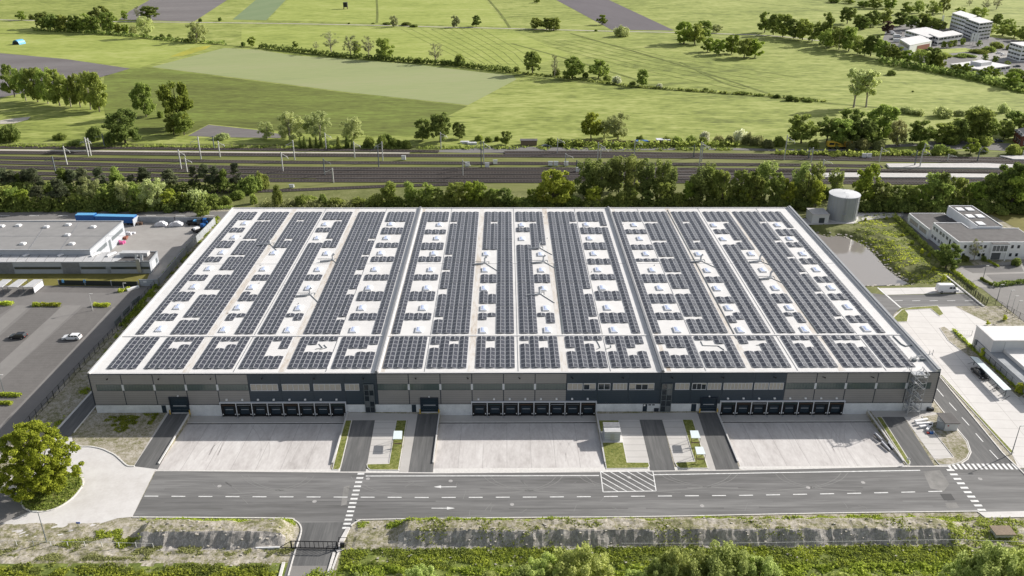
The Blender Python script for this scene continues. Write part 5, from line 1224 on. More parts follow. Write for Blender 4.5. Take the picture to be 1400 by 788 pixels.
T('willow', g, (127, 280, 40, 34), (175, 285, 38, 32), (212, 286, 44, 42)); T('round', g, (252, 284, 22, 22)); T('bush', g, (343, 262, 22, 42), (412, 281, 16, 24), (347, 279, 16, 12), (442, 280, 16, 14), (358, 258, 26, 26), (292, 281, 18, 24), (325, 272, 12, 24), (308, 280, 14, 22), (425, 276, 9, 22), (460, 281, 10, 30), (490, 281, 12, 26), lm='oak')
T('bush', g, (272, 282, 26, 40), lm='willow'); T('bush', g, (70, 287, 12, 30), (100, 287, 13, 34), (130, 288, 12, 34), (160, 288, 12, 34), (192, 288, 13, 34), (230, 288, 12, 30), (255, 287, 12, 30), (30, 287, 12, 30), (0, 287, 12, 30), (75, 262, 14, 34), (160, 264, 14, 34), (125, 264, 14, 34), (220, 262, 12, 34), (20, 264, 14, 34), lm='dark')
g = 'behind the warehouse'
T('poplar', g, (533, 282, 35, 28), (562, 282, 35, 24)); T('oak', g, (583, 282, 32, 28), (625, 282, 32, 32), (675, 282, 26, 26), (862, 282, 26, 24), (905, 282, 34, 26), (970, 279, 54, 30), (985, 282, 50, 32), (1010, 283, 50, 32), (1060, 281, 46, 32), (1100, 282, 46, 32), (1240, 284, 30, 28), (1275, 286, 50, 46), (1310, 284, 42, 36), (1395, 285, 54, 52), (1030, 283, 46, 30))
T('bright', g, (757, 283, 53, 62), (811, 283, 29, 30), (645, 282, 34, 28), (1015, 283, 30, 24), (1115, 284, 38, 26), (1180, 281, 58, 38), (1075, 283, 38, 26)); T('dark', g, (600, 283, 26, 24), (690, 283, 26, 24), (885, 283, 22, 22), (1222, 285, 31, 32), (1200, 284, 36, 34), (1350, 285, 50, 36), (1285, 286, 52, 34), (1030, 270, 40, 22), (950, 276, 36, 24), (1370, 285, 64, 56))
T('round', g, (655, 282, 36, 24), (1255, 285, 34, 32), (1330, 286, 40, 34), (729, 283, 26, 24), (940, 283, 36, 26), (1380, 286, 62, 62)); T('birch', g, (798, 272, 56, 32), (820, 274, 60, 34), (845, 272, 62, 36), (865, 273, 64, 38), (882, 275, 62, 34), (902, 272, 56, 34), (915, 277, 50, 24), (955, 282, 58, 36), (1045, 277, 60, 36), (1090, 277, 58, 30), (1112, 272, 54, 24), (812, 264, 46, 26), (838, 262, 48, 28), (1140, 275, 48, 26), (965, 270, 50, 26))
T('bush', g, (515, 282, 20, 26), (545, 283, 14, 24), (835, 283, 20, 24), (850, 283, 26, 24), (612, 283, 18, 24), (707, 283, 16, 24), (785, 283, 18, 24), (925, 283, 20, 26), (1128, 272, 20, 22), (665, 283, 18, 22), (1212, 286, 20, 26), (1300, 287, 18, 30), (1340, 288, 18, 30), (1265, 287, 16, 26), lm='oak')
T('bush', g, (530, 284, 9, 30), (570, 284, 12, 30), (600, 284, 12, 32), (640, 284, 13, 32), (680, 284, 14, 32), (720, 284, 14, 34), (745, 284, 12, 30), (780, 285, 12, 34), (810, 285, 13, 34), (845, 285, 14, 34), (880, 285, 13, 34), (910, 285, 14, 34), (945, 285, 15, 34), (975, 285, 16, 34), (1005, 285, 15, 34), (1035, 285, 16, 34), (1065, 285, 15, 34), (1095, 285, 14, 34), (1185, 288, 14, 34), (1230, 289, 14, 34), (1285, 289, 12, 40), (1320, 290, 13, 40), (1360, 290, 14, 40), (1395, 290, 14, 40), lm='dark')
g = 'beside the white two-storey office'
T('dark', g, (1293, 367, 34, 36)); T('sparse', g, (1331, 357, 31, 20)); T('bush', g, (1318, 356, 8, 16), (1345, 357, 8, 8), (1388, 363, 11, 14), (1412, 360, 10, 20), lm='dark')
g = 'among the business park car parks'
T('round', g, (1290, 66, 10, 9), (1298, 66, 11, 9), (1304, 64, 10, 9), (1315, 62, 10, 9), (1338, 64, 9, 9), (1346, 84, 10, 10), (1360, 86, 10, 10), (1376, 92, 9, 9), (1352, 105, 16, 12)); T('bush', g, (1340, 73, 6, 30), (1352, 71, 8, 24), (1318, 78, 5, 34), (1362, 66, 10, 20), (1290, 78, 6, 26), (1380, 68, 8, 14), (1390, 100, 7, 24), lm='oak')
g = 'on the pond bank'
T('bush', g, (1212, 300, 4, 5), (1234, 323, 4, 6), (1247, 334, 6, 6), (1260, 347, 7, 6), (1270, 351, 6, 5), (1275, 373, 10, 6), (1240, 356, 3, 4), (1225, 340, 3, 4), (1183, 302, 5, 4), lm='yellow')
g = 'as young saplings by the right fence'
T('oak', g, (1342, 489, 14, 8), (1392, 538, 14, 11), (1290, 384, 8, 7), (1350, 445, 7, 6), (1373, 438, 7, 7), lm='yellow')
# foreground willows reaching up from below the frame
g = 'rising at the bottom picture edge'
T('shrub', g, (745, 800, 34, 70), (790, 806, 55, 90), (722, 808, 30, 60), (935, 808, 55, 80), (985, 812, 62, 100), (1035, 808, 46, 70), (905, 812, 44, 60), (1345, 812, 64, 90), (1395, 815, 60, 90), (1310, 812, 40, 60), (580, 812, 34, 60), (870, 815, 30, 60), (495, 812, 24, 46), (1250, 812, 22, 60), (1150, 812, 24, 60), (670, 815, 24, 60), lm='shrub')

# the big maple on the island : its own finely leafed crown
x, y = G(62, 674); H = height_at(62, 674, 578)*0.97; kp = ppm(62, 674)
BT = thing('maple_tree', 'large yellow-green maple standing on the round kerbed grass island', 'tree', (x, y, 0))
C = []; Rr = []
r = np.random.default_rng(5)
RX = 55/kp
for i in range(330):
    a = r.uniform(0, 6.283); h = r.uniform(0.10, 0.96); k = (max(0.02, 1-((h-0.36)/0.62)**2) if h > 0.36 else max(0.12, 1-((h-0.36)/0.30)**2))**0.55; rr = RX*k*r.uniform(0.3, 0.97)
    s = r.uniform(0.4, 0.95); C.append((rr*math.cos(a), rr*math.sin(a), h*H)); Rr.append((s, s, s*0.62))
C = np.array(C); v = leaf_cloud(C, np.array(Rr), 60000, 0.22, seed=3); v[:, 2] = np.maximum(v[:, 2], 0.4)
o = bpy.data.objects.new('crown', leaf_mesh('crown', v, LEAF['maple'])); COL.objects.link(o); o.parent = BT
mb = MB(); mb.tube((0, 0, 0), (0.1, 0, H*0.25), 0.55, 0.42, n=10, cap=False).tube((0.1, 0, H*0.25), (0.2, 0.1, H*0.55), 0.42, 0.25, n=8, cap=False).tube((0.2, 0.1, H*0.55), (0.1, 0.1, H*0.88), 0.25, 0.06, n=6, cap=False)
for c in C[::2]:
    h = max(H*0.14, c[2]*r.uniform(0.4, 0.65)); mb.tube((0.1, 0, h), tuple(c), 0.09, 0.02, n=4, cap=False)
mb.build('trunk', 'bark', BT, world=False)

# ---------------------------------------------------------------- hedges, scrub bands and ground cover
def hedge(name, label, cat, pts, w, h, n, mat, leaf=0.35, jag=0.35, kind=None, px=True, group=None, z0=0.0):
    P = GP(pts) if px else pts; seg = [Vector(P[i+1])-Vector(P[i]) for i in range(len(P)-1)]; Ls = np.array([s.length for s in seg]); cum = np.concatenate([[0], np.cumsum(Ls)])
    r = np.random.default_rng(len(bpy.data.objects)); t = r.uniform(0, cum[-1], n); out = np.zeros((n, 3))
    hh = r.uniform(0, 1, n); side = r.uniform(-1, 1, n)
    i = np.clip(np.searchsorted(cum, t)-1, 0, len(seg)-1); f = (t-cum[i])/Ls[i]
    A = np.array([[p[0], p[1]] for p in P]); base = A[i]+(A[i+1]-A[i])*f[:, None]; d = (A[i+1]-A[i])/Ls[i][:, None]; nn = np.stack([-d[:, 1], d[:, 0]], 1)
    wave = 1+jag*np.sin(t*1.7+np.sin(t*0.61)*2)*0.6+jag*r.uniform(-0.5, 0.5, n)
    zc = h*wave*np.maximum(hh**0.6, 0.05); prof = np.sqrt(np.clip(1-(hh**2)*0.6, 0.1, 1)); out[:, :2] = base+nn*(side*w/2*prof*np.clip(wave, 0.5, 1.6))[:, None]; out[:, 2] = z0+zc*(1-0.35*side**2)
    nr = r.normal(size=(n, 3))*0.7+np.array([0, 0, 0.6]); nr /= np.linalg.norm(nr, axis=1)[:, None]
    tt = np.cross(nr, r.normal(size=(n, 3))); tt /= np.linalg.norm(tt, axis=1)[:, None]; bb = np.cross(nr, tt); s = leaf*r.uniform(0.6, 1.3, n)[:, None]/2
    v = np.stack([out-tt*s-bb*s, out+tt*s-bb*s*0.8, out+tt*s*0.8+bb*s, out-tt*s+bb*s*0.7], 1).reshape(-1, 3)
    o = bpy.data.objects.new(name, leaf_mesh(name, v, LEAF[mat])); COL.objects.link(o)
    if kind: o['kind'] = kind
    else: o['label'] = label; o['category'] = cat
    if group: o['group'] = group
    return o
hedge('hedge', 'long low dark hedge crossing the fields beyond the railway, left half', 'hedge', [(356, 66), (402, 71), (470, 79), (540, 84), (620, 90), (700, 100)], 5, 3.2, 2600, 'dark', 1.2)
hedge('hedge', 'thin broken hedge line running right across the meadow beyond the railway', 'hedge', [(700, 100), (780, 108), (860, 119), (960, 126), (1050, 132), (1130, 140)], 3, 1.2, 800, 'dark', 1.2)
hedge('hedge', 'dark low hedge at the foot of the far left grove', 'hedge', [(45, 42), (110, 45), (180, 50), (240, 57), (310, 61)], 5, 2.5, 900, 'dark', 1.3)
hedge('hedge', 'dark hedge along the ditch below the business park', 'hedge', [(1200, 86), (1260, 96), (1330, 108), (1400, 124), (1440, 132)], 9, 4, 1500, 'dark', 1.4)
hedge('hedge', 'second hedge parallel to the ditch at the right meadow', 'hedge', [(1275, 98), (1340, 112), (1400, 128)], 4, 2, 700, 'oak', 1.1)
hedge('hedge', 'dark scrub hedge along the north side of the railway service road', 'hedge', [(745, 199), (830, 201), (960, 200), (1010, 200)], 5, 2.4, 1600, 'oak', 0.9)
hedge('hedge', 'scrub hedge on the railway verge right of the yellow truck', 'hedge', [(1060, 211), (1180, 212.5), (1250, 212.5), (1290, 211.5)], 4, 1.8, 1300, 'oak', 0.8)
hedge('hedge', 'grass and scrub strip between the back road and the railway scrub', 'hedge', [(-40, 289), (100, 288.5), (200, 288), (318, 285)], 3, 1.0, 2500, 'oak', 0.5)
hedge('hedge', 'dense undergrowth right behind the warehouse rear wall', 'hedge', [(500, 284.5), (700, 284.5), (900, 285), (1085, 287)], 3.0, 3.0, 8000, 'oak', 0.5)
hedge('hedge', 'dense dark undergrowth behind the grey water tank and white office', 'hedge', [(1165, 289), (1230, 289), (1310, 290), (1440, 291)], 5, 3.2, 5000, 'dark', 0.6)
hedge('hedge', 'dark undergrowth band beneath the pines left of the warehouse', 'hedge', [(-30, 264), (100, 264), (230, 263), (340, 262)], 6, 3.5, 4000, 'dark', 0.7)
hedge('hedge', 'dark undergrowth band beneath the front row left of the warehouse', 'hedge', [(-30, 286), (100, 286), (200, 286), (300, 284)], 7, 4.5, 7000, 'oak', 0.6)
hedge('hedge', 'dry scrub slope between the railway siding and warehouse', 'hedge', [(360, 281), (430, 281), (520, 282)], 9, 1.6, 2500, 'brown', 0.5)
hedge('hedge', 'green hedge between the concrete wall and the warehouse', 'hedge', [(298, 300), (262, 336), (225, 378)], 1.6, 1.3, 3800, 'bright', 0.35)
hedge('hedge', 'green hedge strip along the mesh fence, left of the warehouse', 'hedge', [(222, 382), (190, 418), (165, 447)], 1.2, 0.7, 1500, 'bright', 0.3)
for i, (a, b, nm) in enumerate([((46, 418.2), (56, 418.6), 'left'), ((57, 418.2), (84, 418.6), 'middle'), ((128, 418.6), (150, 419), 'right')]):
    hedge('low_hedge', 'small clipped %s hedge at the head of the car park bays' % nm, 'hedge', [a, b], 1.5, 1.0, 500, 'yellow', 0.3, jag=0.15)
hedge('low_hedge', 'small clipped hedge at the far left edge of the bays', 'hedge', [(-6, 416.5), (18, 417)], 1.5, 1.0, 500, 'yellow', 0.3, jag=0.3)
hedge('low_hedge', 'longer clipped hedge near the lamp at the left picture edge', 'hedge', [(-10, 541), (29, 542)], 1.4, 0.9, 800, 'yellow', 0.25, jag=0.15)
hedge('low_hedge', 'shorter clipped hedge nearest the big maple, at the left picture edge', 'hedge', [(-10, 552), (17, 553)], 1.2, 0.8, 600, 'yellow', 0.25, jag=0.15)
hedge('low_hedge', 'low planting beside the white trough on the car park', 'hedge', [(162, 400), (172, 397), (178, 396)], 1.5, 0.8, 350, 'yellow', 0.3)
hedge('low_hedge', 'clipped hedge bordering the office car park', 'hedge', [(1341, 382), (1348, 386.5), (1356, 391)], 1.0, 0.8, 500, 'oak', 0.3, jag=0.15)
hedge('low_hedge', 'bushy hedge in front of the office car park bays', 'hedge', [(1358, 392), (1375, 390), (1400, 387.5), (1440, 386)], 1.8, 1.3, 1200, 'oak', 0.35, jag=0.3)
hedge('low_hedge', 'short clipped hedge in front of the office entrance', 'hedge', [(1350, 357), (1365, 366)], 0.8, 0.7, 260, 'yellow', 0.3, jag=0.15)
hedge('low_hedge', 'green hedge along the fence between pond and office car park', 'hedge', [(1300, 370), (1318, 383), (1334, 396)], 1.6, 0.9, 1200, 'bright', 0.3)
hedge('low_hedge', 'hedge strip between pond bank and the office side lane', 'hedge', [(1222, 296), (1245, 318), (1272, 344), (1290, 360)], 1.8, 1.2, 2200, 'oak', 0.35)
hedge('low_hedge', 'narrow green planting along the fence by the carport', 'hedge', [(1303, 452), (1330, 478), (1362, 506), (1400, 541)], 1.1, 0.6, 1800, 'bright', 0.3)
# island undergrowth and rough vegetation tufts
def tufts(name, region, n, mat, leaf, hz_, seed, dens=None):
    """leafy tufts spread over a px polygon on the ground (or world test)"""
    r = np.random.default_rng(seed); P = np.array(GP(region)); x0, y0 = P.min(0); x1, y1 = P.max(0); pts = []
    while len(pts) < n:
        x, y = r.uniform(x0, x1), r.uniform(y0, y1)
        if not inside(x, y, P): continue
        c = fbm(x*0.25, y*0.45, 3, seed)+0.35*fbm(x*1.3, y*1.6, 2, seed+5)
        if dens is not None and c < dens: continue
        k = r.integers(3, 7)
        zb = ztot(x, y) if y < -36 else (hgt(x, y) if (186 < x < 240 and 50 < y < 150) else 0.05)
        for _ in range(k): pts.append((x+r.normal()*leaf*0.9, y+r.normal()*leaf*0.9, zb+abs(r.normal())*hz_))
    out = np.array(pts[:n]); n = len(out)
    nr = r.normal(size=(n, 3))*0.8+np.array([0, 0, 0.5]); nr /= np.linalg.norm(nr, axis=1)[:, None]; tt = np.cross(nr, r.normal(size=(n, 3))); tt /= np.linalg.norm(tt, axis=1)[:, None]; bb = np.cross(nr, tt); s = leaf*r.uniform(0.5, 1.3, n)[:, None]/2
    v = np.stack([out-tt*s-bb*s, out+tt*s-bb*s*0.8, out+tt*s*0.8+bb*s, out-tt*s+bb*s*0.7], 1).reshape(-1, 3)
    o = bpy.data.objects.new(name, leaf_mesh(name, v, LEAF[mat])); COL.objects.link(o); o['kind'] = 'stuff'; return o
tufts('island_weeds', [(31, 690), (36, 696), (50, 700), (75, 696), (96, 683), (112, 665), (112, 655), (97, 648), (60, 655), (36, 675)], 2200, 'oak', 0.25, 0.2, 11)
tufts('island_weeds', [(31, 690), (36, 696), (50, 700), (75, 696), (96, 683), (112, 665), (112, 655), (97, 648), (60, 655), (36, 675)], 1500, 'bright', 0.22, 0.2, 12)
tufts('ground_cover', [(470, 752), (700, 750), (1300, 747), (1312, 768), (1200, 776), (700, 777), (465, 780)], 22000, 'oak', 0.22, 0.12, 21, -0.1)
tufts('ground_cover', [(470, 752), (700, 750), (1300, 747), (1312, 768), (1200, 776), (700, 777), (465, 780)], 22000, 'bright', 0.20, 0.12, 22, -0.05)
tufts('ground_cover', [(440, 775), (700, 779), (1400, 770), (1430, 800), (400, 800)], 16000, 'bright', 0.3, 0.3, 23, -0.1)
tufts('ground_cover', [(-10, 777), (380, 779), (372, 800), (-20, 800)], 12000, 'bright', 0.22, 0.16, 24, 0.02)
tufts('ground_cover', [(-10, 771), (380, 773), (372, 800), (-20, 800)], 9000, 'oak', 0.22, 0.14, 26, 0.0)
tufts('ground_cover', [(-10, 752), (60, 750), (120, 735), (215, 748), (405, 750), (380, 764), (-10, 768)], 9000, 'brown', 0.18, 0.06, 25, 0.02)
tufts('ground_cover', [(60, 745), (190, 711), (205, 713), (215, 748), (200, 758)], 3000, 'bright', 0.2, 0.08, 27, 0.1)
tufts('ground_cover', [(190, 710), (398, 711), (405, 719), (230, 721)], 5000, 'bright', 0.2, 0.1, 31, -0.2)
tufts('ground_cover', [(490, 714), (900, 710), (1300, 703), (1340, 708), (1300, 716), (900, 720), (490, 724)], 14000, 'bright', 0.2, 0.09, 32, -0.08)
tufts('ground_cover', [(545, 722), (900, 720), (1300, 714), (1330, 745), (1000, 750), (545, 752)], 4500, 'oak', 0.18, 0.06, 33, 0.2)
tufts('ground_cover', [(1290, 705), (1400, 710), (1400, 780), (1300, 770)], 7000, 'oak', 0.22, 0.1, 34, 0.05)
tufts('ground_cover', [(150, 566), (218, 566), (200, 588), (165, 594), (140, 580)], 3800, 'bright', 0.18, 0.04, 35, 0.0)
tufts('ground_cover', [(312, 296), (205, 425), (124, 532), (76, 586), (40, 640), (20, 645), (96, 556), (165, 448), (214, 392), (296, 305)], 6000, 'oak', 0.25, 0.08, 36, 0.1)
tufts('ground_cover', [(312, 296), (205, 425), (124, 532), (76, 586), (40, 640), (20, 645), (96, 556), (165, 448), (214, 392), (296, 305)], 4500, 'yellow', 0.25, 0.12, 37, 0.1)
tufts('ground_cover', [(1170, 296), (1215, 292), (1262, 340), (1310, 385), (1240, 392), (1200, 345), (1165, 322)], 6500, 'oak', 0.25, 0.08, 38, 0.0)
tufts('ground_cover', [(1170, 296), (1215, 292), (1262, 340), (1310, 385), (1240, 392), (1200, 345), (1165, 322)], 5000, 'yellow', 0.22, 0.08, 39, 0.05)
tufts('rail_weeds', [(-40, 199), (400, 200), (1000, 203), (1000, 206), (400, 203), (-40, 202)], 3500, 'oak', 0.8, 0.3, 40, -0.1)
# stones on the bank
r = np.random.default_rng(8); mb = MB(); k = 0
while k < 420:
    px, py = r.uniform(190, 1395), r.uniform(712, 776); x, y = G(px, py)
    if gate_x[0]-2 < x < gate_x[1]+2: continue
    s = r.uniform(0.05, 0.2); z = ztot(x, y); mb.box(x-s, x+s, y-s*0.8, y+s*0.8, z-0.05, z+s*0.9); k += 1
o = mb.build('rubble', 'stone', kind='stuff')
mb = MB(); k = 0
for _ in range(150):
    t = r.uniform(0, 1); i = r.integers(0, len(pond)); x, y = pond[i]
    if x < 192: continue
    x += r.normal()*0.8+0.5; y += r.normal()*0.8; s = r.uniform(0.12, 0.45); z = hgt(x, y); mb.box(x-s, x+s, y-s*0.7, y+s*0.7, z-0.1, z+s*0.7)
mb.build('bank_stones', 'stone', kind='stuff')
label_trees()
# ================================================================ OTHER BUILDINGS
def para(px_l, px_n, px_r, z=0.0):
    """parallelogram footprint from left, near and right corners (pixels at height z)"""
    a, n, b = Vector(G(*px_l, z)), Vector(G(*px_n, z)), Vector(G(*px_r, z)); f = a+b-n
    return [tuple(n), tuple(b), tuple(f), tuple(a)]
def lerp2(a, b, t): return (a[0]+(b[0]-a[0])*t, a[1]+(b[1]-a[1])*t)
def wall_rect(mb, a, b, t0, t1, z0, z1, out=0.04, thick=0.06, m=0):
    """flat slab on the wall from a to b (outside on the right-hand side going a->b)"""
    d = Vector((b[0]-a[0], b[1]-a[1])).normalized(); n = Vector((d.y, -d.x)); p, q = lerp2(a, b, t0), lerp2(a, b, t1)
    P = [(p[0]-n.x*thick, p[1]-n.y*thick), (p[0]+n.x*out, p[1]+n.y*out), (q[0]+n.x*out, q[1]+n.y*out), (q[0]-n.x*thick, q[1]-n.y*thick)]
    mb.prism(P, z0, z1, m)
def simple_window(parent, a, b, t0, t1, z0, z1, frame='white', n=1, pane='glass'):
    f = MB(); wall_rect(f, a, b, t0, t1, z0, z1, 0.05, 0.05); w = f.build('window', frame, parent)
    p = MB()
    for k in range(n):
        e = 0.08/max(0.1, math.dist(a, b)); s0 = t0+(t1-t0)*k/n+e; s1 = t0+(t1-t0)*(k+1)/n-e; wall_rect(p, a, b, s0, s1, z0+0.1, z1-0.1, 0.07, 0.0)
    p.build('pane', pane, w)
# ---- left grey works: upper hall
zr = 5.6
BRc, FRc = G(168, 303, zr), G(122.5, 342.5, zr); xl = -190
T = thing('works_hall', 'flat grey-roofed factory hall with small white roof domes, left of the warehouse', 'factory', (FRc[0], FRc[1], 0))
hall = [(xl, FRc[1]), (FRc[0], FRc[1]), (BRc[0], BRc[1]), (xl, BRc[1])]
MB().prism(hall, 0, zr-0.25).build('wall', 'clad_light', T)
MB().prism(hall, zr-0.25, zr).build('roof', 'grey_roof', T)
mb = MB(); mb.bar((FRc[0], FRc[1], zr+0.1), (BRc[0], BRc[1], zr+0.1), 0.4, 0.3).bar((xl, FRc[1], zr+0.1), (FRc[0], FRc[1], zr+0.1), 0.4, 0.3).bar((xl, BRc[1], zr+0.1), (BRc[0], BRc[1], zr+0.1), 0.4, 0.3); mb.build('parapet', 'clad_silver', T)
a, b = hall[1], hall[2]; mb = MB(); wall_rect(mb, a, b, 0.16, 0.45, 2.6, 3.8); wall_rect(mb, a, b, 0.6, 0.95, 2.6, 3.8); mb.build('window_band', 'mast_dark', T)
mb = MB(); wall_rect(mb, a, b, 0.5, 0.56, 0, 3.6); mb.build('door', 'mast_dark', T)
mb = MB(); wall_rect(mb, a, b, 0.3, 0.36, 0, 2.2); mb.build('side_door', 'white', T)
for px, py in [(2, 309), (25, 308), (63, 310), (93, 307), (127, 310), (92, 321), (31, 333), (98, 333)]:
    x, y = G(px, py, zr+0.3); s = MB().box(x-0.8, x+0.8, y-0.8, y+0.8, zr, zr+0.35).build('roof_dome', 'white', T); MB().box(x-0.6, x+0.6, y-0.6, y+0.6, zr+0.35, zr+0.6).build('dome', 'light_panel', s)
mb = MB(); yl = G(60, 323, zr)[1]; mb.box(xl, FRc[0]+6, yl-0.1, yl+0.1, zr, zr+0.04)
for px in (38, 82): p, q = G(px, 343, zr), G(px+26, 305, zr); mb.bar((*p, zr+0.02), (*q, zr+0.02), 0.2, 0.06)
mb.build('roof_seam', 'firewall', T)
# ---- lower front range
zl = 4.0; c0 = G(204, 358, zl); c1 = G(215, 344.5, zl); yb = FRc[1]-0.4
T = thing('works_front_range', 'long low pale-blue factory range with dark window band facing the car park', 'factory', (c0[0], c0[1], 0))
rng_ = [(xl, c0[1]), (c0[0], c0[1]), (c1[0], c1[1]), (xl, c1[1]+0.0)]
MB().prism(rng_, 0, zl-0.2).build('wall', 'clad_light', T)
xm = G(158, 357, zl)[0]
MB().prism([(xl, c0[1]), (xm, c0[1]), (xm+2.5, c1[1]), (xl, c1[1])], zl-0.2, zl).build('roof', 'metal_roof', T)
MB().prism([(xm, c0[1]), (c0[0], c0[1]), (c1[0], c1[1]), (xm+2.5, c1[1])], zl-0.2, zl-0.1).build('flat_roof', 'dark_roof', T)
mb = MB(); P3 = [(xm, c0[1]), (c0[0], c0[1]), (c1[0], c1[1]), (xm+2.5, c1[1])]
for i in range(3): mb.bar((*P3[i], zl+0.05), (*P3[i+1], zl+0.05), 0.3, 0.3)
mb.build('parapet', 'clad_silver', T)
MB().box(xm, c0[0]-2, (c0[1]+c1[1])/2, (c0[1]+c1[1])/2+2.2, zl, zl+1.2).build('roof_plant_room', 'metal_roof', T)
for px in (186, 193): x, y = G(px, 352, zl+1); MB().tube((x, y, zl), (x, y+0.5, zl+1.6), 0.5, n=8).build('duct', 'steel', T)
x, y = G(190, 362, zl-1); MB().box(x-0.6, x+0.6, c0[1]-0.5, c0[1], 0.5, zl+1.0).build('external_duct', 'steel', T)
for px in (38, 85, 130, 152): x, y = G(px, 348, zl+0.3); MB().bar((x-0.8, y-1.2, zl+0.25), (x+0.9, y+1.5, zl+0.45), 0.9, 0.4).build('skylight', 'white', T)
mb = MB()
for px in range(0, 160, 13): p, q = G(px-4, 357.5, zl), G(px+5, 345, zl); mb.bar((*p, zl+0.02), (*q, zl+0.02), 0.12, 0.06)
mb.build('roof_seam', 'grey_roof', T)
def fx(px): return WL(px, 366, c0[1])[0]
for p0, p1 in [(-60, -5), (19, 84), (110, 145), (151, 205)]:
    f = MB().box(fx(p0), fx(p1), c0[1]-0.06, c0[1], 1.5, 2.35).build('window_band', 'mast_dark', T)
    MB().box(fx(p0)+0.3, fx(p1)-0.3, c0[1]-0.09, c0[1]-0.06, 1.65, 2.2).build('pane', 'glass', f)
for p0, p1 in [(-3, 18), (85, 109)]: MB().box(fx(p0), fx(p1), c0[1]-0.1, c0[1], 0.05, zl-0.3).build('dark_bay', 'firewall', T)
MB().box(fx(146), fx(150), c0[1]-0.1, c0[1], 0.05, 2.2).build('door', 'concrete_wall', T)
a, b = (c0[0], c0[1]), (c1[0], c1[1]); mb = MB(); wall_rect(mb, a, b, 0.2, 0.6, 0, 3.0); mb.build('sliding_door', 'light_panel', T); mb = MB(); wall_rect(mb, a, b, 0.68, 0.85, 1.2, 2.6); mb.build('side_window', 'mast_dark', T)
# ---- concrete yard walls
def wall_line(pts, h, t, name, label, mat='concrete_wall', cat='wall', post=2.6):
    P = GP(pts); T = thing(name, label, cat, (P[0][0], P[0][1], 0)); mb = MB()
    for i in range(len(P)-1): mb.bar((*P[i], h/2), (*P[i+1], h/2), t, h)
    mb.build('panel', mat, T)
    if post:
        for i in range(len(P)-1):
            L = math.dist(P[i], P[i+1]); n = max(1, int(L/post))
            for k in range(n+1):
                p = lerp2(P[i], P[i+1], k/n); MB().box(p[0]-0.12, p[0]+0.12, p[1]-t/2-0.06, p[1]+t/2+0.06, 0, h+0.08).build('post', 'concrete_wall', T)
    return T
wall_line([(190, 304.5), (240, 305), (292.5, 305.5)], 2.2, 0.2, 'concrete_wall', 'grey concrete panel wall at the back of the works yard beside blue trailers', post=3.2)
wall_line([(294.5, 306.5), (256, 346), (219, 390)], 2.4, 0.2, 'concrete_wall', 'long grey concrete wall running down between works yard and warehouse', post=3.4)
T = wall_line([(192, 391.5), (217, 391)], 2.2, 0.12, 'yard_gate', 'grey panelled yard gate with small white sign at the car park corner', 'clad_light', 'gate', post=3)
x, y = G(199.5, 391.3); MB().box(x-0.5, x+0.5, y-0.15, y-0.09, 1.2, 1.7).build('sign', 'white', T)
wall_line([(81, 389.8), (189, 391.8)], 1.6, 0.1, 'screen_fence', 'long low black screen fence between lawn and car park', 'fence_green', 'fence', post=6)
for i, px in enumerate((87.5, 117)):
    x, y = G(px, 390.3); t = thing('fence_sign', 'small light-blue sign on the black screen fence, %s one' % ('left' if i == 0 else 'right'), 'sign', (x, y-0.12, 0)); MB().box(x-0.35, x+0.35, y-0.16, y-0.1, 0.9, 1.9).build('board', 'blue_light', t)
# ---- blue box trailers
def box_trailer(p0, p1, h, label, nm='box_trailer'):
    a, b = G(*p0), G(*p1); L = math.dist(a, b); ang = math.atan2(b[1]-a[1], b[0]-a[0]); t = thing(nm, label, 'trailer', (a[0], a[1], 0), ang)
    MB().box(0, L, -1.25, 1.25, 0.75, h).build('cargo_box', 'blue', t, world=False); MB().box(0.02, L-0.02, -1.23, 1.23, h, h+0.03).build('roof', 'blue_light', t, world=False)
    for x in (0.8, L-2.6, L-1.4):
        for y in (-1.05, 1.05): MB().tube((x, y-0.14, 0.48), (x, y+0.14, 0.48), 0.48, n=12).build('wheel', 'rubber', t, world=False)
    MB().box(0.2, L-0.2, -0.5, 0.5, 0.55, 0.75).build('chassis', 'black', t, world=False)
    return t
box_trailer((107, 304.5), (132.5, 304.5), 3.2, 'shorter blue box trailer, left of two behind the works hall'); box_trailer((134, 305.5), (187, 306.5), 3.1, 'long blue box trailer with pale roof against the yard wall')
wall_line([(183, 310), (190.5, 304)], 2.6, 0.15, 'wall_panel', 'short pale wall panel at the right end of the long blue trailer', 'clad_light', 'wall', post=None)
# ---- covered vehicles and small things in the works yard
def covered(px, py, wpx, label):
    x, y = G(px, py); L = wpx/ppm(px, py); mb = MB(); prof = [(-0.5, 0.15), (-0.46, 0.85), (-0.25, 1.05), (-0.12, 1.6), (0.2, 1.65), (0.34, 1.1), (0.47, 0.9), (0.5, 0.15)]; n = len(prof); W2 = 1.0
    for i in range(n-1):
        (x0, z0), (x1, z1) = prof[i], prof[i+1]; k0 = W2*(0.75 if z0 > 1.2 else 1); k1 = W2*(0.75 if z1 > 1.2 else 1); mb.quad((x0*L, -k0, z0), (x1*L, -k1, z1), (x1*L, k1, z1), (x0*L, k0, z0))
        mb.quad((x0*L, -k0-0.05, 0.12), (x1*L, -k1-0.05, 0.12), (x1*L, -k1, z1), (x0*L, -k0, z0)); mb.quad((x1*L, k1+0.05, 0.12), (x0*L, k0+0.05, 0.12), (x0*L, k0, z0), (x1*L, k1, z1))
    t = thing('covered_car', label, 'covered car', (x, y, 0)); mb.build('cover', 'cover_sheet', t, world=False); return t
covered(220.5, 309, 16, 'car under a white cover, left one of the pair in works yard'); covered(241, 309, 18, 'car under a white cover, right one of the pair in works yard')
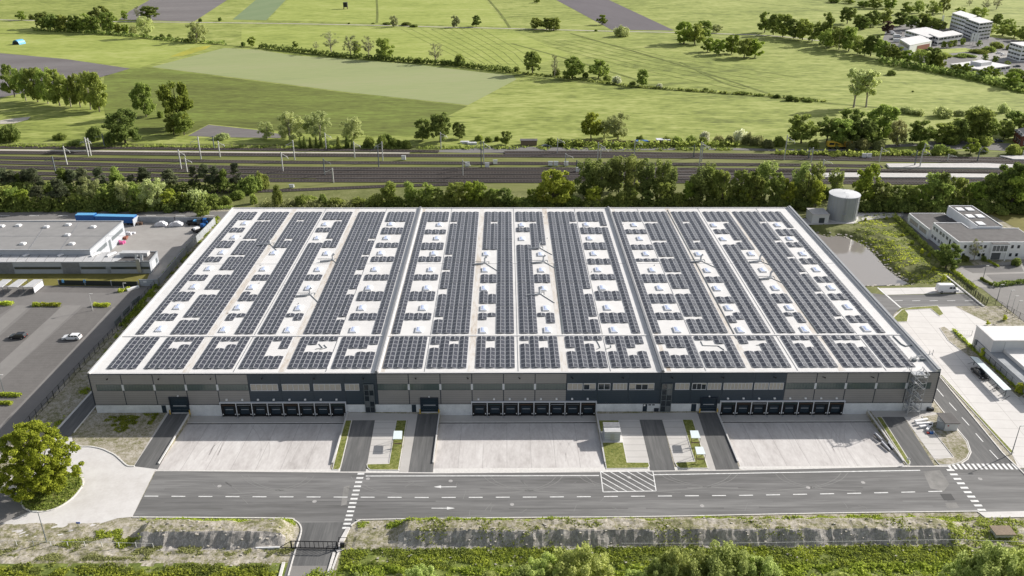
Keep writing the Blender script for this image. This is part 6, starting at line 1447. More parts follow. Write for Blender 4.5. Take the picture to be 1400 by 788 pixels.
# ---- cars
def car(px, py, label, paint, ang=0.0, L=4.6, W=1.82, H=1.47, kind='estate', name='parked_car', cat='car'):
    x, y = G(px, py); t = thing(name, label, cat, (x, y, 0.05), ang)
    if kind == 'estate': prof = [(-0.5, 0.35), (-0.495, 0.8), (-0.47, 0.98), (0.24, 0.98), (0.47, 0.80), (0.5, 0.62), (0.5, 0.3)]; roof = [(-0.46, 0.98), (-0.40, 1.40), (-0.30, 1.47), (0.02, 1.45), (0.22, 0.98)]
    elif kind == 'van': prof = [(-0.5, 0.4), (-0.5, 1.2), (0.34, 1.2), (0.49, 0.98), (0.5, 0.4)]; roof = [(-0.5, 1.2), (-0.49, 2.45), (-0.44, 2.55), (0.18, 2.55), (0.26, 2.4), (0.37, 1.2)]
    else: prof = [(-0.5, 0.35), (-0.49, 0.86), (-0.34, 0.96), (0.2, 0.95), (0.46, 0.78), (0.5, 0.6), (0.5, 0.3)]; roof = [(-0.36, 0.95), (-0.24, 1.36), (-0.12, 1.43), (0.03, 1.42), (0.2, 0.95)]
    def shell(pr, w0, w1, zs=1.0):
        mb = MB(); zt = max(p[1] for p in pr); zb = min(p[1] for p in pr)
        def hw(z): return w0+(w1-w0)*(z-zb)/(zt-zb)
        n = len(pr)
        for i in range(n-1):
            (a, za), (b, zb_) = pr[i], pr[i+1]; mb.quad((b*L, -hw(zb_), zb_), (a*L, -hw(za), za), (a*L, hw(za), za), (b*L, hw(zb_), zb_))
        for s in (-1, 1):
            k = len(mb.v); mb.v += [(a*L, s*hw(z), z) for a, z in pr]; mb.f.append(tuple(range(k, k+n))[::s]); mb.m.append(0)
        return mb
    b1 = shell(prof+[prof[0]], W/2, W/2*0.97); b1.build('body', paint, t, world=False)
    mb = shell(roof, W/2*0.93, W/2*0.80); c = mb.build('cabin', paint, t, world=False)
    # glazing: panels slightly proud of the cabin
    g = MB(); zt = roof[2][1]; zb = roof[0][1]
    def hw(z): return (W/2*0.93+(W/2*0.80-W/2*0.93)*(z-zb)/(zt-zb))+0.012
    z0, z1 = (zb+0.06, zt-0.10) if kind != 'van' else (1.35, 1.95)
    if kind == 'van': xs = [(0.02, 0.17), (0.185, 0.30)]
    else: xa, xb = roof[0][0]+0.06, roof[-1][0]-0.05; xs = [(xa+0.02, xa+(xb-xa)*0.33), (xa+(xb-xa)*0.36, xa+(xb-xa)*0.64), (xa+(xb-xa)*0.67, xb-0.06)]
    for s in (-1, 1):
        for a, b in xs: g.quad(*[(a*L, s*hw(z0), z0), (b*L, s*hw(z0), z0), ((b-0.015)*L, s*hw(z1), z1), ((a+0.01)*L, s*hw(z1), z1)][::s])
    # windscreen and rear screen lie on first/last profile slopes
    (a, za), (b, zb_) = roof[-1], roof[-2]; a += 0.004; b += 0.004; o_ = 0.02
    g.quad((a*L-0.02, -hw(za)*0.9, za+0.06), (a*L-0.02, hw(za)*0.9, za+0.06), (b*L+0.06, hw(zb_)*0.88, zb_-0.03), (b*L+0.06, -hw(zb_)*0.88, zb_-0.03))
    if kind != 'van':
        (a, za), (b, zb_) = roof[0], roof[1]; g.quad((a*L-0.03, hw(za)*0.88, za+0.05), (a*L-0.03, -hw(za)*0.88, za+0.05), (b*L-0.05, -hw(zb_)*0.86, zb_-0.02), (b*L-0.05, hw(zb_)*0.86, zb_-0.02))
    g.build('glazing', 'glass', t, world=False)
    for fx_ in (-0.31, 0.32):
        for s in (-1, 1):
            wy = s*(W/2-0.12); r_ = 0.33 if kind != 'van' else 0.37; wh = MB().tube((fx_*L, wy-0.12, r_), (fx_*L, wy+0.12, r_), r_, n=14).build('wheel', 'rubber', t, world=False)
            MB().tube((fx_*L, wy+s*0.115, r_), (fx_*L, wy+s*0.135, r_), r_*0.6, n=10).build('rim', 'steel', wh, world=False)
    for s in (-1, 1):
        y_ = s*W*0.36; MB().box(0.492*L, 0.505*L, y_-0.17, y_+0.17, 0.62, 0.76).build('headlight', 'light_panel', t, world=False); MB().box(-0.505*L, -0.492*L, y_-0.15, y_+0.15, 0.66, 0.84).build('tail_light', 'red', t, world=False)
    return t
car(99, 464, 'white estate car parked alone in the left car park', 'car_white', math.pi, H=1.5)
car(25.5, 462.5, 'black hatchback parked alone at the left edge of the car park', 'car_black', math.pi, L=4.2, kind='estate')
car(1294, 399.5, 'white panel van standing by the back lane gate', 'car_white', 0.0, L=6.2, W=2.0, kind='van', name='panel_van', cat='van')
A1, A2 = G(1333, 507), G(1345, 517.5); car(1338.5, 513.5, 'black saloon car parked beside the open carport', 'car_black', math.atan2(A2[1]-A1[1], A2[0]-A1[0]), L=4.7, kind='saloon')
car(747, 202, 'dark car parked on the service road north of the tracks', 'car_grey', 0, kind='saloon', L=4.6); car(841, 200, 'dusty silver car beside the hedge north of the tracks', 'car_silver', 0, kind='estate')
car(1294, 192.5, 'white van parked on the station forecourt', 'car_white', math.pi*0.95, L=5.6, W=2.0, kind='van', name='panel_van', cat='van'); car(1286, 193.5, 'white car partly behind the van on the forecourt', 'car_white', math.pi, kind='saloon')
car(1340, 194.5, 'grey car on the station forecourt, left of two near brick house', 'car_silver', 0.2, kind='saloon'); car(1346, 195.5, 'black car on the station forecourt, beside the silver one', 'car_black', 0.2, kind='saloon'); car(1365, 194.5, 'dark car parked closest to the brick station house', 'car_grey', 0.1, kind='saloon')
for i, (px, py, p) in enumerate([(1366, 74, 'car_white'), (1372, 76, 'car_white'), (1380, 79, 'car_silver'), (1388, 72, 'car_grey'), (1356, 90, 'car_silver'), (1222, 48, 'car_white'), (1230, 46, 'car_silver'), (1220, 55, 'car_grey'), (1390, 92, 'car_grey')]):
    car(px, py, '%s tiny car in the distant business park, %s counted along' % (p[4:], nth(i+1)), p, 0.4*i, kind='saloon')
def small_truck(px, py, ang, label, bed, cab, load=None):
    x, y = G(px, py); t = thing('small_truck', label, 'truck', (x, y, 0), ang); MB().box(-2.6, 1.0, -0.95, 0.95, 0.75, 0.95).box(-2.6, 1.0, -1.0, -0.92, 0.95, 1.35).box(-2.6, 1.0, 0.92, 1.0, 0.95, 1.35).build('flatbed', bed, t, world=False)
    MB().prism([(1.1, -0.95), (2.7, -0.95), (2.7, 0.95), (1.1, 0.95)], 0.6, 1.3).prism([(1.15, -0.85), (2.3, -0.85), (2.3, 0.85), (1.15, 0.85)], 1.3, 2.1).build('cab', cab, t, world=False); MB().box(2.3, 2.34, -0.8, 0.8, 1.35, 2.0).build('windscreen', 'glass', t, world=False)
    for a in (-1.7, 1.9):
        for s in (-1, 1): MB().tube((a, s*0.8-0.12, 0.4), (a, s*0.8+0.12, 0.4), 0.4, n=10).build('wheel', 'rubber', t, world=False)
    if load: MB().prism([(-2.2, -0.7), (-0.2, -0.7), (-0.4, 0.7), (-2.0, 0.7)], 0.96, 1.7).build('load', load, t, world=False)
small_truck(274, 307, 0.1, 'small blue flatbed truck at the back corner of works yard', 'black', 'blue', 'blue_light'); small_truck(273, 316, 1.0, 'small dark flatbed with white load along the works yard wall', 'black', 'blue', 'white')
small_truck(1262 if False else 266, 307.5, 0.1, 'dark flat trailer behind the blue truck in works yard', 'black', 'car_grey')
# scrap stacks
for i, (px, py, c, lab) in enumerate([(164, 333.5, 'pink', 'stack of pink coils beside the works hall'), (170, 326, 'brown_wall', 'stack of brown frames beside the works hall'), (176, 321, 'cover_sheet', 'stack of grey sheets nearest the blue trailer'), (189, 307.5, 'rust', 'rusty pallet stack below the yard wall')]):
    x, y = G(px, py); t = thing('material_stack', lab, 'stack', (x, y, 0)); rr = random.Random(i)
    for k in range(5):
        a, b = rr.uniform(-1.4, 1.4), rr.uniform(-1, 1); MB().box(x+a-0.6, x+a+0.6, y+b-0.45, y+b+0.45, 0.0, rr.uniform(0.5, 1.3)).build('bundle', c if k % 2 == 0 else 'steel', t)
# bicycle shelters left
for i, px in enumerate((8, 29, 50)):
    b0, b1 = G(px-20, 396), G(px-8, 396); P = para((px-8+0, 384), (px-19, 392.5), (px-5, 392.5), 2.2) if False else [G(px-19, 392.7, 2.3), G(px-5, 392.7, 2.3), G(px+8, 382.3, 2.3), G(px-4, 382.3, 2.3)]
    cx, cy = np.mean(P, 0); T = thing('bike_shelter', 'flat-roofed bicycle shelter at the car park edge, %s of three' % ('leftmost', 'middle', 'rightmost')[i], 'shelter', (cx, cy, 0), group='bicycle shelters')
    MB().prism(P, 2.2, 2.35).build('roof', 'metal_roof', T)
    for p in P: MB().tube((p[0], p[1], 0), (p[0], p[1], 2.2), 0.08, n=5).build('post', 'mast_dark', T)
    if i == 2: mb = MB(); mb.bar((*lerp2(P[1], P[2], 0.03), 1.2), (*lerp2(P[1], P[2], 0.97), 1.2), 0.05, 1.7); mb.build('side_panel', 'cover_sheet', T)
x, y = G(180, 396.5); q = G(188, 391.5+1.0); t = thing('white_trough', 'long white trough lying on the car park near the yard gate', 'trough', (x, y, 0)); MB().bar((x-1, y-0.8, 0.35), (x+1.6, y+1.6, 0.35), 0.9, 0.6).build('shell', 'white', t)
# ---- tank and pump house
tx0, ty0 = G(1127.8, 297); tx1, _ = G(1169, 297); cx = (tx0+tx1)/2; rad = (tx1-tx0)/2*0.97; cy = G(1148, 305)[1]+rad
tz = 0.0
lo = 0
for k in range(400):
    tz = k*0.05
    if proj(cx, cy-rad, tz)[1] < 271.5: break
T = thing('water_tank', 'tall grey ribbed cylindrical water tank with pale lid behind the warehouse corner', 'tank', (cx, cy, 0)); n = 56; mb = MB()
for i in range(n):
    a, b = 2*math.pi*i/n, 2*math.pi*(i+1)/n; ra = rad-(0.06 if i % 2 else 0); mb.quad((cx+ra*math.cos(a), cy+ra*math.sin(a), 0), (cx+ra*math.cos(b), cy+ra*math.sin(b), 0), (cx+ra*math.cos(b), cy+ra*math.sin(b), tz), (cx+ra*math.cos(a), cy+ra*math.sin(a), tz))
mb.build('shell', 'clad_silver', T)
mb = MB(); mb.tube((cx, cy, tz-0.2), (cx, cy, tz+0.02), rad+0.08, n=56); mb.build('rim', 'white_frame', T)
cov = MB(); n = 40
for i in range(n):
    a, b = 2*math.pi*i/n, 2*math.pi*(i+1)/n; cov.v += [(cx+rad*0.96*math.cos(a), cy+rad*0.96*math.sin(a), tz+0.04), (cx+rad*0.96*math.cos(b), cy+rad*0.96*math.sin(b), tz+0.04), (cx, cy, tz+0.5)]; cov.f.append((3*i, 3*i+1, 3*i+2)); cov.m.append(0)
cov.bar((cx-0.1, cy, tz+0.55), (cx+rad*0.7, cy+rad*0.6, tz+0.2), 0.2); cov.build('lid', 'light_panel', T)
lx, ly = cx-rad*0.25, cy-rad*1.0; mb = MB().bar((lx-0.3, ly, 0.3), (lx-0.3, ly, tz+1), 0.08).bar((lx+0.3, ly, 0.3), (lx+0.3, ly, tz+1), 0.08)
for k in range(int(tz/0.5)): mb.bar((lx-0.3, ly, 0.5+k*0.5), (lx+0.3, ly, 0.5+k*0.5), 0.05)
mb.box(lx-0.6, lx+0.6, ly-0.7, ly+0.1, 3.2, 3.3, 0, True).build('ladder', 'galv', T)
MB().tube((cx, cy, 0), (cx, cy, 0.12), rad+0.7, n=40).build('foundation', 'kerb', T)
hp = para((1100.5, 300), (1107.5, 305.6), (1130.5, 305), 0.0); hH = 3.1
hp = [G(1109.5, 305.4), G(1132, 305.2), G(1132-2, 297.5), G(1109.5-2, 297.5)]
T = thing('pump_house', 'small grey flat-roofed pump house with dark door beside the tank', 'pump house', (hp[0][0], hp[0][1], 0)); w_ = hp[1][0]-hp[0][0]; x0, y0 = hp[0]
MB().box(x0, x0+w_, y0, y0+6.5, 0, hH).build('wall', 'light_panel', T); MB().box(x0-0.15, x0+w_+0.15, y0-0.15, y0+6.65, hH, hH+0.25).build('roof', 'platform', T); MB().box(x0+w_*0.42, x0+w_*0.75, y0-0.05, y0, 0.1, 2.0).build('door', 'car_grey', T)
sheet('footpath', [(1100, 308), (1170, 306), (1177, 302), (1235, 296), (1235, 292), (1195, 289), (1172, 290), (1170, 300), (1098, 299)], 0.06, 'platform')
# ---- white two-storey office
def prismz(pts_px, z, z0, mat, T, name, h=None): P = [G(*p, z) for p in pts_px]; return P
zo = 6.0
P1, P2 = Vector(G(1311.3, 331.4, zo)), Vector(G(1272.7, 304.7, zo)); y1, x1_ = P1.y, P1.x
T = thing('office_building', 'white two-storey office with flat dark roofs and rows of small windows', 'office building', (P1.x, P1.y, 0))
yb_ = P2.y; xR = 262.0
front_y = y1
cyd0, cyd1 = 245.5, 246   # courtyard split
xa, xb2 = P1.x, xR
# front range
MB().box(xa, xb2, y1, y1+12.5, 0, zo-0.15).build('wall', 'stucco', T); MB().box(xa+0.25, xb2-0.25, y1+0.25, y1+12.2, zo-0.15, zo-0.1).build('roof', 'dark_roof', T)
# left range going back
MB().box(xa, xa+9.5, y1+12.5, yb_, 0, zo-0.15).build('wall', 'stucco', T); MB().box(xa+0.25, xa+9.3, y1+12.2, yb_-0.25, zo-0.15, zo-0.1).build('roof', 'dark_roof', T)
mb = MB(); mb.box(xa, xb2, y1, y1+0.25, zo-0.15, zo+0.08).box(xa, xa+0.25, y1+0.25, yb_-0.25, zo-0.15, zo+0.08).box(xa, xa+9.5, yb_-0.25, yb_, zo-0.15, zo+0.08).box(xa+9.25, xa+9.5, y1+12.5, yb_-0.25, zo-0.15, zo+0.08).box(xa+9.5, xb2, y1+12.25, y1+12.5, zo-0.15, zo+0.08); mb.build('parapet', 'stucco', T)
# right raised wing
wl_, wr_ = G(1250, 340, zo)[0] if False else xa+12.0, xa+20.5; yw0, yw1 = y1+12.5, G(1311, 282, zo+0.6)[1]
MB().box(wl_, wr_, yw0, yw1, 0, zo+0.6).build('wall', 'stucco', T); MB().box(wl_+0.25, wr_-0.25, yw0+0.25, yw1-0.25, zo+0.6, zo+0.66).build('roof', 'dark_roof', T)
mb = MB().box(wl_, wl_+0.25, yw0, yw1, zo+0.6, zo+0.85).box(wr_-0.25, wr_, yw0, yw1, zo+0.6, zo+0.85).box(wl_, wr_, yw1-0.25, yw1, zo+0.6, zo+0.85); mb.build('parapet', 'stucco', T)
for k in range(5): x, y = wl_+2.2+(k % 2)*3.4, yw1-4-(k//2)*7; MB().box(x-1.1, x+1.1, y-1.5, y+1.5, zo+0.66, zo+1.0).build('roof_light', 'white', T)
# low courtyard roof and low back-left wing
MB().box(xa+9.5, wl_, y1+12.5, yw1-4, 0, 3.6).build('courtyard_roof', 'dark_roof', T)
zlow = 3.5; q0, q1 = G(1242.3, 292, zlow), G(1240.7, 306)
xw0 = q0[0]; MB().box(xw0, wl_-0.02, yb_, q0[1], 0, zlow-0.1).build('wall', 'stucco', T); MB().box(xw0+0.25, wl_-0.3, yb_+0.05, q0[1]-0.25, zlow-0.1, zlow-0.04).build('roof', 'dark_roof', T)
mb = MB().box(xw0, xw0+0.25, yb_, q0[1], zlow-0.1, zlow+0.15).box(xw0, wl_-0.02, q0[1]-0.25, q0[1], zlow-0.1, zlow+0.15); mb.build('parapet', 'stucco', T)
A, B = (xa, yb_), (xa, y1)      # left facade, outside on the right going A->B (towards -x)
for z0 in (1.0, 3.9):
    for t0 in ((0.04, 0.12), (0.15, 0.23), (0.3, 0.38), (0.41, 0.49), (0.55, 0.63), (0.82, 0.94)): simple_window(T, A, B, t0[0], t0[1], z0, z0+1.3, 'white', 3)
mb = MB(); wall_rect(mb, A, B, 0.68, 0.73, 2.6, 4.9); mb.build('stair_window', 'glass', T)
A, B = (xw0, q0[1]), (xw0, yb_)
for t0 in ((0.12, 0.5), (0.58, 0.9)): simple_window(T, A, B, t0[0], t0[1], 1.1, 2.5, 'mast_dark', 4, 'blind')
A, B = (xa, y1), (xb2, y1); Lf = xb2-xa
for z0 in (1.0, 3.8):
    for s in (1.8, 6.8, 8.2, 16.9, 18.9, 22.5): simple_window(T, A, B, s/Lf, (s+1.0)/Lf, z0, z0+1.3, 'white', 1)
b0, b1 = 10.2, 15.4; ent = MB().box(xa+b0, xa+b1, y1-1.3, y1, 2.9, zo-0.2); e_ = ent.build('entrance_bay', 'stucco', T); MB().box(xa+b0-0.1, xa+b1+0.1, y1-1.4, y1+0.0, zo-0.2, zo-0.05).build('bay_roof', 'dark_roof', e_)
for k in range(4): MB().box(xa+b0+0.3+k*1.2, xa+b0+1.3+k*1.2, y1-1.36, y1-1.3, 3.4, 5.3).build('bay_window', 'glass_grey', e_)
MB().box(xa+b0, xa+b0+0.3, y1-1.3, y1-1.0, 0, 2.9).box(xa+b1-0.3, xa+b1, y1-1.3, y1-1.0, 0, 2.9).build('entrance_post', 'stucco', T); MB().box(xa+b0+1.0, xa+b0+4.0, y1-0.08, y1, 0.1, 2.5).build('entrance_door', 'glass_grey', T)
sheet('office_forecourt', [(1298, 372), (1310, 366), (1460, 350), (1460, 470), (1402, 440), (1345, 396)], 0.05, 'lot_concrete')
sheet('office_lane', [(1242, 306), (1236, 300), (1215, 292), (1240, 289), (1262, 293), (1255, 300), (1280, 330), (1298, 346), (1285, 352), (1262, 330)], 0.05, 'old_asphalt')
sheet('parking_bays', [(1310, 364), (1395, 362), (1400, 372), (1330, 374)], 0.06, 'old_asphalt'); sheet('parking_bays', [(1348, 376), (1460, 372), (1460, 384), (1362, 388)], 0.06, 'old_asphalt')
sheet('office_road', [(1340, 393), (1460, 388), (1460, 440), (1400, 440)], 0.06, 'lane_paving')
sheet('lawn', [(1340, 286), (1460, 288), (1460, 340), (1400, 318)], 0.05, 'olive_lawn')
x, y = G(1392, 289.5); t = thing('garden_shed', 'small white shed with pale roof behind the white office', 'shed', (x, y, 0)); MB().box(x-1.6, x+4.5, y, y+3.2, 0, 2.2).build('wall', 'stucco', t); MB().box(x-1.8, x+4.7, y-0.2, y+3.4, 2.2, 2.4).build('roof', 'metal_roof', t); MB().box(x-0.6, x+0.3, y-0.05, y, 0.9, 1.8).build('window', 'glass', t)
# ---- white hall at right edge
zh = 6.0; p0 = G(1358.5, 466.5, zh); pL = G(1334, 445.5, zh); pb = G(1356, 486); 
T = thing('white_hall', 'white flat-roofed hall at the right edge behind grey fence', 'hall', (p0[0], p0[1], 0)); MB().box(p0[0], p0[0]+45, p0[1], pL[1], 0, zh-0.1).build('wall', 'light_panel', T); MB().box(p0[0]+0.3, p0[0]+44.7, p0[1]+0.3, pL[1]-0.3, zh-0.1, zh).build('roof', 'roof_sheet', T)
mb = MB().box(p0[0]-0.1, p0[0]+45, p0[1]-0.1, p0[1]+0.3, zh-0.1, zh+0.2).box(p0[0]-0.1, p0[0]+0.3, p0[1]+0.3, pL[1]+0.1, zh-0.1, zh+0.2); mb.build('parapet', 'coping', T)
for k in range(5): MB().box(p0[0]+3+k*7, p0[0]+3.08+k*7, p0[1]-0.03, p0[1], 0.2, zh-0.3).build('wall_joint', 'concrete_wall', T)
x, y = G(1338, 462, 3.5); MB().box(x-0.6, x+0.8, y-0.4, y+0.4, 1.5, 2.8).build('wall_unit', 'mast_dark', T)
# ---- low grey-blue range with pale flat roof
a, n_ = G(1333, 480), G(1404, 545); d = (Vector(n_)-Vector(a)).normalized(); nr = Vector((-d.y, d.x)); 
if nr.x < 0: nr = -nr
T = thing('low_annex', 'low blue-grey walled annex with pale flat roof beside the fence', 'annex', (a[0], a[1], 0)); b_ = Vector(a)+d*26; foot = [tuple(Vector(a)), tuple(b_), tuple(b_+nr*9), tuple(Vector(a)+nr*9)]
foot = [(p[0], p[1]) for p in foot]; MB().prism(foot, 0, 2.7).build('wall', 'clad_light', T); MB().prism([tuple(Vector(p)+(Vector(foot[2])-Vector(p)).normalized()*0.0) for p in foot], 2.7, 2.85).build('roof', 'concrete_wall', T)
q = [Vector(a)+d*4+nr*3.2, Vector(a)+d*26+nr*3.2, Vector(a)+d*26+nr*8, Vector(a)+d*4+nr*8]; MB().prism([tuple(v) for v in q], 2.85, 3.7).build('roof_box', 'roof_edge', T)
# ---- carport
P = [G(1326.5, 487.5, 2.0), G(1337, 489, 2.0), G(1382.5, 532.8, 2.0), G(1372.5, 533.8, 2.0)]; c_ = np.mean(P, 0)
T = thing('carport', 'long open carport with pale roof on slim posts beside the fence', 'carport', (c_[0], c_[1], 0)); MB().prism(P, 1.92, 2.06).build('roof', 'translucent_roof', T)
for k in range(5):
    t = 0.03+0.94*k/4; p, q = lerp2(P[0], P[3], t), lerp2(P[1], P[2], t); m_ = lerp2(p, q, 0.55)
    MB().bar((m_[0], m_[1], 0), (m_[0], m_[1], 1.75), 0.16).build('post', 'mast_dark', T); MB().bar((*p, 1.86), (*q, 1.86), 0.12).bar((m_[0], m_[1], 1.2), (*lerp2(p, q, 0.15), 1.85), 0.1).build('bracket', 'mast_dark', T)
mb = MB(); mb.bar((*P[0], 1.88), (*P[3], 1.88), 0.15).bar((*P[1], 1.88), (*P[2], 1.88), 0.15); mb.build('edge_beam', 'mast_dark', T)
x, y = G(1361, 534); t = thing('bicycle', 'dark bicycle leaning below the carport', 'bicycle', (x, y, 0))
for dx in (-0.5, 0.5):
    mb = MB(); n = 12
    for i in range(n): a1, a2 = 2*math.pi*i/n, 2*math.pi*(i+1)/n; mb.bar((x+dx+0.33*math.cos(a1), y, 0.35+0.33*math.sin(a1)), (x+dx+0.33*math.cos(a2), y, 0.35+0.33*math.sin(a2)), 0.05)
    mb.build('wheel', 'black', t)
MB().bar((x-0.5, y, 0.35), (x-0.15, y, 0.85), 0.05).bar((x-0.15, y, 0.85), (x+0.4, y, 0.85), 0.05).bar((x+0.5, y, 0.35), (x+0.4, y, 1.0), 0.05).bar((x-0.1, y, 0.4), (x+0.4, y, 0.85), 0.05).build('frame', 'black', t); MB().box(x-0.3, x-0.02, y-0.08, y+0.08, 0.88, 0.95).build('saddle', 'black', t)
# ---- smoking shelters on slim legs
for i, (r_, lab) in enumerate([([(537, 600.5), (549.5, 600.5), (550, 589.4), (538.5, 589.4)], 'glass-roofed shelter on the grass strip left of the middle yard'),
                         ([(945.3, 599.2), (957.8, 599.2), (954.4, 589), (943.3, 589)], 'glass-roofed shelter nearer the facade, right of middle yard'),
                         ([(952.6, 621.3), (964.7, 621.3), (961, 611.2), (950.1, 611.2)], 'glass-roofed shelter nearer the road, right of middle yard')]):
    P = [G(*p, 2.3) for p in r_]; c_ = np.mean(P, 0); T = thing('smoking_shelter', lab, 'shelter', (c_[0], c_[1], 0), group='smoking shelters'); MB().prism(P, 2.22, 2.34).build('roof', 'translucent_roof', T)
    for k, p in enumerate(P): q = lerp2(p, c_, 0.06); MB().bar((q[0], q[1], 0.1), (q[0], q[1], 2.22), 0.09).build('post', 'wood', T)
    a, b = lerp2(P[0], c_, 0.2), lerp2(P[1], c_, 0.2); MB().bar((*a, 0.95), (*b, 0.95), 0.06, 0.3).build('bench_rail', 'wood', T)
# container / transformer cabin
b0 = G(826.3, 604.5); T = thing('service_cabin', 'grey steel cabin with dark roof on grass beside the middle yard', 'cabin', (b0[0]+1.7, b0[1]+1.6, 0)); x, y = b0
MB().box(x, x+3.3, y, y+3.3, 0.12, 2.5).build('wall', 'clad_light', T); MB().box(x-0.1, x+3.4, y-0.1, y+1.55, 2.5, 2.62).build('roof', 'metal_roof', T); MB().box(x-0.1, x+3.4, y+1.6, y+3.4, 2.5, 2.75).build('roof', 'firewall', T)
MB().box(x-0.4, x+3.9, y-0.4, y+3.8, 0.1, 0.13).build('base_slab', 'kerb', T); MB().box(x+1.2, x+2.1, y-0.04, y, 0.2, 2.1).build('door', 'galv', T)
# hut and pipes on the gravel island
x, y = G(1290.5, 590); T = thing('brick_hut', 'small grey hut with dark roof and open door on gravel island', 'hut', (x, y, 0)); MB().box(x, x+2.8, y, y+3.6, 0.1, 2.1).build('wall', 'light_panel', T); MB().box(x-0.3, x+3.0, y-0.3, y+3.9, 2.1, 2.25).build('roof', 'dark_roof', T); MB().bar((x-0.1, y+0.2, 1.1), (x-1.2, y+1.2, 1.1), 0.06, 1.9).build('open_door', 'concrete_wall', T); MB().box(x+0.5, x+0.8, y-0.04, y, 1.3, 1.6).build('sign', 'red', T)
for i, (a, b) in enumerate([((1250.5, 578), (1268, 575)), ((1252, 581.5), (1272, 580)), ((1257, 585.5), (1274, 583)), ((1267, 590), (1274, 580))]):
    p, q = G(*a), G(*b); t = thing('pipe_length', 'white pipe lying on the pad by the hut, %s from facade' % nth(i+1), 'pipe', (*p, 0), group='white pipes by the hut'); MB().bar((*p, 0.35), (*q, 0.35), 0.55, 0.4).build('tube', 'white', t)
x, y = G(1272, 593); t = thing('rubble_heap', 'small heap of blue and red bags at the pad edge', 'heap', (x, y, 0)); MB().box(x-0.2, x+0.5, y-0.3, y+0.2, 0.05, 0.5).build('bag', 'blue', t); MB().box(x-0.8, x-0.3, y-0.2, y+0.2, 0.05, 0.35).build('bag', 'red', t); MB().box(x+0.6, x+0.9, y, y+0.3, 0.05, 0.5).build('bag', 'white', t)
for i, (a, b) in enumerate([((1195.5, 594), (1205, 603.5)), ((1205, 606), (1216, 618)), ((1214.5, 607), (1220.5, 615.5))]):
    zz = -0.35; p, q = G(*a, zz), G(*b, zz); t = thing('guard_rail', 'white steel guard rail piece lying in right yard, %s from facade' % nth(i+1), 'guard rail', (*p, 0), group='loose guard rails in the right yard'); MB().bar((p[0], p[1], zz+0.45), (q[0], q[1], zz+0.45), 0.18, 0.35).build('rail', 'white_frame', t); MB().bar((p[0], p[1], zz), (q[0], q[1], zz), 0.5, 0.08).build('foot', 'black', t)
x, y = G(1289, 561.5); T = thing('waste_bin', 'dark heap of bins at the right front corner of warehouse', 'bin', (x-3, y, 0)); x -= 3; MB().box(x-0.8, x, y-0.4, y+0.4, 0.05, 0.9).box(x+0.1, x+0.8, y-0.3, y+0.4, 0.05, 0.7).build('body', 'black', T); MB().box(x-0.85, x+0.05, y-0.45, y+0.45, 0.9, 1.0).build('lid', 'mast_dark', T)
x, y = G(1361, 737); T = thing('utility_cabinet', 'squat tan cabinet with brown roof on the rough bank at right', 'cabinet', (x, y, 0)); zz = hgt(x+1, y); MB().box(x, x+3.2, y, y+2.0, zz-0.2, zz+0.95).build('wall', 'retaining', T); MB().box(x-0.25, x+3.45, y-0.25, y+2.25, zz+0.95, zz+1.1).build('roof', 'wood', T)
# ---- gate in the foreground
p0, p1 = G(399, 750.5), G(461.5, 751.5); T = thing('sliding_gate', 'black steel sliding gate across the entrance lane in the foreground', 'gate', (*p0, 0)); mb = MB(); hg = 1.75
mb.bar((*p0, hg), (*p1, hg), 0.12).bar((*p0, 0.25), (*p1, 0.25), 0.16); mb.build('rail', 'black', T)
for k in range(11): q = lerp2(p0, p1, k/10); MB().bar((*q, 0.2), (*q, hg), 0.09 if k not in (0, 10) else 0.22).build('bar', 'black', T)
q = lerp2(p0, p1, -0.26); MB().bar((*p0, hg), (*q, 0.3), 0.09).bar((*p0, 0.25), (*q, 0.3), 0.1).build('brace', 'black', T); q2 = G(350, 751); MB().bar((*q2, 0.25), (*q, 0.25), 0.22, 0.3).build('track_beam', 'white', T)
a, b, c_, d_ = G(463.5, 742), G(475, 742), G(473, 752), G(462.5, 752); t = thing('pedestrian_gate', 'small black walk-through gate right of the sliding gate', 'gate', (*a, 0)); mb = MB()
for u, v in ((a, b), (b, c_), (d_, a)): mb.bar((*u, 1.15), (*v, 1.15), 0.07).bar((*u, 0.3), (*v, 0.3), 0.05)
for u in (a, b, c_, d_): mb.bar((*u, 0), (*u, 1.2), 0.09)
mb.build('frame', 'black', t); m_ = G(468.5, 749); MB().box(m_[0]-0.4, m_[0]+0.4, m_[1]-0.25, m_[1]+0.25, 0.17, 1.0).build('control_box', 'black', t)
# ---- lamps
def lamp(px, py, h, label, arm=0.9, dirx=1, mat='mast_dark', base_z=0.0):
    x, y = G(px, py); t = thing('street_lamp', label, 'street lamp', (x, y, 0)); MB().tube((x, y, 0), (x, y, h), 0.11, 0.06, n=6).build('pole', mat, t); MB().box(min(x, x+arm*dirx), max(x, x+arm*dirx), y-0.12, y+0.12, h-0.03, h+0.08, 0, True).build('lamp_head', 'mast', t); return t
lamp(64, 742, 7, 'tall lamp post on the verge in front of the maple island', dirx=-1); lamp(1383, 621, 7, 'tall dark lamp post on the grass strip of right side road')
lamp(127, 425, 5.2, 'pale lamp post between the middle car park bays', mat='mast'); lamp(6, 538, 5.0, 'lamp post at the left picture edge beside the clipped hedge'); lamp(170, 398, 2.5, 'short lamp post by the white trough', mat='mast')
lamp(1344, 381, 4.2, 'lamp post in the office car park'); lamp(1363, 411, 5, 'lamp post just outside the back lane gate')
for i, (px, py) in enumerate([(1377, 419), (1382.5, 427), (1387.5, 434)]): lamp(px, py, 5, 'slim lamp post outside the right fence, %s of three from gate' % nth(i+1), mat='mast')
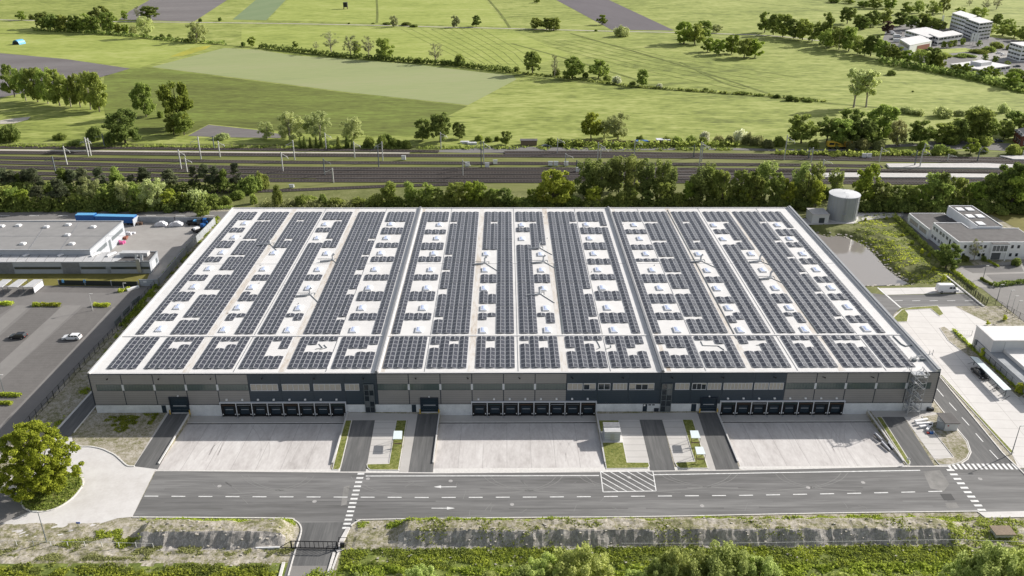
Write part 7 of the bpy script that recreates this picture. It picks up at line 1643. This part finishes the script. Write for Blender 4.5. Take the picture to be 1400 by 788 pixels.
# ---- fences
def fence(pts, h, step, name, label, mat='fence_green', px=True, rails=(0.15, 1.0), cat='fence', r=0.05, mesh=None, zf=None):
    P = smooth_line(GP(pts), 1) if px else pts; P = GP(pts); T = thing(name, label, cat, (*P[0], 0)); L = [math.dist(P[i], P[i+1]) for i in range(len(P)-1)]; tot = sum(L); n = min(98, int(tot/step)); zz = zf or (lambda x, y: 0.0)
    def at(s):
        for i, l in enumerate(L):
            if s <= l or i == len(L)-1: return lerp2(P[i], P[i+1], min(1, s/l))
            s -= l
    pr = None
    for k in range(n+1):
        q = at(tot*k/n); MB().bar((q[0], q[1], zz(*q)-0.2), (q[0], q[1], zz(*q)+h), r*2).build('post', mat, T)
    mb = MB()
    for i in range(len(P)-1):
        for f in rails: mb.bar((*P[i], zz(*P[i])+h*f), (*P[i+1], zz(*P[i+1])+h*f), 0.04)
        if mesh:
            kk = int(L[i]/mesh)
            for j in range(kk): q = lerp2(P[i], P[i+1], j/kk); mb.bar((*q, zz(*q)+0.05), (*q, zz(*q)+h), 0.02)
    mb.build('mesh_panel', mat, T); return T
fence([(212, 392), (166, 447), (95, 522), (45, 576), (0, 627)], 2.0, 2.5, 'mesh_fence', 'dark mesh fence between the car park and the warehouse verge', rails=(0.05, 0.5, 1.0), mesh=0.35)
for i, (a, b) in enumerate([((181, 419), (192, 410)), ((169, 433), (178, 424)), ((158, 446), (166, 437))]):
    p, q = G(*a), G(*b); t = thing('bike_rack', 'dark rack leaning at the car park fence, %s from the back' % nth(i+1), 'rack', (*p, 0), group='racks at the car park fence'); MB().bar((*p, 0.8), (*q, 0.8), 0.15, 1.3).build('frame', 'mast_dark', t)
fence([(0, 746), (60, 747), (140, 748.5), (210, 750)], 1.1, 2.9, 'wire_fence', 'thin post and wire fence below the maple island', 'mast', rails=(0.95,), zf=lambda x, y: ztot(x, y), r=0.05)
fence([(850, 750.5), (1000, 750), (1300, 746), (1400, 748)], 1.1, 3.4, 'wire_fence', 'thin post and wire fence under the earth bank at right', 'mast', rails=(0.95,), zf=lambda x, y: ztot(x, y), r=0.05)
fence([(1291, 374), (1304, 383), (1322, 397), (1348, 418)], 1.7, 1.9, 'mesh_fence', 'dark fence line ending at the back lane', rails=(0.05, 1.0), mesh=0.3)
fence([(1321, 396), (1330, 403), (1348, 418)], 2.0, 1.2, 'entrance_gate', 'black bar gate at the end of the back lane', 'black', rails=(0.1, 1.0), mesh=0.22, cat='gate')
fence([(1350, 414), (1358, 416), (1378, 428), (1402, 441)], 1.9, 2.2, 'mesh_fence', 'dark fence along the gravel triangle at the right edge', rails=(0.05, 1.0), mesh=0.35)
fence([(1331, 478), (1360, 505), (1400, 541), (1415, 555)], 1.9, 2.3, 'mesh_fence', 'dark mesh fence between the carport and low annex', rails=(0.05, 0.5, 1.0), mesh=0.4)
fence([(1308, 459), (1318, 459.5), (1328, 459.5)], 1.6, 2.0, 'mesh_fence', 'short grey mesh fence beside the white hall', 'mast', rails=(0.05, 1.0), mesh=0.5)
fence([(1232, 296), (1237, 302), (1240, 305)], 1.8, 2.0, 'mesh_gate', 'grey mesh gate on the lane behind the pond', 'mast_dark', rails=(0.05, 1.0), mesh=0.2, cat='gate')
MB().strip(GP([(1291, 376), (1345, 420)]), 0.5, 0.0, h=0.3).build('kerb', 'kerb', kind='structure')
# ---- railway masts
M_ = [(121, 214, 26, 1), (124.5, 213, 24, -1), (92, 226, 26, 1), (76.5, 238, 24, -1), (248, 232, 27, 1), (256, 236, 20, 1), (275, 218, 31, -1), (301, 215, 22, 1), (143, 201, 18, -1), (387, 235, 27, 1), (293, 204, 18, -1), (403, 219, 27, -1), (446, 204, 22, 1), (485, 216, 22, 1), (518, 229, 30, -1), (523.5, 220, 26, -1), (444, 240, 23, 1), (456, 250, 20, -1),
     (603, 204, 23, 1), (633, 241, 22, 1), (658, 230, 37, -1), (661.5, 225, 31, 1), (762, 210, 21, 1), (817, 222, 27, 1), (821, 219, 18, 1), (867, 213, 22, 1), (773, 228, 18, 1), (788, 235, 16, 1), (956, 228, 34, 1), (959, 221, 26, 1), (948, 216, 18, -1), (1072, 219, 34, 1), (1109, 222, 20, -1), (1105, 218, 16, 1), (1124, 236, 18, 1), (1202, 222, 20, 1), (1250, 228, 22, -1), (1257, 230, 26, 1), (1262, 212, 16, 1), (1295, 221, 10, 1), (1336, 221, 18, 1), (1398, 214, 8, 1)]
for i, (px, py, hp_, sd) in enumerate(sorted(M_)):
    x, y = G(px, py); h = height_at(px, py, py-hp_); t = thing('catenary_mast', 'grey overhead line mast along the railway, %s mast from the left' % nth(i+1), 'railway mast', (x, y, 0), group='overhead line masts along the railway'); mt = 'mast' if i % 4 else 'mast_dark'
    MB().bar((x, y, 0), (x, y, h), 0.38).build('pole', mt, t)
    MB().bar((x, y, h*0.93), (x+sd*2.6, y-1.2, h*0.80), 0.14).bar((x, y, h*0.72), (x+sd*2.6, y-1.2, h*0.80), 0.12).bar((x+sd*2.6, y-1.2, h*0.84), (x+sd*3.2, y-1.5, h*0.70), 0.12).build('bracket_arm', mt, t)
for i, (px, py) in enumerate([(399, 257), (552, 219), (677, 225), (752.5, 227), (760, 227), (774, 227), (790, 235.5), (666, 229), (1181, 216), (1188, 216), (639, 228)]):
    x, y = G(px, py); t = thing('signal_box', 'small white trackside cabinet, %s from the left' % nth(i+1), 'cabinet', (x, y, 0), group='trackside cabinets'); MB().box(x-0.9, x+0.9, y-0.4, y+0.4, 0.2, 1.9 if i else 1.3).build('body', 'white', t); MB().box(x-1.0, x+1.0, y-0.5, y+0.5, 1.9 if i else 1.3, 2.0 if i else 1.4).build('roof', 'galv', t)
# yellow road-rail truck
x, y = G(1146, 203.5); T = thing('works_truck', 'yellow and black works truck on the track service road', 'truck', (x, y, 0)); MB().box(x-5.2, x+5.2, y-1.1, y+1.1, 0.6, 1.2).build('chassis', 'black', T); MB().box(x-5.4, x-2.2, y-1.2, y+1.2, 1.2, 3.4).build('cab', 'yellow', T); MB().box(x-4.9, x-2.6, y-1.24, y-1.2, 2.1, 3.1).build('window', 'glass', T); MB().box(x+2.2, x+5.6, y-1.2, y+1.2, 1.2, 3.6).build('machine_body', 'orange', T); MB().bar((x-2, y, 3.2), (x+2.4, y, 1.6), 0.4).box(x-1.8, x+1.8, y-1.1, y+1.1, 1.2, 1.7).build('boom', 'yellow', T)
for dx in (-4.2, -1.5, 1.5, 3.2, 4.6): MB().tube((x+dx, y-1.2, 0.5), (x+dx, y-0.8, 0.5), 0.5, n=10).tube((x+dx, y+0.8, 0.5), (x+dx, y+1.2, 0.5), 0.5, n=10).build('wheel', 'rubber', T)
# sheds and sundries north of the tracks
x, y = G(712, 199.5); T = thing('garden_shed', 'dark flat-roofed shed beside the service road', 'shed', (x, y, 0)); MB().box(x, x+7.5, y, y+3, 0, 2.3).build('wall', 'wood', T); MB().box(x-0.3, x+7.8, y-0.3, y+3.3, 2.3, 2.5).build('roof', 'dark_roof', T)
x, y = G(869, 199); T = thing('tarpaulin_stack', 'blue tarpaulin covered pile in the hedge north of tracks', 'pile', (x, y, 0)); MB().prism([(x, y), (x+6, y), (x+5.5, y+2.5), (x+0.5, y+2.5)], 0, 2.0).build('cover', 'blue', T)
x, y = G(898, 198); T = thing('garden_shed', 'low grey shed right of the blue tarpaulin', 'shed', (x, y, 0)); MB().box(x, x+6, y, y+3, 0, 2.1).build('wall', 'wood', T); MB().box(x-0.2, x+6.2, y-0.2, y+3.2, 2.1, 2.3).build('roof', 'cover_sheet', T)
for i, (px, py) in enumerate([(629, 196.5), (639, 198)]): x, y = G(px, py); t = thing('boat_cover', 'small pale covered object on the verge, %s of two' % nth(i+1), 'covered object', (x, y, 0)); MB().prism([(x, y), (x+4.5, y), (x+4, y+1.6), (x+0.4, y+1.6)], 0, 0.9).build('cover', 'cover_sheet', t)
wall_line([(800, 197), (850, 197.6), (905, 198)], 1.8, 0.2, 'board_fence', 'weathered board fence behind the cars north of tracks', 'wood', 'fence', post=None)
x, y = G(17, 61.5); T = thing('field_shelter', 'small light-blue half-round shelter in the far left meadow', 'shelter', (x, y, 0)); n = 8; mb = MB(); wd = 2.7; 
for i in range(n):
    a, b = math.pi*i/n, math.pi*(i+1)/n; mb.quad((x+wd-wd*math.cos(a), y, 3.6*math.sin(a)), (x+wd-wd*math.cos(b), y, 3.6*math.sin(b)), (x+wd+2-wd*math.cos(b), y+6, 3.6*math.sin(b)), (x+wd+2-wd*math.cos(a), y+6, 3.6*math.sin(a)))
mb.build('roof', 'blue_light', T); MB().box(x+0.6, x+2*wd-0.6, y+0.2, y+0.4, 0, 2.2).build('front_panel', 'black', T)
x, y = G(472.7, 12.5); T = thing('hunting_hide', 'tiny black hunting hide alone in the far field', 'hide', (x, y, 0)); MB().box(x-2, x+2, y-2, y+2, 2.0, 6.5, 0, True).build('cabin', 'black', T)
for a, b in ((-1.8, -1.8), (1.8, -1.8), (1.8, 1.8), (-1.8, 1.8)): MB().tube((x+a, y+b, 0), (x+a, y+b, 2), 0.3, n=5).build('leg', 'wood', T)
# brick station house
P = para((1384.5, 193), (1394, 201.5), (1420, 201), 0); hs_ = height_at(1394, 201.5, 186)
T = thing('brick_house', 'red-brown brick station house with grey hipped roof at right edge', 'house', (P[0][0], P[0][1], 0)); MB().prism(P, 0, hs_).build('wall', 'brick', T); c_ = np.mean(P, 0); mb = MB(); E = [tuple(c_+(np.array(p)-c_)*1.12) for p in P]
for i in range(4): j = (i+1) % 4; k = len(mb.v); mb.v += [(*E[i], hs_), (*E[j], hs_), (c_[0], c_[1], hs_+3)]; mb.f.append((k, k+1, k+2)); mb.m.append(0)
mb.build('roof', 'grey_roof', T)
for t0 in (0.15, 0.45, 0.75):
    for z0 in (1.2, 4.6): simple_window(T, P[0], P[1], t0, t0+0.12, z0, z0+1.8, 'white', 1); simple_window(T, P[3], P[0], t0, t0+0.14, z0, z0+1.8, 'white', 1)
# ---- business park (far right)
sheet('business_park_ground', [(1205, 60), (1212, 40), (1250, 30), (1300, 40), (1360, 52), (1460, 62), (1460, 115), (1380, 103), (1290, 92), (1230, 78)], 0.12, 'old_asphalt')
sheet('lawn', [(1240, 70), (1320, 66), (1335, 70), (1262, 77)], 0.16, 'meadow_bright'); sheet('lawn', [(1330, 82), (1365, 88), (1340, 92)], 0.16, 'meadow_bright'); sheet('car_park', [(1325, 76), (1375, 70), (1400, 78), (1400, 86), (1340, 84)], 0.15, 'lot_concrete')
def bp(label, l, n, r, top, floors, wallm='stucco', bandm='glass', roofm='roof_sheet', band=True, name='office_block', cat='office building'):
    P = para(l, n, r); h = height_at(n[0], n[1], top); T = thing(name, label, cat, (P[0][0], P[0][1], 0)); MB().prism(P, 0, h-0.3).build('wall', wallm, T); c_ = np.mean(P, 0); MB().prism([tuple(c_+(np.array(p)-c_)*1.01) for p in P], h-0.3, h).build('roof', roofm, T)
    if band:
        fh = h/floors
        for k in range(floors):
            for (a, b) in ((P[3], P[0]), (P[0], P[1])):
                m = MB(); wall_rect(m, a, b, 0.04, 0.96, k*fh+fh*0.38, k*fh+fh*0.78, 0.15, 0.1); w = m.build('window_band', bandm, T)
                m = MB(); L = math.dist(a, b); q = max(4, int(L/5))
                for j in range(1, q): t = 0.04+0.92*j/q; wall_rect(m, a, b, t-0.25/L, t+0.25/L, k*fh+fh*0.38, k*fh+fh*0.78, 0.25, 0.0)
                m.build('mullion', wallm, w)
    return T, P, h
T, P, h = bp('tall white five-storey office block with dark window bands, farthest of the business park', (1297, 42), (1319, 50), (1330, 46), 25, 5)
T, P, h = bp('grey-white five-storey office wing in front of the farthest tall block', (1316, 49), (1334, 56.5), (1352, 54), 32, 5, 'light_panel')
T, P, h = bp('long white flat-roofed workshop with windowless side in the business park', (1236, 52), (1267, 62), (1296, 57), 51, 2, 'stucco'); 
T, P, h = bp('low white two-storey wing with window rows right of long workshop', (1268, 58), (1281, 63.5), (1314, 58.5), 51.5, 2, 'light_panel')
T, P, h = bp('white gabled shop with red-brown front in the business park', (1228, 64), (1242, 73), (1272, 67), 62, 1, 'stucco', band=False, name='shop_building'); m = MB(); wall_rect(m, P[0], P[1], 0.35, 0.92, 0.5, h-1.5, 0.2, 0.1); m.build('front_panel', 'brown_wall', T); m = MB(); wall_rect(m, P[3], P[0], 0.1, 0.9, 3, 5, 0.2, 0.1); m.build('window', 'glass_grey', T)
T, P, h = bp('wide low white pavilion with raised roof centre near the ditch', (1298, 94), (1340, 102), (1381, 96), 95.5, 1, 'stucco'); c_ = np.mean(P, 0); MB().prism([tuple(c_+(np.array(p)-c_)*0.35) for p in P], h, h+2.2).build('roof_box', 'light_panel', T)
T, P, h = bp('white banded five-storey office at the right edge of the picture', (1376, 79), (1393, 84.5), (1430, 83), 63, 4)
for i, px in enumerate((1325.5, 1329.5, 1333.5)):
    x, y = G(px, 62); t = thing('banner_flag', 'white banner flag before the tall office, %s of three' % nth(i+1), 'flag', (x, y, 0)); MB().tube((x, y, 0), (x, y, 9), 0.15, n=5).build('pole', 'mast', t); MB().box(x, x+1.6, y-0.05, y+0.05, 2.5, 9, 0, True).build('cloth', 'white', t)
x, y = G(1285, 44); h = height_at(1285, 44, 21); T = thing('lattice_mast', 'white lattice radio mast among the trees of the business park', 'radio mast', (x, y, 0)); mb = MB()
for a, b in ((-1, -1), (1, -1), (0, 1)): mb.bar((x+a, y+b, 0), (x+a*0.5, y+b*0.5, h), 0.35)
for k in range(9): z = h*k/9; s_ = 1-0.5*k/9; mb.bar((x-s_, y-s_, z), (x+s_, y-s_, z+h/9), 0.2)
mb.build('frame', 'white_frame', T)
for i, (px, py) in enumerate([(1217, 47), (1226, 52), (1236, 56), (1226, 58)]): x, y = G(px, py); t = thing('parked_van', 'white van parked at the edge of business park yard, %s of four' % nth(i+1), 'van', (x, y, 0)); MB().box(x-3, x+2, y-1, y+1, 0.5, 2.8).build('body', 'car_white', t); MB().box(x+2, x+3.4, y-1, y+1, 0.5, 1.9).build('cab', 'car_white', t); MB().box(x+3.4, x+3.45, y-0.9, y+0.9, 1.2, 1.8).build('windscreen', 'glass', t)
# small island sign and cones
for i, (px, py) in enumerate([(108.5, 722), (1240.5, 634)]):
    x, y = G(px, py); t = thing('road_sign', ('small blue sign on the verge below the turning area', 'small sign post at the tip of the grass strip')[i], 'sign', (x, y, 0)); MB().tube((x, y, 0), (x, y, 1.3), 0.05, n=5).build('post', 'galv', t); MB().box(x-0.35, x+0.35, y-0.04, y+0.04, 1.0, 1.35, 0, True).build('board', ('sign_blue', 'light_panel')[i], t)
# ================================================================ CAMERA, LIGHT, WORLD
cam = bpy.data.cameras.new('camera'); co = bpy.data.objects.new('camera', cam); COL.objects.link(co)
c, s = math.cos(CR), math.sin(CR); Dn = -_u
Rp = c*_r-s*Dn; Dp = s*_r+c*Dn; Up = -Dp; Bk = -_f
M = Matrix(((Rp[0], Up[0], Bk[0], CX), (Rp[1], Up[1], Bk[1], CYY), (Rp[2], Up[2], Bk[2], CZ), (0, 0, 0, 1)))
co.matrix_world = M; cam.sensor_width = 36; cam.lens = 36*CF/1400; cam.clip_start = 1; cam.clip_end = 12000
scene.camera = co
w = bpy.data.worlds.new('World'); scene.world = w; w.use_nodes = True; nt = w.node_tree
bg = nt.nodes['Background']; sk = nt.nodes.new('ShaderNodeTexSky'); sk.sky_type = 'NISHITA'; sk.sun_disc = False
EL = R(26.5); sx, sy = 0.882, 0.471
sk.sun_elevation = EL; sk.sun_rotation = math.atan2(sx, sy); sk.air_density = 1.0; sk.dust_density = 2.0; sk.ozone_density = 1.0
bg.inputs['Strength'].default_value = 0.104
hs = nt.nodes.new('ShaderNodeHueSaturation'); hs.inputs['Saturation'].default_value = 0.45
nt.links.new(sk.outputs[0], hs.inputs['Color']); nt.links.new(hs.outputs[0], bg.inputs['Color'])
sl = bpy.data.lights.new('sun', 'SUN'); so = bpy.data.objects.new('sun', sl); COL.objects.link(so)
sl.energy = 4.7; sl.angle = R(0.6); sl.color = (1.0, 0.95, 0.89)
d = Vector((sx*math.cos(EL), sy*math.cos(EL), math.sin(EL))); so.rotation_euler = d.to_track_quat('Z', 'Y').to_euler(); so.location = (200, 100, 200)
scene.view_settings.view_transform = 'Standard'; scene.view_settings.look = 'None'; scene.view_settings.exposure = 0.52; scene.view_settings.gamma = 1.0
scene.view_settings.use_curve_mapping = False
scene.render.engine = 'CYCLES'; scene.cycles.max_bounces = 6; scene.cycles.transparent_max_bounces = 8
for o in bpy.data.objects:
    if '_o' in o: del o['_o']
